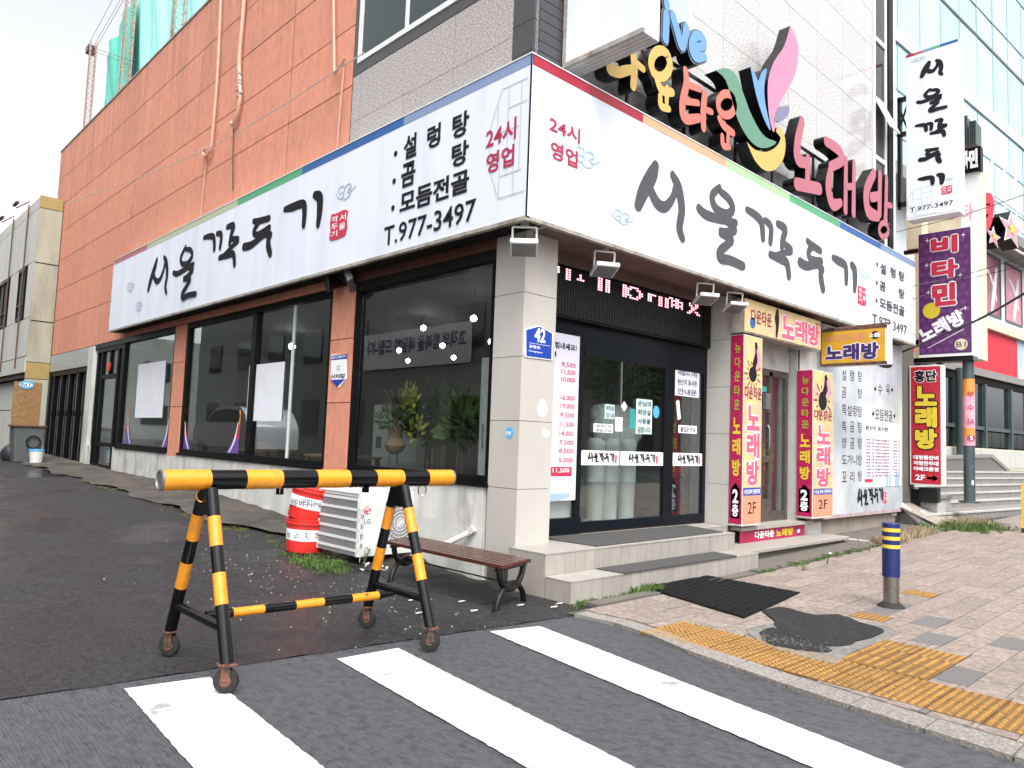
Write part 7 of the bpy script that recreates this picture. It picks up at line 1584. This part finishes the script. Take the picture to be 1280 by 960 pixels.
# street cables
def cable(pts, r, lab):
    t = thing('street_cable', lab, 'cable', pts[0], 'cables strung across the street side'); m = MB(); m.tube(cr([tuple(p) for p in pts], 6), r, 6); m.build('cable', 'cable', t)
cable([PX(1128, 440, .2), PY(1180, 418, 10.5), PY(1230, 396, 9.8), PY(1290, 361, 9.0)], .022, 'thick black cable from the restaurant corner rising to the right')
cable([PX(1128, 360, .2), PY(1200, 345, 11), PY(1290, 318, 10)], .008, 'thin upper wire in front of the purple sign')
cable([PX(1120, 290, .1), PY(1200, 270, 11), PY(1290, 240, 10)], .008, 'thin wire passing behind the white vertical sign')
cable([PX(1128, 380, .2), PY(1200, 352, 11), PY(1290, 330, 10)], .006, 'thin lower wire in front of the purple sign')
BC = thing('beige_cabinet', 'beige metal duct box behind the white vertical sign', 'box', PY(1142, 300, 12.6)); a = PY(1133, 312, 12.6); b = PY(1152, 268, 12.6); m = MB(); m.box(a.x, b.x, 12.6, 13.0, a.z, b.z + .5); m.build('duct', 'cream', BC)
YF = thing('folding_board', 'edge of a yellow standing board on the pavers at the far right', 'board', PZ(1277, 662, .3)); p = PZ(1277, 660, .26); kk = (p - CAMP).dot(FW) / FPX; m = MB(); m.box(p.x, p.x + .5, p.y, p.y + .04, p.z, p.z + 55 * kk); m.build('panel', 'stand_yellow', YF); m = MB(); m.box(p.x, p.x + .05, p.y - .01, p.y + .05, p.z - .09, p.z); m.build('foot', 'rubber', YF)

# ================================================================== inside the restaurant
def lampp(px, py, Y, r, lab):
    p = PY(px, py, Y); t = thing('pendant_lamp', lab, 'lamp', p, 'glowing globe lamps inside the restaurant'); m = MB(); m.ball(p, r, n=16); m.build('globe', 'lamp_glow', t, smooth=True); m = MB(); m.tube([p + ZU * r, (p.x, p.y, 3.7)], .006, 4); m.build('cord', 'cable', t)
for px, py, Y, lab in ((592, 398, 1.6, 'largest globe lamp near the pillar edge of the corner window'), (529, 410, 2.4, 'globe lamp high in the middle of the corner window'), (614, 427, 2.4, 'globe lamp touching the pillar edge of the corner window'), (553, 432, 3.2, 'globe lamp just below the middle of the lamp cluster'), (499, 438, 3.2, 'leftmost globe lamp in the corner window'), (567, 447, 4.2, 'small far globe lamp at the lower right of the cluster'), (510, 451, 4.2, 'small far globe lamp at the lower left of the cluster')):
    lampp(px, py, Y, .048, lab)
lampp(365, 433, 2.0, .07, 'single globe lamp in the two pane window')
def leafy(c, r, n, mt_, name, par, sz=.10, seed=1, up=.4):
    m = MB(); rr = random.Random(seed)
    for k in range(n):
        d = Vector((rr.gauss(0, 1), rr.gauss(0, 1), rr.gauss(0, 1))).normalized(); p = Vector(c) + Vector((d.x * r[0], d.y * r[0], d.z * r[1])) * rr.random() ** .4; dn = (d + Vector((0, 0, up))).normalized(); s = dn.cross(Vector((rr.random(), rr.random(), rr.random()))).normalized(); L = sz * rr.uniform(.6, 1.2)
        m.face([p, p + dn * L * .5 + s * L * .3, p + dn * L, p + dn * L * .5 - s * L * .3])
    return m.build(name, mt_, par)
vz_ = .45; p = PY(493, 572, .75); vz = PY(493, 564, .75).z; V_ = thing('flower_vase', 'wicker vase with a dried yellow flower arrangement on a wire stand behind the corner window', 'vase', (p.x, .75, 1.0)); b0 = PY(493, 590, .75).z
zt_ = PY(493, 535, .75).z; zb2 = PY(493, 568, .75).z; h = zt_ - zb2; k = (p - CAMP).dot(FW) / FPX
m = MB(); m.lathe((p.x, .75, zb2), [(.03, 0), (10 * k, h * .12), (13.5 * k, h * .35), (10 * k, h * .55), (8 * k, h * .62), (8.5 * k, h * .8), (11 * k, h), (9.5 * k, h)], 20); m.build('vessel', 'wicker', V_, smooth=True)
m = MB()
for a in range(3): m.tube([(p.x + .06 * cos(a * 2.1), .75 + .06 * sin(a * 2.1), zb2 + .05), (p.x + .13 * cos(a * 2.1), .75 + .13 * sin(a * 2.1), .75)], .01, 5)
m.build('wire_stand', 'trunk', V_)
leafy((p.x, .75, zt_ + .13), (.26, .14), 150, 'leaf', 'greenery', V_, .13, 2); q = PY(512, 500, .75); leafy((q.x, .75, q.z), (.09, .24), 130, 'leaf_yellow', 'flower_spikes', V_, .10, 3, 1.0); q = PY(520, 540, .75); leafy((q.x, .75, q.z), (.11, .18), 70, 'leaf_yellow', 'flower_spikes', V_, .10, 4)
m = MB(); rr = random.Random(4)
for k2 in range(16): e = PY(483 + rr.uniform(-9, 22), 488 + rr.uniform(-4, 20), .75); m.tube([(p.x, .75, zt_), ((p.x + e.x) / 2, .78, (zt_ + e.z) / 2 + .05), e], .006, 4)
m.build('dry_twigs', 'trunk', V_)
def potplant(px, Y, yt, yb_, lab, sz, r, seed, mt_='leaf_dark'):
    a = PY(px, yt, Y); t = thing('potted_plant', lab, 'plant', (a.x, Y, .42)); m = MB(); m.lathe((a.x, Y, .42), [(.14, 0), (.19, .35), (.17, .35)], 16); m.build('pot', 'interior_dark', t, smooth=True); zl_ = PY(px, yb_, Y).z
    m = MB(); 
    for k2 in range(3): m.tube([(a.x + .05 * cos(k2 * 2), Y + .05 * sin(k2 * 2), .75), (a.x + .04 * cos(k2), Y, (zl_ + a.z) / 2)], .018, 6)
    m.build('trunk', 'trunk', t); leafy((a.x, Y, (zl_ + a.z) / 2), (r, (a.z - zl_) / 2), 190, mt_, 'crown', t, sz, seed)
potplant(550, 1.3, 490, 548, 'tall dark rubber plant in the middle of the corner window', .26, .38, 5); potplant(578, 1.0, 500, 552, 'broad leaved potted plant near the fridge in the corner window', .24, .24, 6, 'leaf')
potplant(538, 1.6, 500, 545, 'drooping potted plant behind the flower vase', .2, .3, 7)
t = thing('fridge', 'white upright fridge seen edge on beside the corner pillar', 'fridge', (-.65, 1.2, .42)); a = PY(607, 447, .9); m = MB(); m.box(PY(600, 500, .9).x, -.47, .9, 1.5, .42, a.z + .0); m.build('cabinet', 'fridge', t, bevel=.01); m = MB(); m.tube([PY(603, 530, .88), PY(602, 560, .88)], .012, 6); m.build('handle', 'steel', t)
t = thing('white_cabinet', 'white service counter behind the flower vase', 'cabinet', (-3, 2, .42)); a = PY(468, 506, 1.8); b = PY(523, 506, 1.8); m = MB(); m.box(a.x, b.x, 1.8, 2.4, .42, a.z); m.build('carcass', 'fridge', t); m = MB(); m.box(a.x + .12, a.x + .28, 1.79, 1.8, a.z - .75, a.z - .55); m.build('socket', 'grey_metal', t)
t = thing('wall_screen', 'grey partition board with framed notices at the back of the dining room', 'board', (-3.5, 4, 1)); m = MB(); m.box(-5.2, -4.3, 4.0, 4.1, .42, 2.1); m.build('board', 'interior_wood', t)
t = thing('counter_shelf', 'dark counter under the corner window plants', 'shelf', (-2, .6, .42)); m = MB(); m.box(-3.2, -.8, .25, .95, .98, 1.03); m.build('top', 'interior_dark', t); m = MB(); m.box(-3.2, -.8, .3, .9, .42, .98); m.build('base', 'interior_dark', t)
# tables with bottles at the other windows
for i, (x, lab) in enumerate(((-4.9, 'nearest wooden table behind the two pane window'), (-7.6, 'wooden table in the middle of the two pane window'), (-12.0, 'wooden table behind the window beside the side door'))):
    t = thing('dining_table', lab, 'table', (x, 1.1, .42), 'dining tables by the windows'); m = MB(); m.box(x - .6, x + .6, .5, 1.2, 1.14, 1.18); m.build('table_top', 'interior_wood', t)
    for a, b in ((-.55, .55), (.55, .55), (-.55, 1.15), (.55, 1.15)): m = MB(); m.box(x + a - .03, x + a + .03, b - .03, b + .03, .42, 1.14); m.build('leg', 'interior_wood', t)
    bt_ = thing('water_bottle', ['white squeeze bottle on the nearest table', 'white squeeze bottle on the middle table', 'white squeeze bottle on the table by the side door'][i], 'bottle', (x - .1, .6, 1.18)); m = MB(); m.lathe((x - .1, .6, 1.18), [(.045, 0), (.045, .15), (.02, .19), (.02, .22), (.0001, .22)], 14); m.build('body', 'pure_white', bt_, smooth=True)
    m = MB(); m.box(x + .2, x + .36, .62, .78, 1.18, 1.32); tg = m.build('napkin_box', 'interior_wood'); tag(tg, ['wooden cutlery box on the nearest table', 'wooden cutlery box on the middle table', 'wooden cutlery box on the table by the side door'][i], 'box')
# white sheets and swoosh stickers on the panes
def sheetw(x0, x1, y0, y1, lab):
    q = Plane('y', .070); r_ = rect(q, x0, y0, y1, x1); t = thing('window_sheet', lab, 'paper', q.pt(r_[0], r_[1]), 'white paper sheets in the shop windows'); m = MB(); u = (r_[0] + r_[2]) / 2
    for a, b in ((r_[0], u - .005), (u + .005, r_[2])): m.box(a, b, .066, .070, r_[1], r_[3])
    m.build('sheet', 'paper', t)
sheetw(171, 205, 456, 522, 'white paper sheet in the window beside the side door'); sheetw(310, 354, 457, 526, 'white paper sheet beside the glass edge of the two pane window')
for i, (x, d, lab) in enumerate(((157.5, 1, 'left swoosh sticker in the window beside the side door'), (211, -1, 'right swoosh sticker in the window beside the side door'), (229, 1, 'swoosh sticker at the left corner of the two pane window'), (299, -1, 'swoosh sticker against the middle post of the two pane window'))):
    q = Plane('y', .068); u0 = q.uv(x, 545)[0]; z0 = 1.115; hh = .75 if i > 1 else .85; ww = .42 * d if i < 3 else .5 * d; t = thing('swoosh_sticker', lab, 'sticker', q.pt(u0, z0), 'orange to purple swoosh stickers')
    for j, mt_ in enumerate(('gradient_purple', 'gradient_red', 'gradient_orange')):
        m = MB(); f0, f1 = j / 3, (j + 1) / 3; cv = lambda f: (1 - f) ** 1.8
        m.prism([q.pt(u0, z0 + hh * f0), q.pt(u0 + ww * cv(f0), z0 + hh * f0), q.pt(u0 + ww * cv((f0 + f1) / 2), z0 + hh * (f0 + f1) / 2), q.pt(u0 + ww * max(.12, cv(f1)), z0 + hh * f1), q.pt(u0, z0 + hh * f1)], -YU * .002); m.build('colour_field', mt_, t)
    m = MB(); m.ribbon([(u0 + ww * .75, z0 + .01, .03), (u0 + ww * .35, z0 + hh * .3, .05), (u0 + ww * .15, z0 + hh * .7, .02)], q.O(), XU, ZU, lift=.003); m.build('white_streak', 'pure_white', t)
# sacks and bin behind the entrance
sk = [(744, -1.1, .0), (762, -1.0, .06), (783, -.95, .0)]
for i, (px, X, z) in enumerate(sk):
    p = PX(px, 600, X); r = 11.5 * (p - CAMP).dot(FW) / FPX; t = thing('wrapped_tub', ['left wrapped pale tub stack behind the entrance glass', 'middle wrapped pale tub stack behind the entrance glass', 'right wrapped pale tub stack behind the entrance glass'][i], 'tub', (X, p.y, .45)); m = MB(); m.lathe((X, p.y, .47), [(r * .85, 0), (r * .95, .5), (r * 1.05, .52), (r, .56), (r * .98, 1.0), (r * 1.08, 1.03), (r, 1.08), (r * .9, 1.12)], 20); m.build('tub', 'sack', t, smooth=True)
    m = MB()
    for a in range(3): m.box(X + .1 * cos(a * 2.1) - .03, X + .1 * cos(a * 2.1) + .03, p.y + .12 * sin(a * 2.1) - .03, p.y + .12 * sin(a * 2.1) + .03, .42, .47)
    m.build('foot', 'sack', t)
p = PX(770, 560, -1.05); t = thing('rice_sacks', 'pale sacks lying on the wrapped tubs behind the entrance', 'sack', (-1.05, p.y, 1.55))
for k in range(3):
    m = MB(); P = []
    m.lathe((-1.05 - .03 * k, p.y - .45, 1.66 + k * .13), [(.02, 0), (.10, .05), (.13, .25), (.12, .6), (.12, .8), (.08, .95), (.02, 1.0)], 14, ax=(0, 1, 0), sx=1.3); m.build('sack', 'sack', t, smooth=True)
t = thing('black_bin', 'large black lidded bin behind the entrance glass', 'bin', (-1.2, 3.1, .43)); p = PX(812, 630, -1.0); m = MB(); wob(-1.0, p.y, .43, .34, .40, .3, .34, .62, m); m.build('bin_body', 'bin_black', t, bevel=.02); m = MB(); m.box(-1.37, -.64, p.y - .44, p.y + .44, 1.05, 1.11); m.build('lid', 'bin_black', t, bevel=.02)
t = thing('flyer_rack', 'dark red upright banner behind the right door pane', 'banner', (-.9, 3.9, .43)); p = PX(850, 600, -.75); m = MB(); m.box(-.78, -.75, p.y - .16, p.y + .16, .5, 1.25); m.build('cloth', 'magenta_dark', t); m = MB(); m.box(-.76, -.70, p.y - .18, p.y + .18, .43, .47); m.build('foot', 'black_metal', t)
m = MB(); m.box(-6, -.5, .2, 9, .41, .425); m.build('hall_floor', 'interior_floor', B)

# ================================================================== across the alley and the street (seen in the window reflections)
OB = thing('opposite_building', 'grey apartment block across the alley seen in the window reflections', 'building', (-20, -16, 0))
m = MB(); m.box(-44, -4, -26, -13, 0, 13); m.build('wall', 'opposite_wall', OB)
for i in range(9):
    for j in range(3): f = MB(); x = -42 + i * 4.1; f.box(x, x + 1.8, -13, -12.93, 1.5 + j * 3.6, 3.2 + j * 3.6); f.build('window', 'car_glass', OB)
EB = thing('alley_end_building', 'plain grey house closing the far end of the alley', 'building', (-60, -8, .5)); m = MB(); m.box(-70, -60, -30, 8, .3, 9); m.build('wall', 'opposite_wall', EB)
for i in range(6):
    for j in range(2): f = MB(); y = -27 + i * 5.2; f.box(-60, -59.93, y, y + 2, 1.8 + j * 3.6, 3.4 + j * 3.6); f.build('window', 'car_glass', EB)
OS = thing('street_building', 'brown building across the main street seen in the door glass', 'building', (26, 12, 0)); m = MB(); m.box(24, 36, 2, 40, 0, 12); m.build('wall', 'opposite_brick', OS)
for i in range(8):
    for j in range(3): f = MB(); y = 4 + i * 4.4; f.box(23.93, 24, y, y + 2.2, 1.2 + j * 3.7, 3.2 + j * 3.7); f.build('window', 'car_glass', OS)
def tree(x, y, h, r, lab, seed):
    t = thing('street_tree', lab, 'tree', (x, y, gz(x, y)), 'street trees across the road'); m = MB(); m.tube([(x, y, 0), (x + .1, y, h * .3), (x, y + .1, h * .6)], [.2, .15, .1], 8)
    for k in range(5): a = k * 1.3; m.tube([(x, y, h * .45), (x + cos(a) * r * .6, y + sin(a) * r * .6, h * .75)], [.09, .04], 6)
    m.build('trunk', 'trunk', t); leafy((x, y, h * .75), (r, h * .32), 2600, 'leaf_dark', 'crown', t, .32, seed)
tree(17, 9, 8, 3.0, 'dark street tree seen in the left door pane', 31); tree(17.5, 17, 8.5, 3.2, 'dark street tree further along the road', 32); tree(17, 25, 8, 3.0, 'farthest street tree along the road', 33)
# silver car parked across the alley
cr_ = thing('parked_car', 'silver hatchback parked on the far side of the alley reflected in the window', 'car', (PY(300, 530, 6.7).x, -6.7, .33)); cx, cy = PY(300, 530, 6.7).x, -6.7; cz = gz(cx, cy); print('car', cx)
CS = 1.2
prof = [(-2.1, .35), (-2.15, .75), (-1.95, 1.0), (-1.0, 1.12), (-.35, 1.52), (.4, 1.60), (1.5, 1.55), (1.98, 1.15), (2.12, .9), (2.12, .35)]
m = MB(); P = cr([(a, b, 0) for a, b in prof], 3); m.prism([(cx + a * CS, cy + .95, cz + b * CS) for a, b, _ in P], YU * 1.9, 0); m.build('body', 'car_paint', cr_, bevel=.06)
wd = [(-.95, 1.10), (-.35, 1.45), (.4, 1.52), (1.45, 1.47), (1.75, 1.12)]
for s in (1, -1): m = MB(); m.prism([(cx + a * CS, cy + s * .962, cz + b * CS) for a, b in wd], YU * s * .01); m.build('side_window', 'car_glass', cr_)
for s in (1, -1):
    for dx in (-1.35, 1.35): m = MB(); m.lathe((cx + dx * CS, cy + s * .97, cz + .31), [(.0001, 0), (.2, 0), (.30, -.02), (.31, -.2), (.0001, -.2)], 20, ax=(0, s, 0)); wh = m.build('wheel', 'rubber', cr_, smooth=True); m = MB(); m.lathe((cx + dx * CS, cy + s * .98, cz + .31), [(.0001, 0), (.18, 0), (.19, -.02)], 16, ax=(0, s, 0)); m.build('rim', 'steel', wh)
# banner across the alley, reflected in the corner window
qa, qb = PY(449, 440, 12.8), PY(585, 400, 12.8); qc = PY(585, 452, 12.8)
BB = thing('cloth_banner', 'white cloth banner with dark letters on the opposite building', 'banner', ((qa.x + qb.x) / 2, -12.8, qc.z)); m = MB(); m.box(qa.x, qb.x, -12.88, -12.86, qc.z, qb.z); m.build('cloth', 'banner_cloth', BB)
g = MB(); g.text('고객의 행복을 배달해 드립니다', (qb.x - .3, -12.85, qc.z + (qb.z - qc.z) * .4), -XU, ZU, qb.x - qa.x - .6, (qb.z - qc.z) * .42, .03, lift=0); g.build('lettering', 'indigo', BB)
print('objects', len(bpy.data.objects), 'tris', sum(len(p.vertices) - 2 for o in bpy.data.objects if o.type == 'MESH' for p in o.data.polygons))
